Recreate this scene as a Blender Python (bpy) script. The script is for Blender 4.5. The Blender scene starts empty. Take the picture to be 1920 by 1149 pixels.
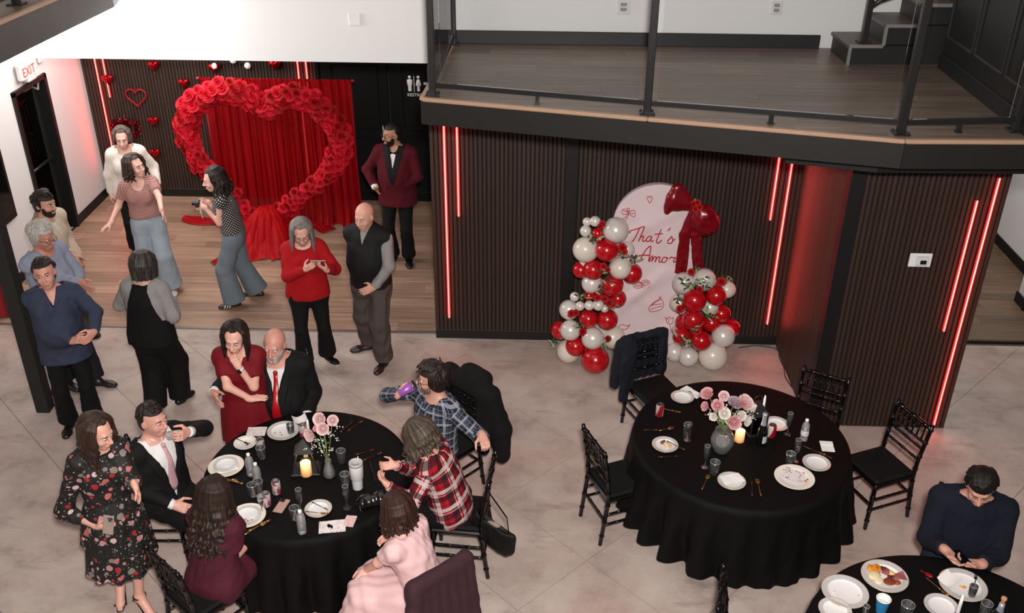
import bpy, math, random
import numpy as np
from mathutils import Vector, Matrix, Quaternion
rnd = random.Random(7)
SC = bpy.context.scene
COL = SC.collection
# ---------------------------------------------------------------- camera (calibrated from the vanishing points)
IMW, IMH, FPX = 1920, 1149, 1840.0
CAMZ = 5.5
def _unit(v):
    v = np.array(v, float); return v / np.linalg.norm(v)
def _dc(p): return np.array([p[0]-IMW/2, -(p[1]-IMH/2), -FPX])
_up = -_unit(_dc((935., 3850.)))
_fw = _dc((1022., -459.)); _fw = _unit(_fw - _up*_fw.dot(_up))
_rt = np.cross(_fw, _up)
RC = np.array([_rt, _fw, _up])            # world = RC @ camera
CAM0 = np.array([0., 0., CAMZ])
cd = bpy.data.cameras.new('camera'); cam = bpy.data.objects.new('camera', cd); COL.objects.link(cam)
cd.sensor_fit = 'HORIZONTAL'; cd.sensor_width = 36.0; cd.lens = 36.0*FPX/IMW; cd.clip_end = 200
_m = Matrix.Identity(4)
for i in range(3):
    for j in range(3): _m[i][j] = RC[i, j]
_m[2][3] = CAMZ
cam.matrix_world = _m
SC.camera = cam
def at(u, v, Y):
    r = RC @ _dc((u, v)); return CAM0 + r*(Y/r[1])
def atz(u, v, z=0.0):
    r = RC @ _dc((u, v)); return CAM0 + r*((z-CAMZ)/r[2])
# ---------------------------------------------------------------- colour management, world, lights
SC.view_settings.view_transform = 'Standard'; SC.view_settings.look = 'None'
SC.view_settings.gamma = 1.0; SC.view_settings.use_curve_mapping = False
SC.view_settings.exposure = -0.1
SC.cycles.max_bounces = 8; SC.cycles.transparent_max_bounces = 24
SC.cycles.caustics_reflective = False; SC.cycles.caustics_refractive = False
SC.cycles.sample_clamp_indirect = 4.0
wd = bpy.data.worlds.new('world'); SC.world = wd; wd.use_nodes = True
wb = wd.node_tree.nodes['Background']; wb.inputs[0].default_value = (1.0, 0.93, 0.88, 1); wb.inputs[1].default_value = 0.10
def area(name, loc, look, sx, sy, power, col=(1, 1, 1), spread=math.pi):
    ld = bpy.data.lights.new(name, 'AREA'); ld.shape = 'RECTANGLE'; ld.size = sx; ld.size_y = sy
    ld.energy = power; ld.color = col; ld.spread = spread
    o = bpy.data.objects.new(name, ld); COL.objects.link(o); o.location = loc
    d = Vector(look) - Vector(loc); o.rotation_euler = d.to_track_quat('-Z', 'Y').to_euler(); return o
def spot(name, loc, look, power, ang, blend, rad, col=(1, 1, 1)):
    ld = bpy.data.lights.new(name, 'SPOT'); ld.energy = power; ld.spot_size = math.radians(ang); ld.spot_blend = blend
    ld.shadow_soft_size = rad; ld.color = col
    o = bpy.data.objects.new(name, ld); COL.objects.link(o); o.location = loc
    d = Vector(look) - Vector(loc); o.rotation_euler = d.to_track_quat('-Z', 'Y').to_euler(); return o
FLASH = spot('camera_flash', (0.12, -0.05, 5.85), (-0.9, 9.5, 0.8), 2900, 112, 0.85, 0.14, (1.0, 0.95, 0.91))
BOUNCE = area('ceiling_bounce', (-1.6, 4.6, 8.4), (-1.6, 6.6, 0), 7.0, 6.0, 120, (1.0, 0.92, 0.86))
LOBBY = area('lobby_ceiling_light', (-4.7, 11.1, 2.9), (-4.7, 11.1, 0), 2.2, 2.2, 100, (1.0, 0.95, 0.91))
UNDER = area('platform_wall_wash', (-4.9, 8.75, 3.42), (-4.3, 9.3, 3.6), 1.6, 0.3, 190, (1.0, 0.98, 0.97))  # unseen lamp under the platform, aimed at the white wall to brighten it
BENCH_FILL = area('bench_fill', (-7.0, 12.0, 2.6), (-6.8, 12.0, 0), .4, .4, 9, (1.0, 0.95, 0.9))  # fill lamp added outside so the bench shows through the glass
CORR = area('corridor_fill', (5.0, 10.7, 2.9), (5.2, 10.4, 0), 1.2, .8, 45, (1.0, 0.95, 0.9))  # fill lamp added to brighten the corridor
# ---------------------------------------------------------------- materials
def srgb(h):
    h = h.lstrip('#'); o = []
    for i in (0, 2, 4):
        c = int(h[i:i+2], 16)/255; o.append(c/12.92 if c <= .04045 else ((c+.055)/1.055)**2.4)
    return (*o, 1)
MATS = {}
class NT:
    def __init__(s, name):
        s.m = bpy.data.materials.new(name); s.m.use_nodes = True; s.t = s.m.node_tree
        s.b = s.t.nodes['Principled BSDF']; s.out = s.t.nodes['Material Output']
    def n(s, typ, **kw):
        nd = s.t.nodes.new(typ)
        for k, v in kw.items():
            if k.startswith('i_'):
                key = k[2:]; key = int(key) if key.isdigit() else key.replace('_', ' ')
                nd.inputs[key].default_value = v
            else: setattr(nd, k, v)
        return nd
    def l(s, a, b): s.t.links.new(a, b)
    def coord(s, kind='Object', scale=(1, 1, 1), rot=(0, 0, 0)):
        c = s.n('ShaderNodeTexCoord'); mp = s.n('ShaderNodeMapping'); mp.inputs['Scale'].default_value = scale
        mp.inputs['Rotation'].default_value = rot
        s.l(c.outputs[kind], mp.inputs[0]); return mp.outputs[0]
    def ramp(s, fac, stops, interp='LINEAR'):
        r = s.n('ShaderNodeValToRGB'); r.color_ramp.interpolation = interp
        e = r.color_ramp.elements
        while len(e) < len(stops): e.new(.5)
        for i, (p, c) in enumerate(stops):
            e[i].position = p; e[i].color = c if len(c) == 4 else (*c, 1)
        s.l(fac, r.inputs[0]); return r.outputs[0]
    def mix(s, fac, a, b, mode='MIX'):
        m = s.n('ShaderNodeMix', data_type='RGBA', blend_type=mode)
        for i, x in ((0, fac), (6, a), (7, b)):
            if hasattr(x, 'links') or hasattr(x, 'is_linked'): s.l(x, m.inputs[i])
            else: m.inputs[i].default_value = x
        return m.outputs[2]
    def math(s, op, a, b=0.0):
        m = s.n('ShaderNodeMath', operation=op)
        for i, x in ((0, a), (1, b)):
            if hasattr(x, 'is_linked'): s.l(x, m.inputs[i])
            else: m.inputs[i].default_value = x
        return m.outputs[0]
    def noise(s, vec, scale, detail=3, rough=.55):
        n = s.n('ShaderNodeTexNoise', i_Scale=scale, i_Detail=detail, i_Roughness=rough); s.l(vec, n.inputs['Vector']); return n.outputs[0]
    def bump(s, h, strength=.2, dist=.01):
        b = s.n('ShaderNodeBump', i_Strength=strength, i_Distance=dist); s.l(h, b.inputs['Height']); s.l(b.outputs[0], s.b.inputs['Normal'])
    def base(s, c):
        if hasattr(c, 'is_linked'): s.l(c, s.b.inputs['Base Color'])
        else: s.b.inputs['Base Color'].default_value = c
def dim(c, f): return (c[0]*f, c[1]*f, c[2]*f, 1)
def mat(name, col, rough=.5, metal=0., var=.12, scale=12., bump=0., bscale=60., spec=.5, sheen=0., stretch=(1, 1, 1), rand=0.):
    """A procedural material: colour with noise variation, optional fine relief."""
    if name in MATS: return MATS[name]
    if isinstance(col, str): col = srgb(col)
    t = NT(name); v = t.coord('Object', stretch)
    c = t.mix(t.noise(v, scale), dim(col, 1-var), dim(col, 1+var))
    if rand:
        oi = t.n('ShaderNodeObjectInfo'); hs = t.n('ShaderNodeHueSaturation')
        mr = t.n('ShaderNodeMapRange'); mr.inputs[3].default_value = 1-rand; mr.inputs[4].default_value = 1+rand
        t.l(oi.outputs['Random'], mr.inputs[0]); t.l(mr.outputs[0], hs.inputs['Value']); t.l(c, hs.inputs['Color']); c = hs.outputs[0]
    t.base(c)
    t.b.inputs['Roughness'].default_value = rough; t.b.inputs['Metallic'].default_value = metal
    t.b.inputs['Specular IOR Level'].default_value = spec
    if sheen: t.b.inputs['Sheen Weight'].default_value = sheen
    if bump: t.bump(t.noise(v, bscale, 4), bump)
    MATS[name] = t.m; return t.m
def emis(name, col, strength):
    if name in MATS: return MATS[name]
    if isinstance(col, str): col = srgb(col)
    t = NT(name); t.base(col); t.b.inputs['Emission Color'].default_value = col; t.b.inputs['Emission Strength'].default_value = strength
    MATS[name] = t.m; return t.m
def glassm(name, tint=(.96, .97, .97, 1), ior=1.45, rough=.02, extra=0.0, milk=0.0):
    if name in MATS: return MATS[name]
    t = NT(name); tr = t.n('ShaderNodeBsdfTransparent'); tr.inputs[0].default_value = tint
    gl = t.n('ShaderNodeBsdfGlossy'); gl.inputs['Roughness'].default_value = rough
    fr = t.n('ShaderNodeFresnel'); fr.inputs[0].default_value = ior
    f = t.math('ADD', fr.outputs[0], extra)
    mx = t.n('ShaderNodeMixShader'); t.l(f, mx.inputs[0]); t.l(tr.outputs[0], mx.inputs[1]); t.l(gl.outputs[0], mx.inputs[2])
    if milk:
        df = t.n('ShaderNodeBsdfDiffuse'); df.inputs[0].default_value = (.85, .86, .87, 1); m2 = t.n('ShaderNodeMixShader'); m2.inputs[0].default_value = milk
        t.l(mx.outputs[0], m2.inputs[1]); t.l(df.outputs[0], m2.inputs[2]); mx = m2
    t.l(mx.outputs[0], t.out.inputs[0]); MATS[name] = t.m; return t.m
# ---------------------------------------------------------------- objects
def tag(o, label=None, cat=None, group=None, kind=None):
    if label: o['label'] = label
    if cat: o['category'] = cat
    if group: o['group'] = group
    if kind: o['kind'] = kind
    return o
def empty(name, loc, label=None, cat=None, group=None, rz=0.0):
    o = bpy.data.objects.new(name, None); COL.objects.link(o); o.location = [float(x) for x in loc]; o.rotation_euler.z = rz
    o.empty_display_size = .1
    return tag(o, label, cat, group)
def link(name, me, parent=None, loc=(0, 0, 0), rot=None):
    o = bpy.data.objects.new(name, me); COL.objects.link(o); o.location = [float(x) for x in loc]
    if rot is not None: o.rotation_euler = rot
    if parent is not None: o.parent = parent
    return o
def dup(root, loc, rz=None, label=None, group=None):
    r = root.copy(); COL.objects.link(r); r.location = [float(x) for x in loc]
    if rz is not None: r.rotation_euler.z = rz
    if label: r['label'] = label
    if group: r['group'] = group
    for ch in list(root.children):
        c = ch.copy(); COL.objects.link(c); c.parent = r
        for g in list(ch.children):
            d = g.copy(); COL.objects.link(d); d.parent = c
    return r
def mesh_np(name, V, Q, mats, mi=None, smooth=True, uv=None):
    """mesh from numpy verts and quads"""
    me = bpy.data.meshes.new(name); n = len(Q); k = Q.shape[1]
    me.vertices.add(len(V)); me.vertices.foreach_set('co', np.ascontiguousarray(V, np.float32).ravel())
    me.loops.add(n*k); me.loops.foreach_set('vertex_index', np.ascontiguousarray(Q, np.int32).ravel())
    me.polygons.add(n); me.polygons.foreach_set('loop_start', np.arange(0, n*k, k, dtype=np.int32))
    if mi is not None: me.polygons.foreach_set('material_index', np.ascontiguousarray(mi, np.int32))
    me.polygons.foreach_set('use_smooth', np.full(n, smooth, dtype=bool))
    for m in (mats if isinstance(mats, (list, tuple)) else [mats]): me.materials.append(m)
    if uv is not None:
        l = me.uv_layers.new(name='UVMap'); l.data.foreach_set('uv', np.ascontiguousarray(uv, np.float32).ravel())
    me.update(); me.validate(); return me
class MB:
    """collects simple shapes into one mesh"""
    def __init__(s): s.v = []; s.f = []; s.m = []; s.sm = []; s.mats = []; s.cur = 0
    def use(s, m):
        if m not in s.mats: s.mats.append(m)
        s.cur = s.mats.index(m); return s
    def add(s, vs, fs, smooth=False):
        b = len(s.v); s.v += [tuple(float(x) for x in p) for p in vs]
        for f in fs: s.f.append(tuple(b+i for i in f)); s.m.append(s.cur); s.sm.append(smooth)
        return s
    def box(s, c, d, rot=None, bev=0.0):
        x, y, z = d[0]/2, d[1]/2, d[2]/2
        if bev <= 0:
            vs = [Vector((i*x, j*y, k*z)) for i in (-1, 1) for j in (-1, 1) for k in (-1, 1)]
            fs = [(0, 1, 3, 2), (4, 6, 7, 5), (0, 4, 5, 1), (2, 3, 7, 6), (0, 2, 6, 4), (1, 5, 7, 3)]
        else:
            b = min(bev, x*.9, y*.9, z*.9); vs = []; fs = []
            rings = []
            for zz, ins in ((-z, b), (-z+b, 0), (z-b, 0), (z, b)):
                r = []
                for (sx, sy) in ((-1, -1), (1, -1), (1, 1), (-1, 1)):
                    X, Y = sx*(x-ins), sy*(y-ins); bb = b if ins == 0 else b*.5
                    if (sx, sy) in ((-1, -1), (1, 1)): pr = [(X, Y-sy*bb), (X-sx*bb, Y)]
                    else: pr = [(X-sx*bb, Y), (X, Y-sy*bb)]
                    for q in pr: r.append(len(vs)); vs.append(Vector((q[0], q[1], zz)))
                rings.append(r)
            n = 8
            for a, c2 in zip(rings, rings[1:]):
                for i in range(n): fs.append((a[i], a[(i+1) % n], c2[(i+1) % n], c2[i]))
            fs.append(tuple(reversed(rings[0]))); fs.append(tuple(rings[-1]))
        M = rot if rot is not None else Matrix.Identity(3)
        c = Vector([float(t) for t in c]); return s.add([M @ v + c for v in vs], fs)
    def beam(s, a, b, w, t, up=(0, 0, 1), bev=0):
        a = Vector([float(q) for q in a]); b = Vector([float(q) for q in b]); d = (b-a); L = d.length; d.normalize()
        u = Vector(up); sx = d.cross(u)
        if sx.length < 1e-4: sx = d.cross(Vector((0, 1, 0)))
        sx.normalize(); uu = sx.cross(d); M = Matrix((sx, d, uu)).transposed()
        return s.box((a+b)/2, (w, L, t), M, bev)
    def tube(s, pts, r, n=8, caps=True, closed=False, flat=1.0, up=None):
        P = [Vector([float(q) for q in p]) for p in pts]; R = r if isinstance(r, (list, tuple)) else [r]*len(P)
        vs = []; fs = []; prev = None; K = len(P)
        for i, p in enumerate(P):
            if closed: t = P[(i+1) % K]-P[i-1]
            else: t = P[min(i+1, K-1)]-P[max(i-1, 0)]
            if t.length < 1e-9: t = Vector((0, 0, 1))
            t.normalize()
            if prev is None:
                q = Vector(up) if up is not None else (Vector((0, 0, 1)) if abs(t.z) < .9 else Vector((1, 0, 0)))
                x = (q - t*q.dot(t)).normalized()
            else: x = (prev - t*prev.dot(t)).normalized()
            prev = x; y = t.cross(x)
            for k in range(n):
                a = 2*math.pi*k/n; vs.append(p + x*(math.cos(a)*R[i]*flat) + y*(math.sin(a)*R[i]))
        for i in range(K if closed else K-1):
            j = (i+1) % K
            for k in range(n):
                k2 = (k+1) % n; fs.append((i*n+k, i*n+k2, j*n+k2, j*n+k))
        if caps and not closed:
            fs.append(tuple(reversed(range(n)))); fs.append(tuple(range((K-1)*n, K*n)))
        return s.add(vs, fs, True)
    def cyl(s, a, b, ra, rb=None, n=12): return s.tube([a, b], [ra, ra if rb is None else rb], n)
    def lathe(s, prof, n=20, c=(0, 0, 0), M=None, smooth=True, sx=1.0, sy=1.0, caps=False):
        vs = []; fs = []; K = len(prof)
        for (r, z) in prof:
            for k in range(n):
                a = 2*math.pi*k/n; p = Vector((math.cos(a)*r*sx, math.sin(a)*r*sy, z))
                vs.append((M @ p if M is not None else p) + Vector([float(q) for q in c]))
        for i in range(K-1):
            for k in range(n):
                k2 = (k+1) % n; fs.append((i*n+k, i*n+k2, (i+1)*n+k2, (i+1)*n+k))
        if prof[0][0] <= .0012 or caps: fs.append(tuple(reversed(range(n))))
        if prof[-1][0] <= .0012 or caps: fs.append(tuple(range((K-1)*n, K*n)))
        return s.add(vs, fs, smooth)
    def ball(s, c, r, n=12, m=8, sc=(1, 1, 1), M=None):
        pr = [(math.sin(math.pi*i/m)*r, -math.cos(math.pi*i/m)*r) for i in range(m+1)]
        pr[0] = (1e-5, -r); pr[-1] = (1e-5, r); A = Matrix.Diagonal(sc) if M is None else M @ Matrix.Diagonal(sc)
        return s.lathe(pr, n, c, A)
    def sheet(s, fn, nu, nv, closed_u=False):
        vs = [fn(i/(nu if closed_u else nu-1), j/(nv-1)) for j in range(nv) for i in range(nu)]; fs = []
        for j in range(nv-1):
            for i in range(nu if closed_u else nu-1):
                i2 = (i+1) % nu; fs.append((j*nu+i, j*nu+i2, (j+1)*nu+i2, (j+1)*nu+i))
        return s.add(vs, fs, True)
    def prism(s, poly, z0, z1):
        n = len(poly); vs = [(x, y, z0) for x, y in poly]+[(x, y, z1) for x, y in poly]
        fs = [tuple(reversed(range(n))), tuple(range(n, 2*n))]+[(i, (i+1) % n, n+(i+1) % n, n+i) for i in range(n)]
        return s.add(vs, fs)
    def mesh(s, name):
        me = bpy.data.meshes.new(name); me.from_pydata(s.v, [], s.f)
        for m in s.mats: me.materials.append(m)
        me.polygons.foreach_set('material_index', s.m); me.polygons.foreach_set('use_smooth', s.sm); me.update(); return me
    def obj(s, name, parent=None, loc=(0, 0, 0), rot=None): return link(name, s.mesh(name), parent, loc, rot)
# ---------------------------------------------------------------- implicit surfaces
def c_(a, b, ra, rb=None, k=.02, flat=0, n=None, s=1.0):
    """round cone a-b; flat=1 cuts it flat at b; n,s squash it along the axis n by s"""
    return ('c', np.array(a, float), np.array(b, float), ra, ra if rb is None else rb, k, flat, n, s)
def e_(c, A, r, k=.02): return ('e', np.array(c, float), np.array(A, float), np.array(r, float), k)   # rows of A = axes
def prim_box(p):
    if p[0] == 'c':
        _, a, b, ra, rb, k, fl, n, s = p; R = max(ra, rb)*max(1, s); return np.minimum(a, b)-R, np.maximum(a, b)+R
    R = max(p[3]); return p[1]-R, p[1]+R
def prim_eval(p, X, Y, Z):
    if p[0] == 'c':
        _, a, b, ra, rb, k, fl, n, s = p
        x, y, z = X-a[0], Y-a[1], Z-a[2]; ba = b-a
        if n is not None and s != 1.0:
            f = 1/s-1; dn = x*n[0]+y*n[1]+z*n[2]
            x = x+dn*(f*n[0]); y = y+dn*(f*n[1]); z = z+dn*(f*n[2])
            ba2 = ba+n*(ba.dot(n)*f)
        else: ba2 = ba
        L = max(ba2.dot(ba2), 1e-9)
        h = np.clip((x*ba2[0]+y*ba2[1]+z*ba2[2])*(1/L), 0, 1)
        qx = x-h*ba2[0]; qy = y-h*ba2[1]; qz = z-h*ba2[2]
        d = np.sqrt(qx*qx+qy*qy+qz*qz)-(ra+(rb-ra)*h)
        if s < 1: d = d*(.5+.5*s)
        if fl:
            u = ba/max(np.linalg.norm(ba), 1e-9)
            if fl & 1: d = np.maximum(d, (X-b[0])*u[0]+(Y-b[1])*u[1]+(Z-b[2])*u[2])
            if fl & 2: d = np.maximum(d, -((X-a[0])*u[0]+(Y-a[1])*u[1]+(Z-a[2])*u[2]))
        return d
    _, c, A, r, k = p
    x, y, z = X-c[0], Y-c[1], Z-c[2]
    q = [x*A[i, 0]+y*A[i, 1]+z*A[i, 2] for i in range(3)]
    k0 = np.sqrt((q[0]/r[0])**2+(q[1]/r[1])**2+(q[2]/r[2])**2)
    k1 = np.sqrt((q[0]/r[0]**2)**2+(q[1]/r[1]**2)**2+(q[2]/r[2]**2)**2)
    return k0*(k0-1)/np.maximum(k1, 1e-6)
def surf(prims, h, subs=(), post=None, lim=None):
    los, his = zip(*[prim_box(p) for p in prims])
    lo = np.min(los, 0)-3*h; hi = np.max(his, 0)+3*h
    if lim is not None: lo = np.maximum(lo, lim[0]); hi = np.minimum(hi, lim[1])
    N = np.ceil((hi-lo)/h).astype(int)+1
    ax = [(lo[i]+h*np.arange(N[i])).astype(np.float32) for i in range(3)]
    D = np.full(N, .5, np.float32)
    for sub, lst in ((False, prims), (True, subs)):
        for p in lst:
            k = p[5] if p[0] == 'c' else p[4]
            a, b = prim_box(p); mg = k+2.5*h
            i0 = np.clip(np.floor((a-mg-lo)/h).astype(int), 0, N); i1 = np.clip(np.ceil((b+mg-lo)/h).astype(int)+1, 0, N)
            if np.any(i1 <= i0): continue
            sl = tuple(slice(i0[i], i1[i]) for i in range(3))
            d = prim_eval(p, ax[0][sl[0], None, None], ax[1][None, sl[1], None], ax[2][None, None, sl[2]]).astype(np.float32)
            E = D[sl]
            if sub: d = -d; hh = np.maximum(k-np.abs(E-d), 0)/k; D[sl] = np.maximum(E, d)+hh*hh*(k*.25)
            else: hh = np.maximum(k-np.abs(E-d), 0)/k; D[sl] = np.minimum(E, d)-hh*hh*(k*.25)
    if post is not None: D = post(ax[0][:, None, None], ax[1][None, :, None], ax[2][None, None, :], D).astype(np.float32)
    return snets(D, lo, h)
_OFF = np.array([(i, j, k) for i in (0, 1) for j in (0, 1) for k in (0, 1)])
_EDG = [(a, b) for a in range(8) for b in range(a+1, 8) if np.abs(_OFF[a]-_OFF[b]).sum() == 1]
def snets(D, lo, h):
    S = D < 0
    S[0] = S[-1] = False; S[:, 0] = S[:, -1] = False; S[:, :, 0] = S[:, :, -1] = False
    D = np.where(S, D, np.maximum(D, 1e-6))
    c = np.zeros(np.array(S.shape)-1, np.uint8)
    for o in _OFF: c += S[o[0]:S.shape[0]-1+o[0], o[1]:S.shape[1]-1+o[1], o[2]:S.shape[2]-1+o[2]]
    m = (c > 0) & (c < 8); cells = np.argwhere(m)
    idx = np.full(m.shape, -1, np.int32); idx[m] = np.arange(len(cells))
    vals = [D[cells[:, 0]+o[0], cells[:, 1]+o[1], cells[:, 2]+o[2]] for o in _OFF]
    acc = np.zeros((len(cells), 3)); cnt = np.zeros(len(cells))
    for a, b in _EDG:
        va, vb = vals[a], vals[b]; x = (va < 0) != (vb < 0)
        t = np.where(x, va/np.where(x, va-vb, 1), 0)
        acc += np.where(x[:, None], _OFF[a]+(_OFF[b]-_OFF[a])*t[:, None], 0); cnt += x
    V = lo+(cells+acc/cnt[:, None])*h
    Q = []
    for axis in range(3):
        n = S.shape; sa = [slice(1, -1)]*3; sa[axis] = slice(0, n[axis]-1); sb = list(sa); sb[axis] = slice(1, n[axis])
        A, B = S[tuple(sa)], S[tuple(sb)]; e = np.argwhere(A != B)
        if not len(e): continue
        inside = A[e[:, 0], e[:, 1], e[:, 2]]; g = e.copy()
        o1, o2 = [(1, 2), (2, 0), (0, 1)][axis]
        for i in range(3):
            if i != axis: g[:, i] += 1
        def cell(d1, d2):
            q = g.copy(); q[:, o1] -= d1; q[:, o2] -= d2; return idx[q[:, 0], q[:, 1], q[:, 2]]
        q = np.stack([cell(1, 1), cell(0, 1), cell(0, 0), cell(1, 0)], 1)
        q[~inside] = q[~inside][:, ::-1]; Q.append(q)
    Q = np.concatenate(Q); Q = Q[(Q >= 0).all(1)]
    return V, Q
def vnormals(V, Q):
    n = np.cross(V[Q[:, 2]]-V[Q[:, 0]], V[Q[:, 3]]-V[Q[:, 1]]); N = np.zeros_like(V)
    for i in range(4): np.add.at(N, Q[:, i], n)
    return N/np.maximum(np.linalg.norm(N, axis=1), 1e-9)[:, None]
def relax(V, Q, it=1, f=.5):
    for _ in range(it):
        A = np.zeros_like(V); c = np.zeros(len(V))
        for i in range(4):
            a, b = Q[:, i], Q[:, (i+1) % 4]
            np.add.at(A, a, V[b]); np.add.at(A, b, V[a]); np.add.at(c, a, 1); np.add.at(c, b, 1)
        V = V*(1-f)+f*A/np.maximum(c, 1)[:, None]
    return V
def folds(V, Q, amp, freq=22., seed=0):
    """soft cloth folds: displace along the normals"""
    if amp <= 0: return V
    N = vnormals(V, Q); r = np.random.RandomState(seed); d = 0
    for i in range(4):
        w = r.randn(3)*freq*np.array([1, 1, .55])*(1+.5*i); ph = r.rand()*6.3; w2 = r.randn(3)*freq*.6
        d = d+np.sin(V@w+1.6*np.sin(V@w2+ph)+ph)/(1+.4*i)
    return V+N*(amp*d*.5)[:, None]
# ---------------------------------------------------------------- people
def nrm(v):
    v = np.array(v, float); return v/max(np.linalg.norm(v), 1e-9)
def rotv(v, ax, deg):
    a = math.radians(deg); ax = nrm(ax); v = np.array(v, float)
    return v*math.cos(a)+np.cross(ax, v)*math.sin(a)+ax*ax.dot(v)*(1-math.cos(a))
UP = np.array([0., 0., 1.])
SKIN = {}
def skin(c):
    if c not in SKIN:
        t = NT('skin'); v = t.coord('Object'); col = srgb(c); col = (min(1, col[0]*1.16), col[1]*1.16, col[2]*1.22, 1)
        t.base(t.mix(t.noise(v, 40, 2), dim(col, .9), (min(1, col[0]*1.1), col[1]*1.02, col[2]*1.0, 1)))
        t.b.inputs['Roughness'].default_value = .5; t.b.inputs['Subsurface Weight'].default_value = .05
        t.b.inputs['Subsurface Radius'].default_value = (.01, .004, .002); SKIN[c] = t.m
    return SKIN[c]
def hairm(c, c2=None):
    nm = 'hair'+c+(c2 or '')
    if nm not in MATS:
        t = NT('hair'); v = t.coord('UV', (1, 1, 1)); col = srgb(c); b = srgb(c2) if c2 else dim(col, 2.2)
        n = t.n('ShaderNodeTexNoise', i_Scale=1.0, i_Detail=3, i_Roughness=.6)
        mp = t.n('ShaderNodeMapping'); mp.inputs['Scale'].default_value = (95, 4, 1); t.l(v, mp.inputs[0]); t.l(mp.outputs[0], n.inputs[0])
        t.base(t.ramp(n.outputs[0], [(.3, dim(col, .6)), (.52, col), (.72, b)]))
        t.b.inputs['Roughness'].default_value = .5; t.b.inputs['Specular IOR Level'].default_value = .35; t.bump(n.outputs[0], .55, .01); MATS[nm] = t.m
    return MATS[nm]
DARK = mat('dark_eye', '#15100d', .25, var=0)
WHITE_EYE = mat('eye_white', '#d8cfc8', .3, var=.02)
def lipm(c): return mat('lips'+c, c, .45, var=.06)
class Fig:
    def __init__(s, x, y, yaw, h=1.75, w=1.0, lean=0, side=0, curl=0, twist=0, seat=None, fem=False, belly=0., tone='#c09078',
                 head=(0, 0, 0), label='', name='person', hs=1.0, grp=None, z0=0.0, shw=1.0):
        s.base = np.array([x, y, z0]); s.sc = h/1.75; sc = s.sc; s.w = w; s.fem = fem; s.belly = belly; s.tone = tone; s.seat = seat
        a = math.radians(yaw); s.f0 = np.array([math.sin(a), -math.cos(a), 0]); s.l0 = np.array([math.cos(a), math.sin(a), 0])
        f, l, u = s.f0, s.l0, UP.copy()
        f1, l1 = rotv(f, UP, twist), rotv(l, UP, twist)
        u1 = rotv(rotv(u, l1, lean), f1, side); s.f1 = rotv(rotv(f1, l1, lean), f1, side); s.l1 = rotv(l1, f1, side); s.u1 = u1
        s.u2 = rotv(u1, s.l1, curl); s.f2 = rotv(s.f1, s.l1, curl); s.l2 = s.l1
        s.P = s.base+np.array([0, 0, (seat+.10*sc) if seat is not None else .95*sc])
        s.M = s.P+u1*.23*sc; s.N = s.M+s.u2*.285*sc
        sw = (.152 if fem else .176)*w**.5*sc*shw
        s.S = {'L': s.N-s.u2*.05*sc+s.l2*sw, 'R': s.N-s.u2*.05*sc-s.l2*sw}
        hw = .09*sc*w**.5
        s.H = {'L': s.P-UP*.03*sc+s.l0*hw, 'R': s.P-UP*.03*sc-s.l0*hw}
        # head frame: yaw about up, then pitch (down positive), roll
        hy, hp, hr = head; b = nrm(s.u2*.5+UP*.5)
        hf = nrm(s.f2-b*s.f2.dot(b)); hf = rotv(hf, b, hy); hl = np.cross(b, hf)*-1; hl = nrm(np.cross(hf, b))
        if hl.dot(rotv(s.l2, b, hy)) < 0: hl = -hl
        hf2 = rotv(hf, hl, hp); hu = rotv(b, hl, hp); hu = rotv(hu, hf2, hr); hl = rotv(hl, hf2, hr)
        s.hs = hs*(1.0 if fem else 1.04)*(.9+.1*sc)*1.03
        s.hf, s.hl, s.hu = hf2, hl, hu
        nd = nrm(b*.8+hu*.2)
        s.HC = s.N+nd*.125*sc+hu*.045*s.hs+hf2*.03*s.hs
        s.E = {}; s.Wr = {}; s.hd = {}; s.pn = {}; s.curlv = {}; s.K = {}; s.A = {}; s.toe = {}; s.thumb = {}; s.spread = {}
        s.root = empty(name, s.base, label, 'person', grp)
        for q in 'LR': s.arm(q); s.leg(q)
    # --- local helpers
    def L(s, l, f, z): return s.base+s.l0*l+s.f0*f+UP*z
    def Hd(s, l, f, u): return s.HC+(s.hl*l+s.hf*f+s.hu*u)*s.hs
    def sg(s, q): return 1 if q == 'L' else -1
    def arm(s, q, wrist=None, pole=None, hand=None, palm=None, curl=18, thumb=20, la=.285, lb=.25, spread=0.):
        S = s.S[q]; sg = s.sg(q); a, b = la*s.sc, lb*s.sc
        if wrist is None: wrist = S+s.l0*sg*.07-UP*.52*s.sc+s.f0*.05
        wrist = np.array(wrist, float); d = wrist-S; D = np.linalg.norm(d)
        if D > (a+b)*.995: wrist = S+d/D*(a+b)*.995; d = wrist-S; D = np.linalg.norm(d)
        pole = nrm(pole) if pole is not None else nrm(s.l0*sg*.5-s.f0*.8-UP*.3)
        x = (a*a-b*b+D*D)/(2*D); hgt = math.sqrt(max(a*a-x*x, 0)); e = d/D; pp = nrm(pole-e*pole.dot(e))
        s.E[q] = S+e*x+pp*hgt; s.Wr[q] = wrist
        fd = nrm(wrist-s.E[q])
        hd = nrm(hand) if hand is not None else fd
        pn = np.array(palm, float) if palm is not None else -s.l0*sg
        pn = nrm(pn-hd*pn.dot(hd)); s.hd[q], s.pn[q], s.curlv[q] = hd, pn, curl; s.thumb[q] = thumb; s.spread[q] = spread
        return s
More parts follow.
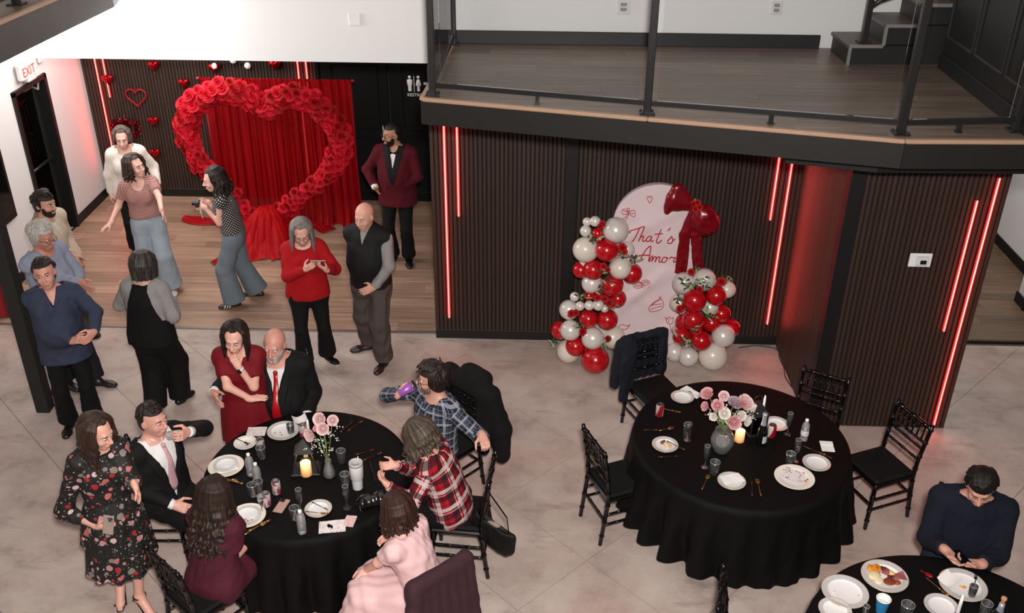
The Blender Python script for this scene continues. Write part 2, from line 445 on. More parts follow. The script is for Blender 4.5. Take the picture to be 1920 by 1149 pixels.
    def leg(s, q, ankle=None, pole=None, toe=None):
        sg = s.sg(q); H = s.H[q]; a, b = .44*s.sc, .42*s.sc
        if ankle is None: ankle = s.base+s.l0*sg*.10+UP*.085
        ankle = np.array(ankle, float); d = ankle-H; D = np.linalg.norm(d)
        if D > (a+b)*.998:
            a *= D/(a+b)*1.002; b = a*.42/.44
        pole = nrm(pole) if pole is not None else nrm(s.f0+s.l0*sg*.1)
        x = (a*a-b*b+D*D)/(2*D); hgt = math.sqrt(max(a*a-x*x, 0)); e = d/D; pp = nrm(pole-e*pole.dot(e))
        s.K[q] = H+e*x+pp*hgt; s.A[q] = ankle
        t = nrm(toe) if toe is not None else nrm(s.f0+s.l0*sg*.25); s.toe[q] = nrm(t-UP*t[2]); return s
    # --- primitives
    def torso(s, g=0., low=False):
        sc, w = s.sc, s.w; P, M, N = s.P, s.M, s.N; n1, n2 = s.f1, s.f2
        wp, ww, wc = (.175, .135, .150) if s.fem else (.160, .145, .168)
        dp, dw, dc = (.68, .74, .72) if s.fem else (.70, .76, .70)
        wp, ww, wc = wp*w*sc, ww*w*sc, wc*w**.8*sc
        def A(a, b, ra, rb, n, sd, k=.05): return c_(a, b, ra+g, rb+g, k, 0, n, (sd*(ra+rb)/2+g)/((ra+rb)/2+g))
        C = N-s.u2*.17*sc
        pr = [A(P-s.u1*.02*sc, M, wp, ww, n1, dp), A(M, C, ww, wc, n2, dw), A(C, N-s.u2*.09*sc, wc, wc*.80, n2, dc),
              c_(s.S['L']-s.l2*.03, s.S['R']+s.l2*.03, .056*sc*w**.6+g, None, .05),
              c_(N+s.u2*.02*sc, s.S['L'], .05*sc+g, .048*sc+g, .04), c_(N+s.u2*.02*sc, s.S['R'], .05*sc+g, .048*sc+g, .04)]
        if s.fem:
            for sg in (1, -1): pr.append(c_(C+s.f2*.07*w*sc+s.l2*sg*.068*sc-s.u2*.0, C+s.f2*.075*w*sc+s.l2*sg*.07*sc-s.u2*.03, .062*sc*w**.5+g, None, .05))
        if s.belly: pr.append(e_(s.M-s.u1*.03*sc+s.f1*(.06+s.belly*.6)*sc, np.array([s.l1, s.f1, s.u1]), np.array([.15*w, .10+s.belly*.4, .17])*sc+g, .07))
        return pr
    def armp(s, q, g=0., frac=1.0, g2=None, upper=True, flat=True):
        """arm from the shoulder; frac .5 = to the elbow, 1 = to the wrist"""
        sc = s.sc; ww = s.w**.5*(.92 if s.fem else 1.0); S, E, W = s.S[q], s.E[q], s.Wr[q]; g2 = g if g2 is None else g2
        r0, r1, r2 = .052*sc*ww, .040*sc*ww, .028*sc*ww
        pr = []
        if frac <= .5:
            t = frac/.5; e = S+(E-S)*t; pr.append(c_(S, e, r0+g, r0+(r1-r0)*t+g2, .03, 1 if flat else 0))
        else:
            t = (frac-.5)/.5; e = E+(W-E)*t
            pr += [c_(S, E, r0+g, r1+g, .03), c_(E, e, r1+g, r1+(r2-r1)*t+g2, .025, 1 if flat else 0)]
        return pr
    def hand(s, q):
        sc = s.sc*(.92 if s.fem else 1.02); W, d, n = s.Wr[q], s.hd[q], s.pn[q]
        t = np.cross(d, n); t = nrm(t if q == 'R' else -t); c = s.curlv[q]; ax = np.cross(d, n); pr = []
        K = [W+d*.088*sc+t*o*sc-n*.002 for o in (.029, .010, -.010, -.028)]
        pr.append(c_(W-d*.02, W+d*.03*sc, .024*sc, .024*sc, .02, 0, n, .8))
        for i, kp in enumerate(K): pr.append(c_(W+d*.02*sc+t*(.018, .007, -.007, -.017)[i]*sc, kp, .0165*sc, .0125*sc, .014))
        pr.append(c_(W+d*.03*sc+t*.026*sc+n*.006, W+d*.055*sc+t*.022*sc+n*.008, .017*sc, .014*sc, .012))
        for i, (kp, L) in enumerate(zip(K, (.072, .080, .075, .060))):
            cc = c if not isinstance(c, (list, tuple)) else c[i]
            sp = (s.spread[q]+2.0)*(1.5, .4, -.6, -1.8)[i]
            dd = rotv(d, n, sp if np.dot(rotv(d, n, 5), t) > np.dot(d, t) else -sp); p = kp; ang = 0
            for j, fr in enumerate((.45, .31, .24)):
                ang += cc*(.8, 1.1, .8)[j]; a2 = math.radians(ang); v = dd*math.cos(a2)+n*math.sin(a2)
                p2 = p+v*L*fr*sc; r = (.0098, .0088, .0078, .0066); pr.append(c_(p, p2, r[j]*sc, r[j+1]*sc, .004)); p = p2
        th = math.radians(s.thumb[q]); b0 = W+d*.022*sc+t*.024*sc+n*.004
        v1 = nrm(d*.55+t*.75+n*.25*(1+th)); b1 = b0+v1*.048*sc; v2 = nrm(d*.85+t*(.35-.5*th)+n*(.2+.9*th)); b2 = b1+v2*.032*sc; b3 = b2+nrm(v2+d*.2)*.024*sc
        pr += [c_(b0, b1, .0155*sc, .0115*sc, .010), c_(b1, b2, .0112*sc, .0100*sc, .005), c_(b2, b3, .0100*sc, .0075*sc, .004)]
        return pr
    def headp(s):
        H = s.Hd; A = np.array([s.hl, s.hf, s.hu]); q = s.hs; fm = s.fem
        jw = .056 if fm else .062
        pr = [e_(H(0, -.014, .032), A, np.array([.076, .096, .088])*q, .02), e_(H(0, .022, -.035), A, np.array([jw, .068, .082])*q, .03),
              e_(H(0, .058, -.092), A, np.array([.025, .026, .022])*q, .03),
              e_(H(.034, .058, -.032), A, np.array([.024, .022, .022])*q, .02), e_(H(-.034, .058, -.032), A, np.array([.024, .022, .022])*q, .02),
              c_(H(-.032, .078, .030), H(.032, .078, .030), .011*q, None, .018),
              c_(H(0, .088, .016), H(0, .112, -.026), .0075*q, .0125*q, .008), e_(H(.012, .100, -.031), A, np.array([.009, .010, .008])*q, .006),
              e_(H(-.012, .100, -.031), A, np.array([.009, .010, .008])*q, .006),
              e_(H(0, .088, -.062), A, np.array([.023, .011, .007])*q, .006), e_(H(0, .086, -.072), A, np.array([.020, .011, .008])*q, .006)]
        for sg in (1, -1):
            B = np.array([rotv(s.hl, s.hu, -sg*22), rotv(s.hf, s.hu, -sg*22), s.hu])
            pr.append(e_(H(sg*.078, -.006, -.004), B, np.array([.008, .019, .031])*q, .006))
        pr += [c_(H(0, -.022, -.045), s.N+s.u2*.0-s.f2*.005, .054*s.sc*(.86 if fm else 1.02)*s.w**.3, .062*s.sc*(.85 if fm else 1.0)*s.w**.3, .03)]
        sub = [e_(H(sg*.031, .096, .008), A, np.array([.015, .012, .010])*q, .010) for sg in (1, -1)]
        return pr, sub
    def legp(s, q, g=0., frac=1.0, hemr=None, knee=None, thigh=None, flat=True):
        sc = s.sc; w = s.w**.7; H, K, A = s.H[q], s.K[q], s.A[q]
        r0, r1, r2 = (.088 if s.fem else .084)*sc*w, .055*sc*w**.6, .038*sc
        if thigh: r0 = thigh-g
        if knee: r1 = knee-g
        if hemr: r2 = hemr-g
        e = K+(A-K)*frac
        pr = [c_(H, K, r0+g, r1+g, .03)]
        if hemr is None and not g: pr.append(c_(K+(A-K)*.2, K+(A-K)*.55, .054*sc*w**.5, .045*sc, .03))
        pr.append(c_(K, e, r1+g, r2+g, .02, 1 if flat else 0)); return pr
    def bld(s, name, prims, m, h=.008, subs=(), post=None, fold=0., ff=22., it=1, mi=None, uv=None, lab=None, seed=None):
        V, Q = surf(prims, h, subs, post)
        if it: V = relax(V, Q, it, .5)
        if fold: V = folds(V, Q, fold, ff, seed if seed is not None else int(abs(s.base[0]*100)))
        mids = mi(V[Q].mean(1)) if mi else None
        u = uv(V, Q) if uv else None
        o = link(name, mesh_np(name, V-s.base, Q, m, mids, True, u), s.root)
        if lab: o['label'] = lab
        return o
    # --- body and face
    def body(s, legs=False, shrink=-.012, bare_arms=True, nofoot=False, h=.0062, hands='LR'):
        pr, sub = s.headp(); pr = list(pr)+s.torso(shrink)
        for q in 'LR':
            if q in hands or bare_arms: pr += s.armp(q, 0 if bare_arms else -.006, 1.0, flat=False)
            else: pr += s.armp(q, -.006, .9, flat=False)
            if q in hands: pr += s.hand(q)
            if legs: pr += s.legp(q, 0, flat=False)+s.footp(q)
        return s.bld('body', pr, skin(s.tone), h, sub, it=1)
    def footp(s, q, g=0., heel=0.):
        A, t = s.A[q], s.toe[q]; sc = s.sc*(.92 if s.fem else 1.0); z0 = s.base[2]; A0 = np.array([A[0], A[1], z0+.03+heel])
        hl = A0-t*.045*sc; ball = np.array([A[0], A[1], z0+.026])+t*.135*sc; toe = np.array([A[0], A[1], z0+.022])+t*.185*sc
        sd = np.cross(UP, t)
        return [c_(hl+UP*.006, A0+UP*.02*(1 if not heel else .6), .034*sc+g, .036*sc+g, .02), c_(A, A0, .036*sc+g, .038*sc+g, .02), c_(A0+t*.03, ball, .038*sc+g, .036*sc+g, .03, 0, UP, .85),
                c_(ball-sd*.012, toe-sd*.006, .034*sc+g, .026*sc+g, .02, 0, UP, .75), c_(ball+sd*.012, toe+sd*.006, .034*sc+g, .026*sc+g, .02, 0, UP, .75)]
    def shoes(s, col, sole=None, name='shoe', rough=.4, g=.004, pats=None):
        m1 = mat('shoe'+col, col, rough, var=.15, scale=30, bump=.1); m2 = mat('sole'+(sole or col), sole or col, .6)
        for q in 'LR':
            z0 = s.base[2]
            A = s.A[q]
            pr = s.footp(q, g)
            def post(X, Y, Z, D): return np.maximum(np.maximum(D, z0+.001-Z), Z-(z0+.098))
            s.bld(name, pr, [m1, m2], .0065, post=post, it=1, mi=lambda c: (c[:, 2] < z0+.022).astype(int))
        return s
    def face(s, brow='#2a1d16', lips='#a8645a', eyes=True, look=(0, 0), lid=None, open_mouth=0, glasses=None, by=.0):
        H = s.Hd; q = s.hs
        for sg in (1, -1):
            b = MB().use(mat('brow'+brow, brow, .7)); b.tube([H(sg*.016, .094, .028+by)-s.base, H(sg*.030, .0945, .034+by)-s.base, H(sg*.046, .080, .028+by)-s.base], [.0028*q, .0038*q, .0018*q], 6); b.obj('eyebrow', s.root)
        for sg in (1, -1):
            e = MB(); c = H(sg*.031, .081, .008)-s.base
            if eyes:
                gz = nrm(s.hf+s.hl*look[0]+s.hu*look[1]); c = H(sg*.031, .0795, .007)-s.base; e.use(WHITE_EYE).ball(c, .0108*q, 10, 8); e.use(DARK).ball(c+gz*.0052*q, .0068*q, 8, 6)
                e.use(mat('brow'+brow, brow, .7)).tube([H(sg*.019, .0915, .010)-s.base, H(sg*.031, .0965, .0165)-s.base, H(sg*.044, .086, .010)-s.base], .0018*q, 5)
            else:
                e.use(mat('brow'+brow, brow, .7)).tube([H(sg*.019, .0895, .003)-s.base, H(sg*.026, .0905, .0015)-s.base, H(sg*.035, .0895, .0015)-s.base, H(sg*.044, .0835, .004)-s.base], .0017*q, 5)
            e.obj('eye', s.root)
        l = MB().use(lipm(lips)); o = open_mouth
        l.tube([H(-.024, .082, -.0655+o*.008)-s.base, H(-.010, .0975, -.0605)-s.base, H(0, .0985, -.062)-s.base, H(.010, .0975, -.0605)-s.base, H(.024, .082, -.0655+o*.008)-s.base], [.001, .0032*q, .0034*q, .0032*q, .001], 6)
        l.tube([H(-.022, .083, -.0665+o*.006)-s.base, H(-.010, .0955, -.0715-o*.010)-s.base, H(.010, .0955, -.0715-o*.010)-s.base, H(.022, .083, -.0665+o*.006)-s.base], [.001, .0040*q, .0040*q, .001], 6)
        if o: l.use(mat('teeth', '#e0d8cc', .3)).tube([H(-.015, .092, -.066)-s.base, H(0, .0965, -.067)-s.base, H(.015, .092, -.066)-s.base], [.003, .0045*q, .003], 6)
        l.obj('lips', s.root)
        if glasses:
            g = MB().use(mat('glasses'+glasses, glasses, .3, var=.02))
            for sg in (1, -1):
                ring = [H(sg*.033+.023*math.cos(a), .106-.006*abs(math.cos(a)*sg+.0), .004+.018*math.sin(a))-s.base for a in np.linspace(0, 2*math.pi, 14)[:-1]]
                g.tube(ring, .0021*q, 5, closed=True); g.tube([H(sg*.056, .100, .008)-s.base, H(sg*.080, .06, .010)-s.base, H(sg*.084, -.005, .010)-s.base], .002*q, 5)
            g.tube([H(-.011, .108, .008)-s.base, H(.011, .108, .008)-s.base], .0018*q, 5); g.obj('glasses', s.root)
        return s
    # --- hair
    def hairuv(s, V, Q):
        d = V-s.HC; x, y, z = d@s.hl, d@s.hf, d@s.hu
        az = np.arctan2(x, -y); P = np.stack([az/6.28, z*1.0], 1)[Q]
        a = P[:, :, 0]; wrap = (a.max(1)-a.min(1)) > .5; a[wrap] = np.where(a[wrap] < 0, a[wrap]+1, a[wrap]); P[:, :, 0] = a
        return P.reshape(-1, 2)
    def cap(s, t=.012, zf=.062, yb=.022, zb=-.075, slope=.0, side=.0):
        A = np.array([s.hl, s.hf, s.hu]); q = s.hs
        pr = [e_(s.Hd(0, -.016, .034), A, (np.array([.076, .096, .088])+t)*q, .02), e_(s.Hd(0, -.045, -.035), A, (np.array([.062, .052, .06])+t*.8)*q, .03)]
        def cut(X, Y, Z, D):
            x = ((X-s.HC[0])*s.hl[0]+(Y-s.HC[1])*s.hl[1]+(Z-s.HC[2])*s.hl[2])/q
            y = ((X-s.HC[0])*s.hf[0]+(Y-s.HC[1])*s.hf[1]+(Z-s.HC[2])*s.hf[2])/q
            z = ((X-s.HC[0])*s.hu[0]+(Y-s.HC[1])*s.hu[1]+(Z-s.HC[2])*s.hu[2])/q
            c = np.minimum(zf+slope*np.abs(x)-z, y-(yb-.35*np.minimum(z+.0, 0)*-1)); c = np.maximum(c, zb-z)
            return np.maximum(D, c*q)
        return pr, cut
    def hair_short(s, col, col2=None, t=.014, zf=.066, yb=.02, zb=-.07, tuft=.006, spike=24, seed=3, fwd=.5, length=.035):
        pr, cut = s.cap(t, zf, yb, zb); r = random.Random(seed); q = s.hs
        base = surf_join = pr
        lk = []
        for i in range(spike*3):
            a = r.uniform(-2.6, 2.6); el = r.uniform(.25, 1.5); x, y, z = math.sin(a)*math.cos(el)*.080, -.016-math.cos(a)*math.cos(el)*.100*-1, .034+math.sin(el)*.092
            if (y > .03 and z < zf+.01) or (y > -.01 and el < .95): continue
            p = s.Hd(x, y, z); dr = nrm(s.hl*x*1.7+s.hf*(y+.016)+s.hu*(z-.034)*1.2)
            tang = s.hf*fwd*(1 if el > .8 else .2)+s.hl*r.uniform(-.5, .5)-s.hu*(.15 if el > .9 else .9)+s.hf*(-.3 if y < -.03 else 0); tang = nrm(tang-dr*tang.dot(dr))
            L = length*q*r.uniform(.6, 1.2); lift = (t-.012)*.9+.006
            lk.append(c_(p+dr*lift, p+dr*(lift+tuft*r.uniform(.3, 1.2))+tang*L*.6, .0105*q, .0090*q, .006)); lk.append(c_(p+dr*(lift+tuft*.6)+tang*L*.6, p+dr*(lift+tuft*.1-.004)+tang*L, .0090*q, .005*q, .006))
        def post(X, Y, Z, D): return cut(X, Y, Z, D)
        # cap is cut first, then the locks are laid over it
        V1, Q1 = surf(pr, .006, (), post)
        V2, Q2 = surf(lk, .0058) if lk else (V1[:0], Q1[:0])
        V = np.concatenate([V1, V2]); Q = np.concatenate([Q1, Q2+len(V1)])
        V = relax(V, Q, 1, .4)
        return link('hair', mesh_np('hair', V-s.base, Q, hairm(col, col2), None, True, s.hairuv(V, Q)), s.root)
    def hair_long(s, col, col2=None, length=.30, n=44, vol=.016, wave=.010, wf=2.2, part=0.0, open_=62, r0=.017, seed=5, back=.5, zf=.088, fall=None, fringe=0, push=0.0):
        """locks laid from the parting over the skull, then hanging"""
        r = random.Random(seed); q = s.hs; H = s.Hd; pr, cut = s.cap(vol*.8, max(zf, .104), .03, -.07); n = int(n*1.5); r0 *= .76
        dn = nrm(-UP*.8-s.hu*.2) if fall is None else nrm(fall); lk = []
        for i in range(n):
            a = math.radians(open_+(360-2*open_)*(i+r.uniform(-.3, .3))/(n-1)); sx, cy = math.sin(a), math.cos(a)     # 0 = front
            top = H(part+sx*.010, -.02+.05*max(cy, -.4), .034+.088+vol*.6)
            k = lambda el, o: H(sx*math.cos(el)*(.078+vol+o), -.014+cy*math.cos(el)*(.098+vol+o), .032+math.sin(el)*(.090+vol+o))
            pts = [top, k(.95, 0), k(.45, .003), k(-.05, .004)]; o = nrm(s.hl*sx+s.hf*cy)
            L = length*r.uniform(.88, 1.06); m = max(3, int(L/.055)); base = pts[-1]; ph = r.uniform(0, 6.3)
            for j in range(1, m+1):
                t = j/m; wv = wave*math.sin(ph+t*wf*6.28*L/.3)*min(1, t*2)
                pts.append(base+dn*L*t+o*(wv+push*t)+np.cross(o, dn)*wave*.8*math.cos(ph*1.7+t*wf*5*L/.3)*min(1, t*2))
            rr = r0*r.uniform(.8, 1.2)*q
            for j in range(len(pts)-1):
                tt = j/(len(pts)-1); t2 = (j+1)/(len(pts)-1); f = lambda x: rr*(.85 if x < .2 else 1.0)*(1-.55*max(0, x-.55)/.45)
                lk.append(c_(pts[j], pts[j+1], f(tt), f(t2), .006))
        for i in range(fringe):
            x = -.05+.1*i/(max(1, fringe-1)); lk.append(c_(H(x*.6, .03, .034+.09), H(x, .092-abs(x)*.5, .075), .014*q, .012*q, .006)); lk.append(c_(H(x, .092-abs(x)*.5, .075), H(x*1.15, .102-abs(x)*.6, .042), .012*q, .006*q, .006))
        V1, Q1 = surf(pr, .007, (), cut); V2, Q2 = surf(lk, .0062)
        V = np.concatenate([V1, V2]); Q = np.concatenate([Q1, Q2+len(V1)]); V = relax(V, Q, 1, .4)
        return link('hair', mesh_np('hair', V-s.base, Q, hairm(col, col2), None, True, s.hairuv(V, Q)), s.root)
    def beard(s, col, t=.006, mous=True, low=-.03):
        A = np.array([s.hl, s.hf, s.hu]); q = s.hs; H = s.Hd
        pr = [e_(H(0, .022, -.038), A, (np.array([.062, .068, .082])+t)*q, .02), e_(H(0, .058, -.094), A, (np.array([.027, .027, .024])+t)*q, .03)]
        def cut(X, Y, Z, D):
            x = np.abs((X-s.HC[0])*s.hl[0]+(Y-s.HC[1])*s.hl[1]+(Z-s.HC[2])*s.hl[2])/q
            y = ((X-s.HC[0])*s.hf[0]+(Y-s.HC[1])*s.hf[1]+(Z-s.HC[2])*s.hf[2])/q
            z = ((X-s.HC[0])*s.hu[0]+(Y-s.HC[1])*s.hu[1]+(Z-s.HC[2])*s.hu[2])/q
            c = np.maximum(z-(low-.030+np.clip(x, .02, .07)*1.2-.03), .012-y)
            mo = np.maximum(np.maximum(z+.043, -(z+.058)), x-.032)
            if mous: c = np.minimum(c, mo)
            lip = np.sqrt((x/.022)**2+((z+.066)/.011)**2)-1
            return np.maximum(np.maximum(D, c*q), -lip*.01*q)
        return s.bld('beard', pr, hairm(col), .005, post=cut, it=1, uv=s.hairuv)
    # --- clothes
    def dist(s, X, Y, Z, o, d): return (X-o[0])*d[0]+(Y-o[1])*d[1]+(Z-o[2])*d[2]
    def top(s, m, name='shirt', g=.012, ga=None, frac=1.0, hem=-.02, cuff=None, neck='round', nd=.03, vee=None, fold=.004, ff=24., flare=0., uv=None, sleeves='LR', h=.0085, open_=None, lab=None, skirt=None, seed=None, extra=(), collar=None, mi=None):
        """hem: metres below the pelvis along the spine (negative = above)"""
        sc = s.sc; ga = g if ga is None else ga
        pr = s.torso(g)
        if hem > -.12 or flare:
            wp = (.175 if s.fem else .160)*s.w*sc; e = s.P-s.u1*(hem+.03)
            rr = wp+g+flare; sd = .74
            if s.belly: sd = .82
            top_ = s.M-s.u1*.02 if s.seat is not None else s.M
            bt = e if s.seat is None else s.P-s.u1*max(0., min(hem, .0))
            pr.append(c_(top_, bt, (.140*s.w*sc+g+flare*.4), rr, .05, 1, s.f1, sd))
        for q in sleeves: pr += s.armp(q, ga, frac, cuff)
        pr += list(extra)
        hc = s.P-s.u1*hem if s.seat is None else s.P-s.u1*min(hem, .04)
        nb = s.N+s.u2*.035*sc
        def post(X, Y, Z, D):
            D = np.maximum(D, -s.dist(X, Y, Z, hc, s.u1)*1.0) if s.seat is None or hem < 0 else D
            if neck:
                # cut the collar line: a plane tipped forward
                up = nrm(s.u2-s.f2*.35); o = s.N+s.f2*.0+s.u2*.032*sc
                rad2 = None
                cyl = s.dist(X, Y, Z, o, up)
                lx = s.dist(X, Y, Z, s.N, s.l2); ly = s.dist(X, Y, Z, s.N, s.f2)
                D = np.maximum(D, np.minimum(cyl, .112*sc-np.sqrt(lx*lx+ly*ly)))
                if nd:
                    sc2 = np.sqrt((lx/(.075 if neck == 'round' else .085))**2+(np.minimum(s.dist(X, Y, Z, s.N+s.f2*.06, s.u2), 0)/nd)**2)-1
                    D = np.maximum(D, -np.maximum(sc2*.03, -(ly-.01)))
            if vee:      # (depth below the neck, half width at the top, how deep to carve)
                dv, hw, cv = vee; zz = s.dist(X, Y, Z, s.N+s.u2*.06, s.u2); lx = np.abs(s.dist(X, Y, Z, s.N, s.l2)); ly = s.dist(X, Y, Z, s.N, s.f2)
                wdg = lx-hw*np.clip((zz+dv)/dv, 0, 3)
                D = np.maximum(D, -np.maximum(np.maximum(wdg, -(zz+dv)), -ly+.0))
            if open_: D = open_(X, Y, Z, D)
            return D
        return s.bld(name, pr, m, h, post=post, fold=fold, ff=ff, uv=uv, lab=lab, seed=seed, mi=mi)
    def trousers(s, m, g=.012, hemr=.085, knee=None, thigh=None, frac=.97, fold=.004, waist=.10, name='trousers', uv=None, h=.0085, ff=20.):
        pr = [p for p in s.torso(g)[:1]]
        for q in 'LR':
            pr += s.legp(q, g, frac, hemr*s.sc, knee, thigh)
            pr.append(c_(s.P+s.sg(q)*s.l0*.06*s.sc-s.u1*.02, s.H[q]+(s.K[q]-s.H[q])*.15, .115*s.sc*s.w**.7+g-.02, (thigh or .09*s.sc*s.w**.7+g), .05))
        wc = s.P+s.u1*waist*s.sc
        def post(X, Y, Z, D): return np.maximum(D, s.dist(X, Y, Z, wc, s.u1))
        return s.bld(name, pr, m, h, post=post, fold=fold, uv=uv, ff=ff)
    # per corner UVs: metres round and along the nearest limb, so that checks follow the sleeves
    def clothuv(s, arms=True, sc=1.0):
        def fn(V, Q):
            C = V[Q].mean(1); segs = [('t', s.P, s.N, s.f1, s.l1)]
            if arms:
                for q in 'LR': segs += [('a', s.S[q], s.E[q], None, None), ('a', s.E[q], s.Wr[q], None, None)]
            best = np.full(len(C), 1e9); w = np.zeros(len(C), int)
            for i, (k, a, b, f, l) in enumerate(segs):
                ab = b-a; t = np.clip(((C-a)@ab)/ab.dot(ab), 0.0 if k == 't' else .02, 1); d = np.linalg.norm(C-a-t[:, None]*ab, axis=1)/(.17 if k == 't' else .055)
                m = d < best; best[m] = d[m]; w[m] = i
            out = np.zeros((len(Q), 4, 2))
            for i, (k, a, b, f, l) in enumerate(segs):
                m = w == i
                if not m.any(): continue
                P = V[Q[m]]; u = nrm(b-a)
                if k == 't': x = l; y = f
                else: x = nrm(np.cross(u, s.f0+.01)); y = np.cross(u, x)
                d = P-a; dx, dy = d@x, d@y
                if k == 't':
                    cen = np.arctan2(d.mean(1)@x, d.mean(1)@y); a0 = np.arctan2(dx, dy); a0 = a0+np.round((cen[:, None]-a0)/(2*math.pi))*2*math.pi; uu = a0*.17
                else:
                    cen = np.arctan2(d.mean(1)@x, d.mean(1)@y); a0 = np.arctan2(dx, dy); a0 = a0+np.round((cen[:, None]-a0)/(2*math.pi))*2*math.pi; uu = a0*.06
                out[m, :, 0] = uu; out[m, :, 1] = d@u
            return (out*sc).reshape(-1, 2)
        return fn
def plaidm(name, stripes, base, period, rough=.8):
    """woven check: stripes = [(offset, width, colour, strength)] in both directions of the UV map (metres)"""
    if name in MATS: return MATS[name]
    t = NT(name); c = t.n('ShaderNodeTexCoord'); sp = t.n('ShaderNodeSeparateXYZ'); t.l(c.outputs['UV'], sp.inputs[0]); col = srgb(base)
    col_s = None
    for ax in (0, 1):
        f = t.math('FRACT', t.math('MULTIPLY', sp.outputs[ax], 1/period))
        for (o, wd_, cc, st) in stripes:
            d = t.math('ABSOLUTE', t.math('SUBTRACT', f, o)); mk = t.math('MULTIPLY', t.math('LESS_THAN', d, wd_/2), st)
            col = t.mix(mk, col, srgb(cc))
    nz = t.noise(t.coord('Object'), 300, 2); col = t.mix(t.math('MULTIPLY', nz, .25), col, (0, 0, 0, 1))
    t.base(col); t.b.inputs['Roughness'].default_value = rough; t.b.inputs['Specular IOR Level'].default_value = .2; MATS[name] = t.m; return t.m
def fabric(name, c, rough=.85, bump=.15, bs=350, var=.12, sheen=.0, scale=20): return mat(name, c, rough, var=var, scale=scale, bump=bump, bscale=bs, spec=.25, sheen=sheen)
# ---------------------------------------------------------------- the hall
YW, XL, YB = 9.2, -6.09, 12.8            # plane of the white wall, left wall, back wall of the lobby
ZB, ZC = 3.15, 2.95                      # balcony floor and its underside
WALLW = mat('white_paint', '#d6d4d3', .6, var=.02, scale=3, bump=.03, bscale=200)
BLACK = mat('black_paint', '#0b0a0a', .5, var=.2, scale=6, bump=.04)
BLKM = mat('black_metal', '#1a191a', .38, var=.15, scale=20, bump=.03)
SLATM = mat('slat_wood', '#342219', .55, var=.22, scale=10, stretch=(6, 6, .6), bump=.06, bscale=40, rand=.16)
BACKM = mat('slat_felt', '#090807', .9, var=.1)
def struct(o, name=None): o['kind'] = 'structure'; return o
def wood(name, c1, c2, c3, rough, ax=0):
    t = NT(name); sc = (1.3, 26, 26) if ax == 0 else (26, 1.3, 26)
    v = t.coord('Object', sc); oi = t.n('ShaderNodeObjectInfo')
    ad = t.n('ShaderNodeVectorMath', operation='ADD'); t.l(v, ad.inputs[0])
    cb = t.n('ShaderNodeCombineXYZ'); t.l(t.math('MULTIPLY', oi.outputs['Random'], 90.0), cb.inputs[0]); t.l(t.math('MULTIPLY', oi.outputs['Random'], 37.0), cb.inputs[1]); t.l(cb.outputs[0], ad.inputs[1])
    n = t.noise(ad.outputs[0], 1.0, 5, .62)
    c = t.ramp(n, [(.25, srgb(c1)), (.5, srgb(c2)), (.75, srgb(c3))])
    hs = t.n('ShaderNodeHueSaturation'); mr = t.n('ShaderNodeMapRange'); mr.inputs[3].default_value = .78; mr.inputs[4].default_value = 1.2
    t.l(oi.outputs['Random'], mr.inputs[0]); t.l(mr.outputs[0], hs.inputs['Value']); t.l(c, hs.inputs['Color']); t.base(hs.outputs[0])
    t.b.inputs['Roughness'].default_value = rough; t.bump(n, .05, .01); MATS[name] = t.m; return t.m
LOBW = wood('lobby_planks', '#775f4e', '#967a66', '#ad937f', .42)
BALW = wood('balcony_planks', '#4e4238', '#69594d', '#807063', .36)
def concrete():
    t = NT('concrete'); v = t.coord('Object')
    a = t.noise(v, .55, 4, .6); b = t.noise(v, 2.6, 6, .62); f = t.noise(v, 22, 5, .6); w = t.noise(t.coord('Object', (.9, 3.0, 1), (0, 0, .35)), 1.7, 6, .68)
    c = t.ramp(b, [(.28, srgb('#90807a')), (.42, srgb('#ac9c94')), (.56, srgb('#b9aaa1')), (.75, srgb('#c4b7ae'))])
    c = t.mix(t.math('MULTIPLY', t.ramp(a, [(.46, (0, 0, 0)), (.64, (1, 1, 1))]), .5), c, srgb('#b39287'))
    c = t.mix(t.math('MULTIPLY', t.ramp(w, [(.56, (0, 0, 0)), (.74, (1, 1, 1))]), .55), c, srgb('#6d5d54'))
    c = t.mix(t.math('MULTIPLY', t.ramp(f, [(.60, (0, 0, 0)), (.72, (1, 1, 1))]), .18), c, srgb('#5e5049'))
    t.base(c); t.b.inputs['Roughness'].default_value = .5; t.b.inputs['Specular IOR Level'].default_value = .3; t.bump(b, .05, .01); MATS['concrete'] = t.m; return t.m
CONC = concrete()
# --- concrete floor: slabs between the diagonal saw cuts
def clip(poly, a, b, c):           # keep a*x+b*y <= c
    out = []
    for i, p in enumerate(poly):
        q = poly[(i+1) % len(poly)]; dp, dq = a*p[0]+b*p[1]-c, a*q[0]+b*q[1]-c
        if dp <= 0: out.append(p)
        if dp*dq < 0: t = dp/(dp-dq); out.append((p[0]+(q[0]-p[0])*t, p[1]+(q[1]-p[1])*t))
    return out
mb = MB().use(mat('joint_sand', '#4d423a', .9)); mb.box((1, 5.3, -.06), (16, 7.78, .10))
FLOOR = struct(mb.obj('floor'))
SA = [-4.6, -3.1, -1.6, -.2, 1.2, 2.57, 3.85, 5.14, 6.2, 7.63, 9.05, 10.45, 11.9, 13.3, 14.7, 16.2, 17.6]
SB = [-16.4, -15.0, -13.6, -12.25, -10.83, -9.45, -8.08, -6.69, -5.29, -3.9, -2.5, -1.1, .3, 1.7, 3.1, 4.5]
g = .0032
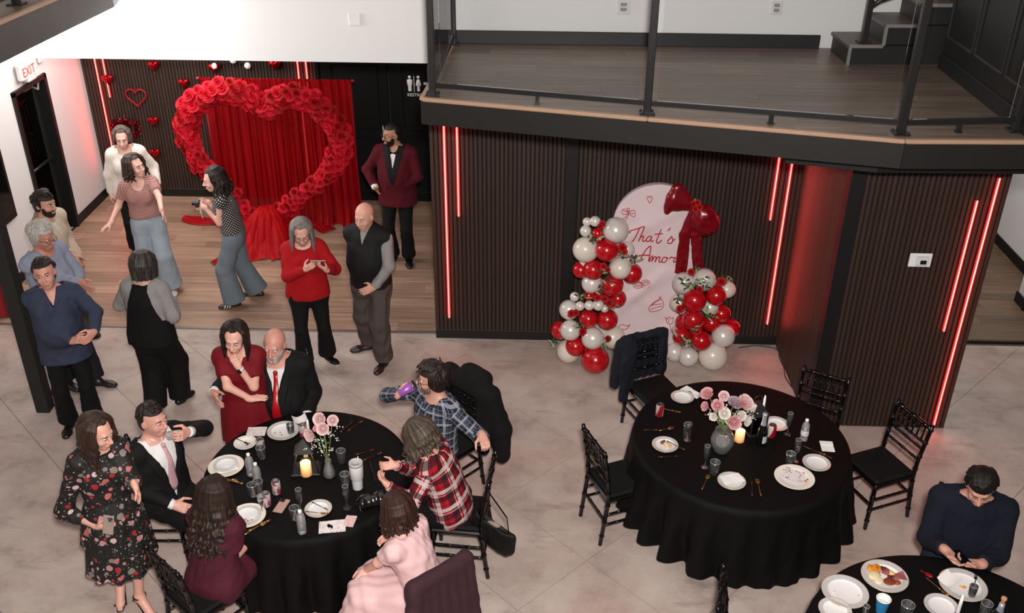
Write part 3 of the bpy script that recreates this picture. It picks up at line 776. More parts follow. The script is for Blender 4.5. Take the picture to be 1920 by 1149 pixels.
for a0, a1 in zip(SA, SA[1:]):
    for b0, b1 in zip(SB, SB[1:]):
        P = [(-6.3, 2.6), (8.2, 2.6), (8.2, 9.14), (-6.3, 9.14)]
        P = clip(P, 1, 1, a1-g); P = clip(P, -1, -1, -a0-g) if P else P; P = clip(P, 1, -1, b1-g) if P else P; P = clip(P, -1, 1, -b0-g) if P else P
        if len(P) < 3: continue
        ar = abs(sum(P[i][0]*P[(i+1) % len(P)][1]-P[(i+1) % len(P)][0]*P[i][1] for i in range(len(P))))/2
        if ar < .004: continue
        m = MB().use(CONC); m.prism(P, -.06, 0); m.obj('slab', FLOOR)
# --- plank floors
def planks(parent, x0, x1, y0, y1, z, th, wd_, ln, m, seed, poly=None):
    r = random.Random(seed); y = y0
    while y < y1-.01:
        yy = min(y+wd_, y1); x = x0-r.uniform(0, ln)
        while x < x1:
            xa, xb = max(x, x0), min(x+ln, x1); x += ln
            if xb-xa < .02: continue
            P = [(xa+0.0006, y+0.0006), (xb-0.0006, y+0.0006), (xb-0.0006, yy-0.0006), (xa+0.0006, yy-0.0006)]
            for pl in (poly or []):
                P = clip(P, *pl) if len(P) > 2 else P
            if len(P) < 3: continue
            c = (sum(p[0] for p in P)/len(P), sum(p[1] for p in P)/len(P))
            q = MB().use(m); q.prism([(p[0]-c[0], p[1]-c[1]) for p in P], z-th, z); q.obj('plank', parent, (c[0], c[1], 0))
        y += wd_
m = MB().use(BACKM); m.box((-3.55, 11.0, -.06), (5.2, 3.7, .08)); LF = struct(m.obj('floor_lobby'))
planks(LF, XL, -1.0, 9.18, YB, .004, .02, .18, 1.22, LOBW, 3)
m = MB().use(mat('threshold_metal', '#8d8782', .35, .7)); m.box((-3.55, 9.16, .004), (5.15, .045, .012), None, .004); struct(m.obj('trim_1'))
m = MB().use(BACKM); m.box((6.1, 10.8, -.06), (4.4, 3.1, .08)); RF = struct(m.obj('floor_corridor'))
planks(RF, 3.95, 7.4, 9.26, 12.3, .002, .02, .18, 1.22, wood('corridor_planks', '#4c3c31', '#65513f', '#7a6552', .42), 9)
# --- walls
def wallbox(name, x0, x1, y0, y1, z0, z1, m=WALLW):
    q = MB().use(m); q.box(((x0+x1)/2, (y0+y1)/2, (z0+z1)/2), (x1-x0, y1-y0, z1-z0)); return struct(q.obj(name))
wallbox('wall_front', XL-.2, 8.4, YW, YW+.15, ZC, 8.8)
wallbox('wall_right', 8.3, 8.5, -4, YB, -.05, 8.8); wallbox('wall_rear', XL-.2, 8.5, -4.2, -4, -.05, 8.8); wallbox('ceiling', XL-.2, 8.5, -4.2, YW+.15, 8.8, 8.95)

wallbox('wall_lobby_back', -6.3, 8.2, YB, YB+.12, -.05, ZC+.2, mat('dark_wall', '#080707', .7))
wallbox('ceiling_lobby', XL, 4.0, YW+.15, YB, ZC+.01, ZC+.15)
# left wall with the glass door opening and the dark window
DY0, DY1, DZ = 10.90, 11.76, 2.06
q = MB().use(WALLW)
for (a, b, z0, z1) in ((DY1, YB+.1, -.05, ZC+.1), (DY0, DY1, DZ, ZC+.1), (-4.0, DY0, -.05, 8.8)):
    q.box((XL-.10, (a+b)/2, (z0+z1)/2), (.2, b-a, z1-z0))
struct(q.obj('wall_left'))
q = MB().use(BLACK); q.box((XL+.008, (DY1+YB)/2, .065), (.016, YB-DY1, .13), None, .004); struct(q.obj('baseboard_left'))
q = MB().use(BLACK); q.box((XL+.008, (5.0+DY0-.06)/2, .065), (.016, DY0-.06-5.0, .13), None, .004); struct(q.obj('baseboard_left.001'))
# door_1: black frame, glass leaf with closer and push bar
d = empty('door_1', (XL, (DY0+DY1)/2, 0)); struct(d)
q = MB().use(BLACK)
for y in (DY0+.03, DY1-.03): q.box((-.08, y-(DY0+DY1)/2, DZ/2), (.22, .06, DZ), None, .006)
q.box((-.08, 0, DZ-.03), (.22, DY1-DY0, .06), None, .006); q.obj('door_frame', d)
q = MB().use(BLKM); w2 = (DY1-DY0)/2-.06
for sy in (-1, 1): q.box((-.13, sy*(w2-.04), DZ/2-.02), (.045, .08, DZ-.06), None, .005)
q.box((-.13, 0, DZ-.10), (.045, 2*w2, .08)); q.box((-.13, 0, .10), (.045, 2*w2, .18)); q.obj('door_stile', d)
q = MB().use(glassm('door_glass', (.62, .62, .63, 1), 1.5)); q.box((-.13, 0, DZ/2), (.010, 2*w2-.08, DZ-.26)); q.obj('pane', d)
q = MB().use(mat('steel', '#b9b6b2', .35, .8)); q.box((-.075, .10, DZ-.09), (.06, .22, .055), None, .008); q.beam((-.05, .12, DZ-.075), (.10, .02, DZ-.09), .02, .012); q.beam((.10, .02, DZ-.09), (-.02, .30, DZ-.06), .02, .012); q.obj('door_closer', d)
q = MB().use(BLKM); q.cyl((-.085, -w2+.05, 1.0), (-.085, w2-.05, 1.0), .018); q.box((-.10, w2-.06, 1.0), (.05, .05, .06)); q.box((-.10, -w2+.06, 1.0), (.05, .05, .06)); q.obj('push_bar', d)
q = MB().use(mat('night', '#0b0b0c', .9)); q.box((XL-2.4, 12.0, 1.2), (.1, 5, 2.8)); q.box((XL-1.3, 12.0, -.08), (2.2, 5, .1)); struct(q.obj('exterior_night'))
# bench seen through the glass
b = empty('bench', (-6.66, 12.1, -.03), 'white framed bench with grey cushions outside the glass door', 'bench')
q = MB().use(mat('bench_white', '#d9d6d0', .4))
for x in (-.25, .25):
    for y in (-.45, .45): q.box((x, y, .21), (.05, .05, .42), None, .006)
q.box((0, 0, .40), (.55, .95, .05), None, .01); q.box((-.25, 0, .72), (.05, .95, .06), None, .01); q.box((-.25, .45, .57), (.05, .05, .3)); q.box((-.25, -.45, .57), (.05, .05, .3)); q.obj('frame', b)
q = MB().use(fabric('cushion_grey', '#77736d')); q.box((.03, 0, .465), (.46, .84, .08), None, .03); q.obj('cushion', b)
w = empty('window_1', (XL, 9.98, 0)); struct(w)
q = MB().use(BLACK); q.box((.012, 0, 1.36), (.03, .78, 1.20), None, .006); q.obj('window_frame', w)
q = MB().use(mat('dark_pane', '#08090a', .08, var=.05)); q.box((.026, 0, 1.36), (.012, .66, 1.06)); q.obj('pane', w)
# --- slat walls
def slatwall(name, p0, p1, z0, z1, nrm_, gap=None, base=.11):
    """p0-p1 along the floor; nrm_ points into the room; one object per slat"""
    p0 = Vector((*p0, 0)); p1 = Vector((*p1, 0)); L = (p1-p0).length; d = (p1-p0)/L; n = Vector((*nrm_, 0)); ang = math.atan2(d.y, d.x)
    q = MB().use(BACKM); q.box((0, 0, (z0+z1)/2), (L, .10, z1-z0)); c = (p0+p1)/2-n*.062
    wl = struct(q.obj(name, None, c, (0, 0, ang)))
    sg = 1 if Vector((-math.sin(ang), math.cos(ang), 0)).dot(n) > 0 else -1
    s = MB().use(SLATM); s.box((0, 0, (z0+base+z1)/2), (.0315, .022, z1-z0-base), None, .003); me = s.mesh('slat')
    k = int(L/.0425)
    for i in range(k):
        x = -L/2+(i+.5)*L/k
        if gap and gap[0] < x+L/2 < gap[1]: continue
        link('slat', me, wl, (x, sg*.058, 0))
    if base > .02:
        t = MB().use(BLACK); t.box((0, sg*.06, z0+base/2), (L, .024, base), None, .004); t.obj('baseboard', wl)
    if gap:
        t = MB().use(BLACK); t.box(((gap[0]+gap[1])/2-L/2, sg*.062, (z0+z1)/2), (gap[1]-gap[0]-.006, .03, z1-z0), None, .004); t.obj('post_cover', wl)
    return wl
X2, Y3 = 2.60, 7.61
slatwall('wall_alcove', (-1.05, 9.07), (X2, 9.07), 0, ZC, (0, -1), gap=(1.33, 1.46))
slatwall('wall_bumpout_left', (X2, 9.07), (X2, Y3+.13), 0, ZC, (-1, 0), base=.01)
slatwall('wall_bumpout_front', (X2+.10, Y3), (3.88, Y3), 0, ZC-.15, (0, -1), base=.01)
q = MB().use(BLACK); q.box((X2+.045, Y3+.055, ZC/2), (.13, .13, ZC), None, .006); struct(q.obj('trim_2'))
wallbox('wall_bumpout_right', X2+.05, 3.88, Y3+.13, 9.06, 0, ZC, mat('dark_wall', '#0e0d0d', .6))
slatwall('wall_lobby', (XL, YB-.01), (-2.95, YB-.01), 0, ZC, (0, -1), base=.12)
# black pantry front with two panelled doors and the restroom sign, right of the lobby slats
def panel_door(name, x0, x1, y, z1):
    d = empty(name, ((x0+x1)/2, y, 0)); struct(d); w = x1-x0
    q = MB().use(mat('door_black', '#060606', .7, spec=.2)); q.box((0, 0, z1/2), (w-.012, .04, z1-.01), None, .004); q.obj('door_leaf', d)
    for (za, zb) in ((.15, .95), (1.08, z1-.16)):
        q = MB().use(mat('black_moulding', '#0c0c0c', .4, spec=.3)); ww = w-.30
        for (cx, cz, dx, dz) in ((0, za, ww, .025), (0, zb, ww, .025), (-ww/2, (za+zb)/2, .025, zb-za), (ww/2, (za+zb)/2, .025, zb-za)): q.box((cx, -.026, cz), (dx, .02, dz), None, .004)
        q.obj('panel_moulding', d)
    q = MB().use(mat('steel', '#b9b6b2', .35, .8)); q.cyl((w/2-.09, -.05, .95), (w/2-.09, -.05, 1.12), .010); q.obj('door_handle', d)
panel_door('door_2', -2.90, -2.0, YB-.03, 2.1); panel_door('door_3', -1.98, -1.08, YB-.03, 2.1)
q = MB().use(mat('door_black', '#060606', .7)); q.box((-1.98, YB-.02, 2.54), (1.95, .06, .82)); q.box((-2.93, YB-.025, 1.4), (.05, .08, 2.9)); struct(q.obj('trim_3'))
sg = empty('restroom_sign', (-1.62, YB-.06, 1.68), 'white lettered restroom sign with two figures and arrow on black door', 'sign')
q = MB().use(mat('sign_white', '#e9e7e4', .5, var=.02))
for x, fem in ((-.085, 0), (.03, 1)):
    q.ball((x, 0, .105), .021, 10, 6, (1, .4, 1))
    if fem: q.lathe([(.012, .075), (.022, .065), (.040, -.01), (.02, -.012), (.018, -.085)], 10, (x, 0, 0), None, True, 1, .3)
    else: q.lathe([(.012, .078), (.036, .068), (.034, .0), (.026, -.005), (.022, -.085)], 10, (x, 0, 0), None, True, 1, .3)
q.box((-.028, 0, .01), (.007, .006, .21)); q.obj('symbols', sg)
q = MB().use(mat('sign_white', '#e9e7e4', .5)); q.box((.135, 0, .02), (.07, .008, .034)); v = [(.17, .004, -.03), (.225, .004, .02), (.17, .004, .07), (.17, -.004, -.03), (.225, -.004, .02), (.17, -.004, .07)]
q.add(v, [(0, 1, 2), (5, 4, 3), (0, 3, 4, 1), (1, 4, 5, 2), (2, 5, 3, 0)]); q.obj('arrow', sg)
def text(body, size, m, name, parent, loc, rot, ext=.002, sx=1.0, shear=0.0):
    cu = bpy.data.curves.new(name, 'FONT'); cu.body = body; cu.size = size; cu.extrude = ext; cu.align_x = 'CENTER'; cu.shear = shear
    o = bpy.data.objects.new('tmp', cu); COL.objects.link(o); dg = bpy.context.evaluated_depsgraph_get(); me = bpy.data.meshes.new_from_object(o.evaluated_get(dg)); bpy.data.objects.remove(o)
    me.materials.clear(); me.materials.append(m); o = link(name, me, parent, loc, rot); o.scale.x = sx; return o
text('RESTROOMS', .058, mat('sign_white', '#e9e7e4', .5), 'lettering', sg, (.04, 0, -.155), (math.pi/2, 0, 0))
# exit sign near the glass door
ex = empty('exit_sign', (XL+.06, 11.25, 2.24), 'white exit sign with red letters above the glass door', 'sign')
q = MB().use(mat('sign_plastic', '#dad7d2', .4)); q.box((0, 0, 0), (.07, .36, .20), None, .015); q.box((0, .05, -.12), (.07, .20, .05), None, .012); q.obj('housing', ex)
text('EXIT', .15, emis('exit_red', '#ff4a3a', .5), 'lettering', ex, (.037, 0, -.06), (math.pi/2, 0, math.pi/2))
q = MB().use(WALLW); q.box((XL+.02, 11.72, 2.24), (.03, .12, .09), None, .008); o = q.obj('sensor'); tag(o, 'small white sensor box right of the exit sign', 'sensor')
# --- neon tubes
NC = emis('neon_core', '#ffb6a8', 1.3)
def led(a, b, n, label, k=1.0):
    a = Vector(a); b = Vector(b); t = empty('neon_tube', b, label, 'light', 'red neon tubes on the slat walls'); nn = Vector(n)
    q = MB().use(emis('neon_halo', '#8a0812', .55)); q.beam(Vector((0, 0, 0))+nn*.003, a-b+nn*.003, .034, .010, n); q.obj('halo_channel', t)  # glowing strip paints the red halo beside the tube
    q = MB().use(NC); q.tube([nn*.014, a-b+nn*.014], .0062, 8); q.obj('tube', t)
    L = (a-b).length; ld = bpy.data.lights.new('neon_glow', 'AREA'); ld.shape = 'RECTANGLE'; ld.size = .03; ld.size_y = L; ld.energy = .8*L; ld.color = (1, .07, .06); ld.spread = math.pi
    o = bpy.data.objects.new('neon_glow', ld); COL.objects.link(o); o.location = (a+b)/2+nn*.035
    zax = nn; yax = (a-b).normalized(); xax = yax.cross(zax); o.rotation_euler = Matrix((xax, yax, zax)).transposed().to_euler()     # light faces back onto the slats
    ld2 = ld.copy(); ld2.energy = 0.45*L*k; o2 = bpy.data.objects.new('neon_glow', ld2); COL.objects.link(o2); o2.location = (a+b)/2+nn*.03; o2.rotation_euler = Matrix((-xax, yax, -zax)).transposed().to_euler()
YS = 9.07-.022; F3 = Y3-.022
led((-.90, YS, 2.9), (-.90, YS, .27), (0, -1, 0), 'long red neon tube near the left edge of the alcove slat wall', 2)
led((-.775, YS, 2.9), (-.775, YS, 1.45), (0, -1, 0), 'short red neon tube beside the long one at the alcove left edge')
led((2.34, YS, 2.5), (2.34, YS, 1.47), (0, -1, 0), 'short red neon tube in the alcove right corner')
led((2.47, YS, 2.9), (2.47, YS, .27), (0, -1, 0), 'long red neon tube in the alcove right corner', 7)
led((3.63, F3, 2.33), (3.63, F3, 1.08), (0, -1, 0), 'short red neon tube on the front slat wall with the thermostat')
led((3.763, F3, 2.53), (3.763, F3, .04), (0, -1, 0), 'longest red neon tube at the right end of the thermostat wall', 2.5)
YS2 = YB-.033
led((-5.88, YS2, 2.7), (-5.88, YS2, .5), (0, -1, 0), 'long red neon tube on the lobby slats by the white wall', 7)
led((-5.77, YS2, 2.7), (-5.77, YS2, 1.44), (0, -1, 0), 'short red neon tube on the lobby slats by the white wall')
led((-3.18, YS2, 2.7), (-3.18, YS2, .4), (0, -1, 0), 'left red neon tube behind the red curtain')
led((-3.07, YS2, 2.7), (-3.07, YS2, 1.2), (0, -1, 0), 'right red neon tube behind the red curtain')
# thermostat
th = empty('thermostat', (3.28, F3-.002, 1.775), 'white thermostat panel with small dark screen on slat wall', 'thermostat')
q = MB().use(mat('plastic_white', '#e6e5e3', .35, var=.02)); q.box((0, -.008, 0), (.19, .016, .13), None, .012); q.obj('plate', th)
q = MB().use(mat('plastic_white2', '#d4d3d1', .3)); q.box((.012, -.021, -.005), (.115, .014, .085), None, .008); q.obj('body', th)
q = MB().use(mat('screen_dark', '#121314', .15)); q.box((.022, -.0295, -.012), (.052, .004, .036)); q.obj('screen', th)
# --- the right balcony
PB = [(-.909, 7.50), (.82, 7.10), (2.60, 6.70), (3.45, 6.73), (8.2, 6.9)]
def balcony(name, edge, back, z1, z0, wood_poly):
    q = MB().use(BLACK); P = edge+back; q.prism(P, z0, z1-.03); return struct(q.obj(name))
BAL = balcony('floor_balcony', PB, [(8.2, 9.2), (-.80, 9.2)], ZB, ZC+.02, None)
def lin(a, b): # half plane right of a->b kept
    nx, ny = (b[1]-a[1]), -(b[0]-a[0]); L = math.hypot(nx, ny); nx /= L; ny /= L; return (nx, ny, nx*a[0]+ny*a[1])
pl = [lin(PB[0], PB[2]), lin(PB[2], PB[3]), lin((-.80, 9.2), (-.909, 7.5))]
planks(BAL, -.95, 3.56, 6.66, 9.2, ZB, .03, .18, 1.22, BALW, 21, pl)
q = MB().use(BALW); q.prism([(3.56, 6.735), (8.2, 6.9), (8.2, 9.2), (3.56, 9.2)], ZB-.03, ZB); q.obj('floor_surface', BAL)
q = MB().use(mat('fascia', '#1b1918', .45, var=.12, scale=5, bump=.05)); EB = PB[:4]+[(5.5, 6.80)]
for a, b in zip([(-.80, 9.2)]+EB, EB): q.beam((*a, (ZB-.03+ZC-.012)/2), (*b, (ZB-.03+ZC-.012)/2), .03, ZB-.03-ZC+.012)
struct(q.obj('trim_4'))
q = MB().use(mat('edge_wood', '#a5866f', .4, var=.15, stretch=(1, 8, 8)))
for a, b in zip([(-.80, 9.2)]+EB, EB): q.beam((*a, ZB-.012), (*b, ZB-.012), .05, .032, (0, 0, 1), .008)
struct(q.obj('trim_5'))
q = MB().use(BLACK); q.prism([(1.9, 7.15), (2.55, 6.98), (3.5, 7.0), (5.0, 7.05), (5, 9.0), (1.9, 9.0)], ZC-.16, ZC); struct(q.obj('ceiling_beam'))
# railing: posts, rails and glass, one object
RL = empty('balcony_railing', (.8, 7.2, ZB), 'black steel balcony railing with clear glass panels above slat wall', 'railing')
RO = Vector((.8, 7.2, ZB))
posts = [(-.797, 9.13), (-.835, 7.57), (.822, 7.19), (2.605, 6.83), (3.46, 6.93)]
for i, p in enumerate(posts):
    c = Vector((*p, ZB))-RO; q = MB().use(BLKM); q.box(c+Vector((0, 0, .55)), (.055, .055, 1.10), None, .005); q.box(c+Vector((0, 0, .006)), (.115, .115, .012), None, .003)
    for sx in (-1, 1):
        for sy in (-1, 1): q.cyl(c+Vector((sx*.043, sy*.043, .01)), c+Vector((sx*.043, sy*.043, .022)), .008, None, 6)
    q.obj('post', RL)
for a, b, leg in zip(posts, posts[1:], (0, 1, 1, 1)):
    A = Vector((*a, ZB))-RO; B = Vector((*b, ZB))-RO; d = (B-A).normalized()
    q = MB().use(BLKM); q.beam(A+Vector((0, 0, .085)), B+Vector((0, 0, .085)), .035, .035)
    q.obj('bottom_rail', RL)
    q = MB().use(BLKM); q.beam(A+Vector((0, 0, 1.10)), B+Vector((0, 0, 1.10)), .05, .03); q.obj('top_rail', RL)
    if leg:
        M = (A+B)/2; q = MB().use(BLKM); q.box(M+Vector((0, 0, .034)), (.03, .03, .068)); q.box(M+Vector((0, 0, .004)), (.05, .05, .008)); q.obj('rail_foot', RL)
    q = MB().use(glassm('rail_glass', (.95, .96, .96, 1), 1.3)); q.beam(A+d*.07+Vector((0, 0, .585)), B-d*.07+Vector((0, 0, .585)), .010, .96); q.obj('glass_panel', RL)
# balcony wall details
q = MB().use(BLACK); q.box((.90, 9.185, ZB+.06), (3.38, .028, .12), None, .004); struct(q.obj('baseboard_balcony'))
def outlet(x, z, label, sx=.075, sz=.115):
    o = empty('wall_plate', (x, YW, z), label, 'wall plate'); q = MB().use(mat('plate_white', '#cfccc9', .4)); q.box((0, -.006, 0), (sx, .012, sz), None, .004); q.obj('plate', o)
    q = MB().use(mat('socket_grey', '#8c8580', .5)); q.box((0, -.0135, .022), (sx*.5, .006, .03)); q.box((0, -.0135, -.022), (sx*.5, .006, .03)); q.obj('socket', o)
outlet(.765, 3.50, 'grey wall plate on the balcony wall nearer the left railing post', .12, .13)
outlet(2.155, 3.51, 'grey wall plate on the balcony wall nearer the stairs', .10, .12)
o = empty('wall_plate', (-1.717, YW, 3.35), 'blank white wall plate on the bare white wall', 'wall plate'); q = MB().use(mat('plate_white2', '#d9d7d5', .4)); q.box((0, -.006, 0), (.11, .012, .11), None, .004); q.obj('plate', o)
# --- stairs at the right end of the balcony
st = empty('staircase', (2.70, 8.64, ZB), 'dark wooden steps with grey nosing rising to the right on the balcony', 'stairs', None, .05)
TR = wood('tread_wood', '#3d322b', '#52453c', '#66584e', .4); NOSE = mat('nosing_grey', '#8f8a85', .4, .3); RIS = mat('riser_dark', '#191716', .5)
for i in range(6):
    x = i*.285; z = (i+1)*.175
    q = MB().use(RIS); q.box((x+.15, .228, z-.0875-.015), (.30, .45, .175-.03+.004)); q.obj('riser', st)
    q = MB().use(TR); q.box((x+.135, .228, z-.015), (.31, .47, .03), None, .005); q.obj('tread', st)
    q = MB().use(NOSE); q.beam((x+.005, -.012, z-.012), (x+.285, -.012, z-.012), .022, .026); q.beam((x+.005, -.012, z-.18), (x+.005, -.012, z), .022, .026); q.obj('nosing', st)
q = MB().use(RIS); q.box((.40, .02, .04), (.80, .03, .16))
for i in range(1, 6): q.box((i*.285+.14, .22, i*.175/2+.002), (.285, .44, i*.175-.03))
q.obj('stringer', st)
hr = empty('stair_handrail', (2.84, 8.72, ZB+.175), 'black handrail post with curved brace on the first stair tread', 'handrail')
q = MB().use(BLKM); q.box((0, 0, .50), (.05, .05, 1.0), None, .005); q.box((0, 0, .006), (.11, .11, .012)); q.obj('post', hr)
q = MB().use(BLKM); q.tube([(0, 0, .30), (.08, 0, .36), (.18, 0, .40), (.30, 0, .44), (.55, 0, .60), (1.1, 0, .95)], .022, 8); q.tube([(0, 0, 1.0), (1.2, 0, 1.72)], .024, 8); q.obj('rail', hr)
# dark panelled half wall beside the stairs
pw = empty('wall_stair', (3.56, 8.0, ZB)); struct(pw)
q = MB().use(mat('dark_panel', '#100f0f', .4)); q.box((0, -.33, .56), (.14, 1.84, 1.12)); q.obj('panel', pw)
q = MB().use(BLACK); q.box((-.078, -.33, .065), (.018, 1.84, .13), None, .004); q.obj('baseboard', pw)
for y in (-.93, -.33, .27):
    q = MB().use(mat('panel_moulding', '#262423', .35))
    for (cy, cz, dy, dz) in ((y, .28, .54, .025), (y, .98, .54, .025), (y-.27, .63, .025, .70), (y+.27, .63, .025, .70)): q.box((-.076, cy, cz), (.02, dy, dz), None, .005)
    q.obj('panel_moulding', pw)
q = MB().use(mat('panel_moulding', '#262423', .35)); q.box((0, -.33, 1.14), (.19, 1.84, .04), None, .01); q.obj('cap_rail', pw)
# --- left platform, its rail foot and the black post under it
q = MB().use(BLACK); LPZ = 3.50; LP = [(-3.97, 7.0), (-3.84, 8.91), (-3.90, 9.2), (-6.09, 9.2), (-6.09, 5.2), (-4.10, 5.2)]
q.prism(LP, LPZ+.02, LPZ+.24); struct(q.obj('floor_platform'))
q = MB().use(mat('platform_fascia', '#4a4442', .5, var=.15, scale=5, bump=.06))
LE = [(-4.10, 5.2), (-3.97, 7.0), (-3.84, 8.91)]
for a, b in zip(LE, LE[1:]): q.beam((*a, LPZ+.125), (*b, LPZ+.125), .02, .25)
struct(q.obj('trim_6'))
q = MB().use(mat('fascia_lit_end', '#b9b6b4', .5)); q.beam((-3.84, 8.91, LPZ+.125), (-3.90, 9.2, LPZ+.125), .02, .25); struct(q.obj('trim_7'))  # pale colour holds the light thrown onto this segment by the white wall
q = MB().use(mat('edge_wood', '#a5866f', .4))
for a, b in zip(LE, LE[1:]): q.beam((*a, LPZ+.265), (*b, LPZ+.265), .05, .032, (0, 0, 1), .008)
struct(q.obj('trim_8'))
q = MB().use(BALW); q.prism([(-4.0, 7.0), (-3.87, 8.91), (-3.93, 9.2), (-6.09, 9.2), (-6.09, 5.2), (-4.13, 5.2)], LPZ+.24, LPZ+.27); struct(q.obj('floor_platform_wood'))
lr = empty('platform_railing', (-4.10, 7.75, LPZ+.27), 'black railing post and rail on the upper left platform', 'railing')
q = MB().use(BLKM); q.box((0, 0, .5), (.055, .055, 1.0), None, .005); q.box((0, 0, .006), (.12, .12, .012), None, .003); q.obj('post', lr)
q = MB().use(BLKM); q.beam((-.06, -1.6, .085), (0, 0, .085), .035, .035); q.beam((0, 0, .085), (.06, 1.1, .085), .035, .035); q.obj('bottom_rail', lr)
q = MB().use(mat('post_black', '#171615', .6, var=.3, scale=9, bump=.15, bscale=30)); q.box((-4.66, 7.59, LPZ/2+.01), (.125, .125, LPZ+.02), None, .004); struct(q.obj('column_left'))
# --- right corridor walls
q = MB().use(WALLW); q.box((6.65, 11.2, 1.5), (1.3, 2.6, 3.0)); q.box((6.08, 10.05, 1.5), (.95, .20, 3.0)); struct(q.obj('wall_corridor'))
q = MB().use(BLACK); q.box((5.99, 11.2, .065), (.02, 2.6, .13)); q.box((6.07, 9.94, .065), (.99, .02, .13)); q.box((5.595, 10.05, .065), (.02, .24, .13)); struct(q.obj('baseboard_corridor'))
# ---------------------------------------------------------------- chairs
CHB = mat('chair_black', '#090808', .25, var=.15, scale=15, spec=.4)
CUSH = fabric('chair_cushion', '#0a0909', .8)
def bamboo(q, pts, r, ring=(), n=8):
    """a turned rod with small raised rings at the given fractions"""
    P = [Vector(p) for p in pts]; L = [0]
    for a, b in zip(P, P[1:]): L.append(L[-1]+(b-a).length)
    T = L[-1]
    def pt(t):
        d = t*T
        for i in range(len(P)-1):
            if d <= L[i+1]+1e-9: return P[i].lerp(P[i+1], (d-L[i])/max(L[i+1]-L[i], 1e-9))
        return P[-1]
    ts = [(i/8, r) for i in range(9)]
    for f in ring: ts += [(f-.012, r), (f-.004, r*1.35), (f+.004, r*1.35), (f+.012, r)]
    ts = sorted(t for t in ts if 0 <= t[0] <= 1)
    q.tube([pt(t) for t, _ in ts], [x for _, x in ts], n)
def _mb(m, fn, name):
    q = MB().use(m); fn(q); return q.mesh(name)
def chair_meshes():
    M = {}
    M['seat'] = _mb(CHB, lambda q: q.box((0, 0, .435), (.40, .40, .035), None, .012), 'seat')
    M['cushion'] = _mb(CUSH, lambda q: (q.box((0, -.005, .472), (.39, .385, .042), None, .02), q.ball((0, 0, .485), .17, 16, 8, (1, 1, .07))), 'cushion')
    for sx in (-1, 1):
        M['fl%d' % sx] = _mb(CHB, lambda q: bamboo(q, [(sx*.18, -.18, .44), (sx*.185, -.195, 0)], .0165, (.25, .55, .8)), 'front_leg')
        M['bp%d' % sx] = _mb(CHB, lambda q: bamboo(q, [(sx*.185, .235, 0), (sx*.185, .185, .43), (sx*.185, .195, .6), (sx*.19, .245, .905), (sx*.19, .25, .93)], .0165, (.1, .25, .42, .55, .68, .82, .95)), 'back_post')
        M['ss%d' % sx] = _mb(CHB, lambda q: bamboo(q, [(sx*.184, -.19, .30), (sx*.186, .205, .30)], .0105, (.3, .7)), 'stretcher')
        M['sl%d' % sx] = _mb(CHB, lambda q: bamboo(q, [(sx*.184, -.19, .20), (sx*.186, .215, .20)], .0105, (.3, .7)), 'stretcher')
    M['sf'] = _mb(CHB, lambda q: bamboo(q, [(-.184, -.19, .25), (.184, -.19, .25)], .0105, (.3, .7)), 'stretcher')
    M['sb'] = _mb(CHB, lambda q: bamboo(q, [(-.186, .21, .25), (.186, .21, .25)], .0105, (.3, .7)), 'stretcher')
    M['top'] = _mb(CHB, lambda q: bamboo(q, [(-.19, .243, .895), (.19, .243, .895)], .0175, (.15, .5, .85)), 'top_rail')
    for k, (z, y) in enumerate(((.755, .222), (.70, .212), (.60, .196))): M['br%d' % k] = _mb(CHB, lambda q: bamboo(q, [(-.187, y, z), (.187, y, z)], .0115, (.2, .5, .8)), 'back_rail')
    M['spindle'] = _mb(CHB, lambda q: bamboo(q, [(0, .222, .755), (0, .243, .89)], .0085, (.5,), 6), 'spindle')
    return M
CM = chair_meshes()
CHAIRS = []
def chair(x, y, yaw, label):
    o = empty('banquet_chair', (x, y, 0), label, 'chair', 'black banquet chairs around the tables', math.radians(yaw))
    for k, me in CM.items():
        if k == 'spindle':
            for i in range(6): link('spindle', me, o, (-.135+.054*i, 0, 0))
        else: link(me.name.split('.')[0], me, o)
    CHAIRS.append(o); return o
C1 = chair(1.12, 7.46, 25, 'black chair with a navy jacket over its back by the arch sign')
C2 = chair(.71, 6.19, 113, 'empty black chair left of the right table, facing right')
C3 = chair(2.39, 6.89, -29, 'empty black chair behind the right table against the slat wall')
C4 = chair(2.85, 6.44, -67, 'empty black chair right of the table with the bouquet, seat lit red')
C5 = chair(1.46, 4.53, 76, 'black chair seen edge-on at the bottom frame edge in front of the right table')
C17 = chair(-.53, 5.74, -95, 'black chair under the woman in red plaid, handbag hung on it')
C18 = chair(-.70, 6.60, -42, 'black chair with a black work coat, under the man in blue plaid')
C15 = chair(-2.23, 4.88, 140, 'black chair under the woman in the burgundy dress')
C16 = chair(-.74, 4.82, -136, 'black chair with a plum jacket, under the woman in pink')
C14 = chair(-2.86, 5.82, 92, 'black chair under the young man drinking from a can')
C12 = chair(-2.10, 7.00, 17, 'black chair under the bald bearded man in black suit')
C19 = chair(3.06, 5.36, -22, 'black chair under the man in the navy sweater')
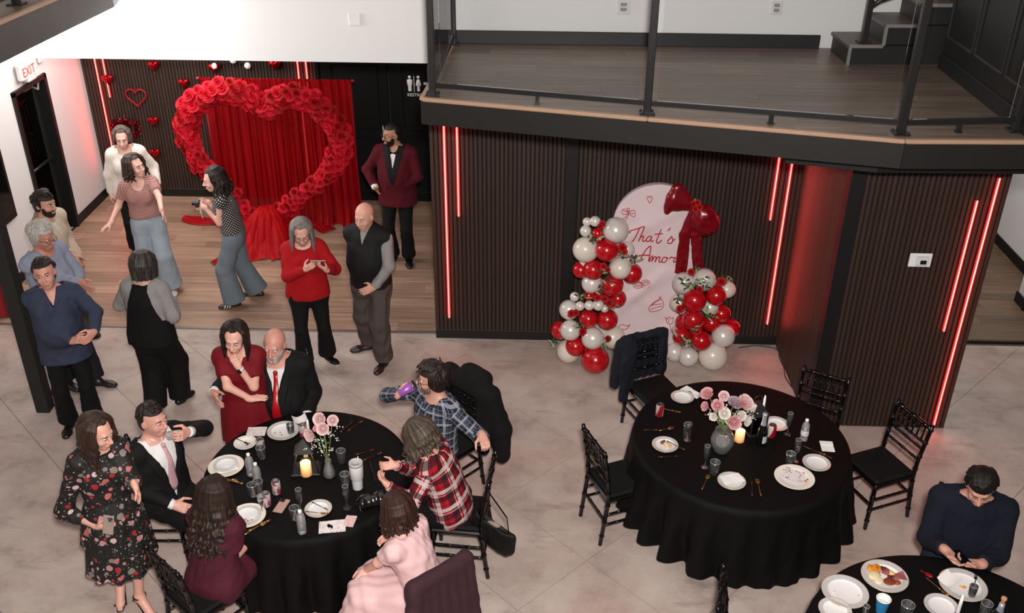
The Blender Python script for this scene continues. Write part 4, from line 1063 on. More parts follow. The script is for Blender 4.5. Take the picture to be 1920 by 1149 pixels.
# ---------------------------------------------------------------- tables under black cloths
CLOTH = mat('table_cloth', '#070606', .7, var=.35, scale=20, bump=.1, bscale=90, spec=.15)
TZ = .765
def table(x, y, R, label, seed, hem=.11, nf=25):
    t = empty('round_table', (x, y, 0), label, 'table')
    q = MB().use(mat('ply', '#8a6b4a', .6)); q.lathe([(.001, .73), (R-.012, .73), (R-.012, .757), (.001, .757)], 40); q.obj('tabletop', t)
    for i in range(4):
        a = i*math.pi/2+.6; q = MB().use(mat('grey_metal', '#3c3b3a', .4, .6)); q.cyl((math.cos(a)*R*.55, math.sin(a)*R*.55, 0), (math.cos(a)*R*.5, math.sin(a)*R*.5, .73), .016); q.obj('leg', t)
    r = random.Random(seed); ph = [r.uniform(0, 6.28) for _ in range(6)]; N = 360; vs = []; fs = []
    rings = [(0, 0, 0)]+[(R*f, TZ, 0) for f in (.15, .3, .45, .6, .75, .88, .97)]+[(R+.004, TZ-.004, .02)]+[(None, None, j/14) for j in range(1, 15)]
    def fold(a): return math.sin(nf*a+ph[0]+.9*math.sin(2*a+ph[1])+.6*math.sin(5*a+ph[4]))
    vs.append((0, 0, TZ))
    for (rr, z, t_) in rings[1:]:
        for k in range(N):
            a = 2*math.pi*k/N; f = fold(a); am = .62+.38*math.sin(3*a+ph[2])
            if rr is not None:
                R_ = rr; zz = z+(.0015*math.sin(17*math.cos(a)*rr/R*.8+3)*math.sin(13*math.sin(a)*rr/R) if rr < R*.95 else 0)
            else:
                hz = hem+.035*math.sin(2*a+ph[3])+.012*f
                s = t_**1.15; R_ = R+.012+.070*t_+(.085*am*(f-.25*f*f))*s; zz = TZ-.012-(TZ-.012-hz)*t_
                R_ += .006*math.sin(47*a+9*t_+ph[5])*t_+.010*math.sin(9*zz*6+3*a)*t_*(1-t_)
            vs.append((math.cos(a)*R_, math.sin(a)*R_, zz))
    nr = len(rings)-1
    for k in range(N): fs.append((0, 1+k, 1+(k+1) % N))
    for j in range(nr-1):
        for k in range(N):
            k2 = (k+1) % N; fs.append((1+j*N+k, 1+(j+1)*N+k, 1+(j+1)*N+k2, 1+j*N+k2))
    q = MB().use(CLOTH); q.add(vs, fs, True); q.obj('tablecloth', t); return t
T1 = table(-1.69, 5.83, .765, 'round table in black cloth with white tumbler, people seated around it', 1)
T2 = table(1.66, 6.335, .845, 'round table in black cloth with pink rose bouquet and empty chairs', 4, .12)
T3 = table(2.61, 4.18, .90, 'round table in black cloth with food plates at bottom right', 8)
# ---------------------------------------------------------------- tableware
CHINA = mat('china_white', '#e6e3e2', .25, var=.02); SILV = mat('silver_rim', '#cbc8c7', .3, .15, var=.3, scale=160); GOLD = mat('gold_cutlery', '#b98a4e', .25, .9, var=.1); GOLDR = mat('gold_rim', '#d8c7a2', .3, .3)
IVORY = mat('ivory', '#e9dfd0', .35, var=.04); COPPER = mat('copper_cutlery', '#7c4636', .25, .9, var=.1); STEEL = mat('cutlery_steel', '#a8a5a2', .2, .9)
PAPER = mat('napkin_paper', '#efecea', .8, var=.03, bump=.1, bscale=150)
GL = glassm('clear_glass', (.97, .97, .97, 1), 1.5, .03, .04, .03); GLT = glassm('tumbler_glass', (.97, .96, .95, 1), 1.5, .03, .05, .05)
def pos(u, v, z=TZ): return atz(u, v, z)
def plate(u, v, r, label, stack=None, rim=SILV, face=CHINA, grp='plates on the tables', ins=None, z=TZ, name='plate'):
    p = pos(u, v, z+.008); o = empty(name, (p[0], p[1], z), label, 'plate', grp)
    q = MB().use(face); q.lathe([(.001, .002), (r*.62, .002), (r*.66, .004), (r*.74, .010)], 36)
    q.use(rim); q.lathe([(r*.74, .010), (r*.97, .016)], 36); q.use(GOLDR if rim is SILV and ins is None else face); q.lathe([(r*.97, .016), (r, .0165), (r*.995, .013), (r*.70, .0035), (r*.60, 0.0), (.001, 0.0)], 36)
    q.obj('dish', o); return o
def on(o, dz=.006): return Vector(o.location)+Vector((0, 0, dz))
def at_pix(u, v, z): p = atz(u, v, z); return Vector(p)
def cutlery(kind, u, v, ang, m, label, z=TZ, L=.19, tilt=0., grp='cutlery on the tables'):
    p = pos(u, v, z); o = empty(kind, (p[0], p[1], z+.003), label, kind, grp, math.radians(ang)); q = MB().use(m); h = L/2
    q.tube([(-h, 0, .002), (-h*.6, 0, .003), (0, 0, .003), (h*.35, 0, .004)], [.0055, .0045, .0032, .0032], 6, flat=.5, up=(0, 0, 1))
    if kind == 'knife': q.tube([(h*.3, 0, .004), (h*.6, .002, .004), (h, -.003, .003)], [.004, .008, .003], 6, flat=.22, up=(0, 0, 1))
    elif kind == 'spoon': q.ball((h*.72, 0, .005), .03, 10, 6, (1, .62, .18))
    else:
        q.ball((h*.5, 0, .004), .015, 8, 6, (1, .75, .25))
        for i in (-1, 0, 1): q.tube([(h*.55, i*.006, .004), (h*.98, i*.0065, .006)], .0022, 5)
    q.obj('blade' if kind == 'knife' else 'body', o); return o
def can(u, v, label, c1, c2, kind='berry'):
    p = pos(u, v); o = empty('drink_can', (p[0], p[1], TZ), label, 'can', 'drink cans on the tables', rnd.uniform(0, 6))
    t = NT('can_label'); vv = t.coord('Object')
    if kind == 'red':
        w = t.n('ShaderNodeTexWave', i_Scale=5.0, i_Distortion=6.0); t.l(vv, w.inputs[0]); t.base(t.mix(t.ramp(w.outputs[1], [(.72, (0, 0, 0)), (.78, (1, 1, 1))]), srgb(c1), srgb(c2)))
    else:
        n = t.noise(t.coord('Object', (1, 1, .5)), 34, 2); t.base(t.mix(t.ramp(n, [(.52, (0, 0, 0)), (.56, (1, 1, 1))]), srgb(c1), srgb(c2)))
    t.b.inputs['Metallic'].default_value = .25; t.b.inputs['Roughness'].default_value = .3
    q = MB().use(t.m); q.lathe([(.0292, .006), (.0325, .012), (.0325, .106), (.0287, .116)], 24); q.obj('label', o)
    q = MB().use(STEEL); q.lathe([(.001, .008), (.022, .004), (.027, .001), (.029, .006), (.0318, .012), (.0318, .106), (.0285, .116), (.0275, .120), (.0255, .117), (.001, .116)], 24); q.box((.006, 0, .1185), (.02, .011, .0015)); q.obj('can_body', o)
    return o
def bottle(u, v, label, lab=None):
    p = pos(u, v); o = empty('water_bottle', (p[0], p[1], TZ), label, 'bottle', 'clear water bottles on the tables')
    pr = [(.001, .002), (.028, .0), (.031, .006), (.031, .03), (.029, .036), (.0315, .045), (.0315, .10), (.030, .115), (.031, .125), (.026, .155), (.013, .178), (.012, .19)]
    q = MB().use(glassm('bottle_clear', (.97, .97, .97, 1), 1.5, .08, .06, .20)); q.lathe(pr, 20); q.obj('bottle_body', o)
    q = MB().use(PAPER); q.lathe([(.013, .184), (.0135, .186), (.0135, .199), (.012, .201), (.001, .201)], 16); q.obj('cap', o)
    if lab:
        q = MB().use(lab); q.lathe([(.0322, .055), (.0322, .10)], 20); q.obj('label', o)
    return o
def tumbler(u, v, label, r=.036, h=.10, m=GL, liquid=None, name='tumbler', grp='clear glasses on the tables', z=TZ):
    p = pos(u, v, z); o = empty(name, (p[0], p[1], z), label, 'glass', grp)
    q = MB().use(m); q.lathe([(.001, .001), (r*.85, .0), (r*.88, .006), (r, h), (r*.955, h), (r*.84, .012), (.001, .010)], 20); q.use(glassm('glass_rim', (.8, .8, .8, 1), 1.8, .08, .25, .35)); q.tube([(math.cos(a)*r*.98, math.sin(a)*r*.98, h) for a in np.linspace(0, 6.283, 21)[:-1]], .0017, 5, closed=True); q.obj('glass_body', o)
    if liquid:
        q = MB().use(liquid); q.lathe([(.001, .012), (r*.83, .013), (r*.89, h*.45), (.001, h*.45)], 20); q.obj('drink', o)
    return o
def flute(u, v, label, liquid=None, h=.20):
    p = pos(u, v); o = empty('champagne_flute', (p[0], p[1], TZ), label, 'glass', 'clear glasses on the tables')
    q = MB().use(GL); q.lathe([(.001, .0), (.032, .0), (.030, .004), (.006, .010), (.0045, .05), (.006, .062), (.020, .10), (.0245, .15), (.0225, h), (.0213, h), (.0232, .15), (.019, .10), (.005, .068), (.001, .066)], 18)
    q.use(glassm('glass_rim', (.8, .8, .8, 1), 1.8, .08, .25, .35)); q.tube([(math.cos(a)*.022, math.sin(a)*.022, h) for a in np.linspace(0, 6.283, 19)[:-1]], .0015, 5, closed=True); q.obj('glass_body', o)
    if liquid:
        q = MB().use(liquid); q.lathe([(.001, .068), (.0045, .07), (.0185, .10), (.0225, .145), (.001, .145)], 16); q.obj('drink', o)
    return o
def sheetp(name, u, v, sx, sy, ang, m, label, cat, z=TZ, th=.002, group=None, fold=0, curl=0.0):
    p = pos(u, v, z); o = empty(name, (p[0], p[1], z), label, cat, group, math.radians(ang))
    q = MB().use(m)
    nx = 9; f = lambda a, b: ((a-.5)*sx, (b-.5)*sy, th+curl*(abs(a-.5)*2)**2+.0015*math.sin(7*a+3*b))
    q.sheet(f, nx, 7); q.sheet(lambda a, b: tuple(np.array(f(a, b))-np.array((0, 0, th*.8))), nx, 7)
    if fold: q.box((0, sy*.30, th+.004), (sx, sy*.36, .003))
    q.obj('sheet', o); return o
def crumbs(o, spots, zz=.006):
    """bits of food lying on a plate, each spot (dx, dy, r, colour, flat)"""
    for (dx, dy, r, c, fl, nm) in spots:
        q = MB().use(mat('food'+c, c, .6, var=.25, scale=60)); q.ball((0, 0, 0), r, 9, 6, (1, .8, fl)); q.obj(nm, o, (dx, dy, zz+r*fl), (0, 0, rnd.uniform(0, 3)))
# printed game cards
def printm(name, paper, cols, sc):
    t = NT(name); v = t.coord('Object'); vo = t.n('ShaderNodeTexVoronoi', i_Scale=sc); t.l(v, vo.inputs[0])
    mk = t.ramp(vo.outputs['Distance'], [(.26, (1, 1, 1)), (.30, (0, 0, 0))]); c = t.ramp(t.n('ShaderNodeSeparateColor').outputs[0], [(0, srgb(cols[0]))])
    sp = t.n('ShaderNodeSeparateColor'); t.l(vo.outputs['Color'], sp.inputs[0]); c = t.ramp(sp.outputs[0], [(i/len(cols), srgb(k)) for i, k in enumerate(cols)], 'CONSTANT')
    t.base(t.mix(mk, srgb(paper), c)); t.b.inputs['Roughness'].default_value = .7; return t.m
CARD = printm('game_card', '#e8dfdd', ['#2a2526', '#a03038', '#6b5d60', '#c98a90', '#3a3134'], 85)
CARDP = printm('game_card_pink', '#dfb9ba', ['#2a1d1f', '#c23a48', '#7d3a40', '#e8dcd8'], 95)
# --- left table
a = plate(272/4.255+360, 485/4.255+760, .135, 'ivory charger plate with napkin and smaller plate at the left table edge', rim=IVORY, face=IVORY)
q = MB().use(PAPER); q.box((0, 0, .014), (.155, .155, .006), Matrix.Rotation(.5, 3, 'Z'), .002); q.obj('napkin', a)
q = MB().use(CHINA); q.lathe([(.001, .020), (.062, .020), (.070, .026)], 32); q.use(SILV); q.lathe([(.070, .026), (.094, .031)], 32); q.use(CHINA); q.lathe([(.094, .031), (.092, .028), (.06, .018), (.001, .018)], 32); q.obj('small_plate', a)
b = plate(460, 830.5, .090, 'small used plate holding a fork near the patterned card', rim=IVORY)
crumbs(b, [(.02, -.02, .012, '#6b4630', .3, 'crumb'), (.035, .0, .007, '#8b5a3a', .4, 'crumb')])
cutlery('fork', 454, 828, -30, COPPER, 'copper fork resting on the small used plate near the red dress', z=TZ+.012, L=.15)
c = plate(531, 808, .128, 'large used plate with an empty glass in front of the bearded man', rim=SILV)
crumbs(c, [(-.02, -.02, .006, '#3a2418', .5, 'crumb'), (.0, -.05, .006, '#4a2c1c', .5, 'crumb'), (.015, .04, .004, '#3a2418', .5, 'crumb'), (-.06, -.03, .014, '#c9ac84', .2, 'crumb')])
tumbler(546, 811, 'clear glass standing on the large used plate', .030, .085, z=TZ+.006)
d = plate(464, 967, .130, 'ivory charger with ringed plate and crumbs beside the woman in burgundy', rim=IVORY, face=IVORY)
q = MB().use(CHINA); q.lathe([(.001, .012), (.066, .012), (.076, .018)], 32); q.use(SILV); q.lathe([(.076, .018), (.100, .023)], 32); q.use(CHINA); q.lathe([(.100, .023), (.09, .016), (.001, .010)], 32); q.obj('small_plate', d)
crumbs(d, [(.0, -.05, .010, '#b07a4a', .4, 'crumb'), (.02, -.06, .007, '#8a4a3a', .5, 'crumb'), (-.02, -.065, .009, '#c7a06a', .4, 'crumb'), (.045, -.05, .006, '#7a3a2c', .5, 'crumb')], .014)
e = plate(597, 954, .098, 'small plate with crossed knife and fork near the water bottle', rim=SILV)
cutlery('knife', 601, 950, -32, STEEL, 'steel knife lying across the small plate', z=TZ+.014, L=.17); cutlery('fork', 594, 962, -8, GOLD, 'gold fork lying across the small plate', z=TZ+.014, L=.17)
sheetp('game_card', 623, 987, .185, .125, 10, CARD, 'white printed game card beside the pink card', 'card'); sheetp('game_card', 656, 977, .078, .115, -6, CARDP, 'pink printed card beside the white game card', 'card'); sheetp('game_card', 481, 809, .15, .12, 4, CARD, 'printed card at the table edge before the red dress', 'card')
can(519.5, 925, 'white and pink drink can nearest the table centre', '#c9bcbc', '#a83a54'); can(501, 948, 'white and pink drink can beside the rose gold phone', '#cdbfc0', '#a24a5c')
can(490, 845, 'drink can behind the water bottles near the printed card', '#bfb6b6', '#8e3a4a'); can(570, 818, 'drink can behind the plate near the roses', '#c4bcbc', '#a83a54')
bottle(471, 890, 'water bottle standing nearest the stacked charger plate'); bottle(484, 908, 'shorter looking water bottle between bottle and glasses'); bottle(567, 998, 'water bottle at the front edge of the left table')
tumbler(475, 928, 'clear tumbler left of the paired drink cans'); tumbler(486, 922, 'clear tumbler right behind its twin by the water bottles'); tumbler(491, 858, 'clear tumbler beside the can at the back of the left table'); tumbler(554, 972, 'clear tumbler between phone and water bottle'); tumbler(648, 908, 'clear tumbler left of the white insulated tumbler'); tumbler(641, 866, 'clear tumbler behind the vase with roses', .036, .11)
COLA = mat('cola', '#1c0d08', .2, var=.1)
flute(564, 958, 'empty champagne flute beside the small plate'); flute(651, 952, 'champagne flute of dark drink beside the white insulated tumbler', COLA)
flute(492, 960, 'empty champagne flute lying low behind the woman in burgundy', None, .12)
p = pos(528, 949); ph = empty('phone', (p[0], p[1], TZ), 'rose gold phone lying face down beside two drink cans', 'phone', None, math.radians(-12))
q = MB().use(mat('rose_gold', '#c09a8c', .3, .3)); q.box((0, 0, .005), (.074, .148, .008), None, .004); q.obj('case', ph)
q = MB().use(mat('lens_black', '#101012', .1)); q.box((-.014, .052, .0105), (.034, .034, .003), None, .006); q.cyl((-.02, .058, .011), (-.02, .058, .014), .006); q.cyl((-.007, .046, .011), (-.007, .046, .014), .006); q.obj('camera_bump', ph)
for (u, v, an, k, lb) in ((423, 900, -8, 'spoon', 'gold spoon in front of the stacked charger plate'), (436, 902, -22, 'fork', 'gold fork crossing the spoon by the charger plate'), (410, 902, 4, 'knife', 'gold knife end by the charger plate'), (478, 992, 48, 'spoon', 'gold spoon beside the plate of crumbs'), (486, 986, 42, 'fork', 'gold fork beside the plate of crumbs')): cutlery(k, u, v, an, GOLD, lb)
for (u, v, an, k, lb) in ((652, 799, 62, 'knife', 'copper knife at the back of the left table'), (668, 798, 55, 'fork', 'copper fork at the back of the left table'), (686, 848, 28, 'knife', 'copper knife behind the white insulated tumbler'), (700, 856, 38, 'fork', 'copper fork behind the white insulated tumbler')): cutlery(k, u, v, an, COPPER, lb)
def lantern(u, v, label, rz=0., w=.17, h=.20):
    p = pos(u, v); o = empty('lantern', (p[0], p[1], TZ), label, 'lantern', None, rz); q = MB().use(BLKM); a = w/2
    q.box((0, 0, .012), (w+.03, w+.03, .024), None, .004); q.obj('base', o)
    for sx in (-1, 1):
        for sy in (-1, 1): q = MB().use(BLKM); q.box((sx*a, sy*a, .024+h/2), (.012, .012, h)); q.obj('frame_post', o)
    q = MB().use(BLKM)
    for s in (-1, 1): q.box((0, s*a, .024+h), (w+.012, .014, .014)); q.box((s*a, 0, .024+h), (.014, w+.012, .014))
    q.obj('frame_top', o); z = .03+h
    q = MB().use(mat('lantern_roof', '#2b2a2b', .35, .3)); q.add([(-a-.015, -a-.015, z), (a+.015, -a-.015, z), (a+.015, a+.015, z), (-a-.015, a+.015, z), (-.02, -.02, z+.09), (.02, -.02, z+.09), (.02, .02, z+.09), (-.02, .02, z+.09)], [(0, 1, 5, 4), (1, 2, 6, 5), (2, 3, 7, 6), (3, 0, 4, 7), (4, 5, 6, 7), (3, 2, 1, 0)]); q.obj('roof', o)
    q = MB().use(BLKM); q.tube([(.035*math.cos(t), 0, z+.115+.035*math.sin(t)) for t in np.linspace(0, 6.283, 17)[:-1]], .004, 6, closed=True); q.obj('ring', o)
    q = MB().use(glassm('lantern_glass', (.92, .92, .92, 1), 1.45))
    for s in (-1, 1): q.box((0, s*(a-.002), .024+h/2), (w-.012, .003, h)); q.box((s*(a-.002), 0, .024+h/2), (.003, w-.012, h))
    q.obj('pane', o); return o
CANDM = None
def led_candle(u, v, r, h, label, z=TZ):
    t = NT('candle_wax'); v2 = t.coord('Generated'); sp = t.n('ShaderNodeSeparateXYZ'); t.l(v2, sp.inputs[0])
    t.base(srgb('#e8c99a')); g = t.ramp(sp.outputs[2], [(0, srgb('#c98a4a')), (.55, srgb('#ffb060')), (1, srgb('#ffcf94'))]); t.l(g, t.b.inputs['Emission Color']); t.b.inputs['Emission Strength'].default_value = .9
    p = pos(u, v, z); o = empty('pillar_candle', (p[0], p[1], z), label, 'candle'); q = MB().use(t.m); q.lathe([(.001, 0), (r, 0), (r, h*.97), (r*.94, h), (r*.8, h*.95), (.001, h*.93)], 24); q.obj('wax', o)
    q = MB().use(emis('flame', '#ffd9a0', 3)); q.lathe([(.001, h*.93), (.006, h*.97), (.004, h*1.05), (.0005, h*1.12)], 8); q.obj('flame', o)
    ld = bpy.data.lights.new('candle_light', 'POINT'); ld.energy = .35; ld.color = (1, .62, .25); ld.shadow_soft_size = .02; lo = bpy.data.objects.new('candle_light', ld); COL.objects.link(lo); lo.location = (p[0], p[1], z+h*1.2)
    return o
# the left lantern is a triangular house with its candle in front of the vase
p = pos(574, 884); lt = empty('lantern', (p[0], p[1]+.02, TZ), 'black triangular lantern around the glowing pillar candle', 'lantern', None, .12)
q = MB().use(BLKM); q.box((0, 0, .010), (.22, .17, .02), None, .004); q.obj('base', lt)
for sx in (-1, 1):
    for sy in (-1, 1): q = MB().use(BLKM); q.beam((sx*.10, sy*.075, .02), (sx*.055, sy*.04, .19), .011, .011); q.obj('frame_post', lt)
q = MB().use(mat('lantern_roof', '#2b2a2b', .35, .3)); q.add([(-.075, -.06, .19), (.075, -.06, .19), (.075, .06, .19), (-.075, .06, .19), (-.004, -.004, .29), (.004, -.004, .29), (.004, .004, .29), (-.004, .004, .29)], [(0, 1, 5, 4), (1, 2, 6, 5), (2, 3, 7, 6), (3, 0, 4, 7), (4, 5, 6, 7), (3, 2, 1, 0)]); q.obj('roof', lt)
q = MB().use(glassm('lantern_glass', (.92, .92, .92, 1), 1.45)); q.add([(-.095, -.07, .03), (.095, -.07, .03), (.05, -.037, .185), (-.05, -.037, .185)], [(0, 1, 2, 3)]); q.obj('pane', lt)
led_candle(575, 889, .040, .115, 'glowing amber pillar candle in the triangular lantern', TZ+.021)
# roses
def rose_mesh(name, m, seed, layers=4, tight=1.0):
    r = random.Random(seed); q = MB().use(m)
    for L in range(layers):
        n = 3+L; t = L/(layers-1)
        for k in range(n):
            a = 2*math.pi*(k+.5*(L % 2))/n+r.uniform(-.15, .15); R = (.010+.036*t)*tight; H = .042-.020*t+(1-tight)*.05*(1-.35*t); open_ = (.15+.75*t)*(tight**2); w = (1.25 if L else 1.6)*math.pi/n*1.25
            def f(u, v, a=a, R=R, H=H, o=open_, w=w):
                aa = a+(u-.5)*2*w*.8*(1-.25*v); rr = R*(.35+.65*v**.7)*(1+.25*o*v*v); z = .006+H*v-.014*o*v**3
                rr += .006*o*max(0, v-.75)*4*(1-abs(u-.5)); return (math.cos(aa)*rr, math.sin(aa)*rr, z)
            q.sheet(f, 5, 4)
    q.lathe([(.001, 0), (.010, .003), (.014, .014), (.008, .030), (.001, .036)], 8)
    return q.mesh(name)
def leaf_mesh(m, L=.08, W=.03):
    q = MB().use(m); q.sheet(lambda u, v: ((u-.5)*2*W*.5*math.sin(math.pi*min(1, v*.97+.03))**.8, v*L, .012*math.sin(3*v)-.006*abs(u-.5)*4+.012*v), 5, 7); return q.mesh('leaf')
def petal(name, c1, c2):
    if name in MATS: return MATS[name]
    t = NT(name); t.base(t.mix(t.noise(t.coord('Object'), 45, 3), srgb(c1), srgb(c2))); t.b.inputs['Roughness'].default_value = .65; t.b.inputs['Specular IOR Level'].default_value = .2; t.b.inputs['Subsurface Weight'].default_value = .05; MATS[name] = t.m; return t.m
RPINK = rose_mesh('rose', petal('petal_pink', '#dda9ab', '#cf9297'), 1, 4, .72); RPALE = rose_mesh('rose', petal('petal_pale', '#e6c9c6', '#dab4b3'), 2, 4, .72); RWHITE = rose_mesh('rose', petal('petal_white', '#e6e0d8', '#d8cec6'), 3, 4, .75); RLILAC = rose_mesh('rose', petal('petal_lilac', '#b9a3ac', '#a58f9a'), 4, 4, .75)
LEAFM = leaf_mesh(mat('leaf_green', '#5e7440', .5, var=.3, scale=30)); LEAFD = leaf_mesh(mat('leaf_dark', '#2e3b22', .5, var=.3, scale=30), .05, .024); LEAFP = leaf_mesh(mat('leaf_pale', '#8fa070', .5, var=.3, scale=30))
def orient(d, roll=0.):
    return Vector(d).to_track_quat('Z', 'Y').to_matrix() @ Matrix.Rotation(roll, 3, 'Z')
VGL = glassm('vase_glass', (.97, .96, .94, 1), 1.5, .05, .05, .12)
def vase(u, v, label, prof, m=GLT, water=None):
    p = pos(u, v); o = empty('vase', (p[0], p[1], TZ), label, 'vase'); q = MB().use(m); q.lathe(prof, 24); q.obj('glass_body', o)
    if water: q = MB().use(glassm('water', (.80, .82, .74, 1), 1.33)); q.lathe(water, 20); q.obj('water', o)
    return o
V1 = vase(618, 893, 'small clear vase holding pink roses and baby\'s breath', [(.001, .003), (.036, 0), (.044, .02), (.043, .05), (.030, .10), (.020, .13), (.024, .155), (.022, .155), (.018, .13), (.028, .10), (.040, .05), (.040, .02), (.001, .008)], VGL, [(.001, .01), (.038, .02), (.038, .05), (.03, .085), (.001, .085)])
GSTEM = mat('stem_green', '#6d7f48', .5)
def bouquet(label, base, mouth, heads, R, fill=None, leaves=()):
    b = empty('bouquet', base, label, 'flowers'); b0 = Vector(base); mo = Vector(mouth)-b0
    q = MB().use(GSTEM)
    for (P, me, s, d) in heads:
        h = Vector(P)-b0; q.tube([(rnd.uniform(-.02, .02), rnd.uniform(-.02, .02), .015), tuple(mo*.98), tuple(h-Vector(d).normalized()*.01)], .0026, 5)
        o = link('rose', me, b, h, orient(d, rnd.uniform(0, 6)).to_euler()); o.scale = (s, s, s)
    q.obj('stems', b)
    for (P, d, s, me) in leaves:
        o = link('leaf', me, b, Vector(P)-b0, (orient(d) @ Matrix.Rotation(-math.pi/2, 3, 'X')).to_euler()); o.scale = (s, s, s)
    if fill:
        q = MB().use(mat('breath_white', '#e8e4da', .7)); g = random.Random(5)
        for (P, k, sp) in fill:
            c = Vector(P)-b0
            for i in range(k): q.ball(c+Vector((g.gauss(0, sp), g.gauss(0, sp), g.gauss(0, sp))), g.uniform(.003, .0062), 5, 4)
        o = q.obj('filler_blossom', b); o['kind'] = 'stuff'
    return b
def onray(u, v, Y): return Vector(at(u, v, Y))
VY = float(pos(618, 893)[1])
def hd(u, v, dy=0., Y0=None): return onray(u, v, (VY if Y0 is None else Y0)+dy)
VB = Vector(pos(618, 893)); f = lambda cx, cy: (360+cx/4.255, 760+cy/4.255)
H1 = [(hd(*f(1030, 108), .04), RPALE, 1.3, (-.2, -.9, .6)), (hd(*f(1120, 118), .02), RPALE, 1.1, (.3, -.9, .6)), (hd(*f(1050, 182), -.02), RPALE, 1.25, (0, -.9, .5)), (hd(*f(962, 228), -.02), RPALE, 1.3, (-.5, -.9, .3)), (hd(*f(1000, 190), .0), RPINK, .7, (-.3, -.5, .8))]
bouquet('pink roses with white baby\'s breath in the small clear vase', (VB.x, VB.y, TZ+.006), (VB.x, VB.y, TZ+.14), H1, .1, [(hd(*f(1090, 230), .0), 26, .026), (hd(*f(1010, 300), -.01), 24, .022), (hd(*f(1040, 370), -.02), 18, .02), (hd(*f(1120, 350), 0), 10, .012), (hd(*f(1150, 165), .02), 10, .014), (hd(*f(1155, 270), .02), 6, .008), (hd(*f(900, 350), -.03), 6, .008), (hd(*f(960, 345), -.03), 6, .007)], [(hd(*f(1030, 260), .02), (-.3, -.3, .8), .9, LEAFM), (hd(*f(1090, 290), .02), (.4, -.2, .8), .8, LEAFM), (hd(*f(1060, 330), .0), (.1, -.6, .6), .8, LEAFP)])
# white insulated tumbler, purse, napkin, thin candle
p = pos(671, 914); t_ = empty('insulated_tumbler', (p[0], p[1], TZ), 'tall white insulated tumbler with lid and straw beside the red plaid woman', 'tumbler')
q = MB().use(mat('enamel_white', '#dcdad8', .35, var=.02)); q.lathe([(.001, 0), (.037, 0), (.039, .004), (.041, .085), (.043, .092), (.0495, .10), (.052, .225), (.050, .232)], 28); q.obj('body', t_)
q = MB().use(mat('lid_grey', '#b9b7b5', .25)); q.lathe([(.051, .229), (.052, .236), (.046, .240), (.044, .236), (.001, .236)], 28); q.box((.0, -.012, .241), (.03, .02, .008), None, .003); q.obj('lid', t_)
q = MB().use(STEEL); q.lathe([(.0518, .218), (.0527, .222), (.0518, .226)], 28); q.obj('band', t_)
q = MB().use(mat('straw', '#cfcdca', .3)); q.tube([(.006, .01, .15), (.016, .02, .275)], .0035, 8); q.obj('straw', t_)
pv = pos(704, 948); pz = TZ; pu = empty('clutch_purse', (pv[0], pv[1], TZ), 'glossy black clutch purse lying on the left table edge', 'purse', None, .3)
V_, Q_ = surf([c_((-.10, 0, .045), (.10, .01, .045), .045, .045, .03, 0, np.array([0, 1., 0]), 1.15), c_((-.06, .02, .075), (.06, .02, .078), .025, .025, .04)], .008); V_ = folds(V_, Q_, .006, 30, 3)
link('body', mesh_np('body', V_, Q_, mat('patent_black', '#0c0b0c', .18, spec=.7)), pu)
q = MB().use(STEEL); q.tube([(-.11, -.03, .06), (-.115, -.05, .03), (-.10, -.055, .005)], .004, 6); q.obj('zip_pull', pu)
sheetp('napkin', 562, 788, .11, .10, 25, PAPER, 'crumpled white napkin behind the can on the left table', 'napkin', curl=.03)
def taper(u, v, label, h=.17, hold=.07, lit=True, z=TZ, hm=BLKM):
    p = pos(u, v, z); o = empty('taper_candle', (p[0], p[1], z), label, 'candle'); q = MB().use(hm); q.lathe([(.001, 0), (.035, 0), (.034, .008), (.012, .014), (.010, hold-.01), (.017, hold), (.015, hold+.014), (.001, hold+.014)], 16); q.obj('holder', o)
    q = MB().use(mat('wax_white', '#efece8', .35, var=.02)); q.lathe([(.011, hold), (.011, hold+h*.7), (.009, hold+h), (.001, hold+h+.002)], 12); q.obj('wax', o)
    if lit: q = MB().use(emis('led_flame', '#ffffff', 4)); q.lathe([(.001, hold+h), (.006, hold+h+.008), (.0045, hold+h+.02), (.0005, hold+h+.032)], 8); q.obj('flame', o)
    return o
taper(580, 822, 'white taper candle in a dark holder behind the pink roses', .13, .05, False)
# --- right table
g_ = lambda cx, cy: (1180+cx/4.1045, 680+cy/4.1045)
plate(*g_(408, 265), .098, 'clean plate beside the folded napkin at the back left of the right table')
sheetp('napkin', *g_(478, 228), .085, .185, 43, PAPER, 'long folded white napkin beside the back left plate', 'napkin', fold=1)
can(*g_(230, 410), 'red drink can at the left side of the right table', '#a31d28', '#cfc6c4', 'red')
can(*g_(1090, 570), 'red drink can beside the dark sparkling wine bottle', '#a31420', '#d8d0ce', 'red')
cutlery('fork', *g_(330, 372), -20, GOLD, 'gold fork behind the red can on the right table', L=.15)
fp = plate(*g_(275, 632), .104, 'plate with leftover cake and sauce at the left of the right table', rim=SILV)
crumbs(fp, [(-.02, .02, .022, '#8a4a20', .5, 'cake'), (.01, -.005, .030, '#d8c29a', .45, 'cake'), (.035, -.02, .020, '#d2a862', .4, 'cake'), (-.005, .04, .014, '#6b3a1c', .7, 'cake'), (.015, -.04, .022, '#e0d4bc', .3, 'cake')])
cutlery('fork', *g_(358, 640), -42, COPPER, 'copper fork leaning over the leftover cake plate', z=TZ+.02, L=.17); cutlery('knife', *g_(312, 725), 6, COPPER, 'copper knife in front of the leftover cake plate'); cutlery('fork', *g_(165, 521), 2, COPPER, 'copper fork behind the leftover cake plate', L=.12)
cutlery('spoon', *g_(280, 515), 20, GOLD, 'gold spoon lying behind the leftover cake plate', L=.12)
flute(*g_(447, 592), 'champagne flute left of the round rose vase', None, .16); tumbler(*g_(440, 575), 'tumbler close behind the left champagne flute', .034, .13)
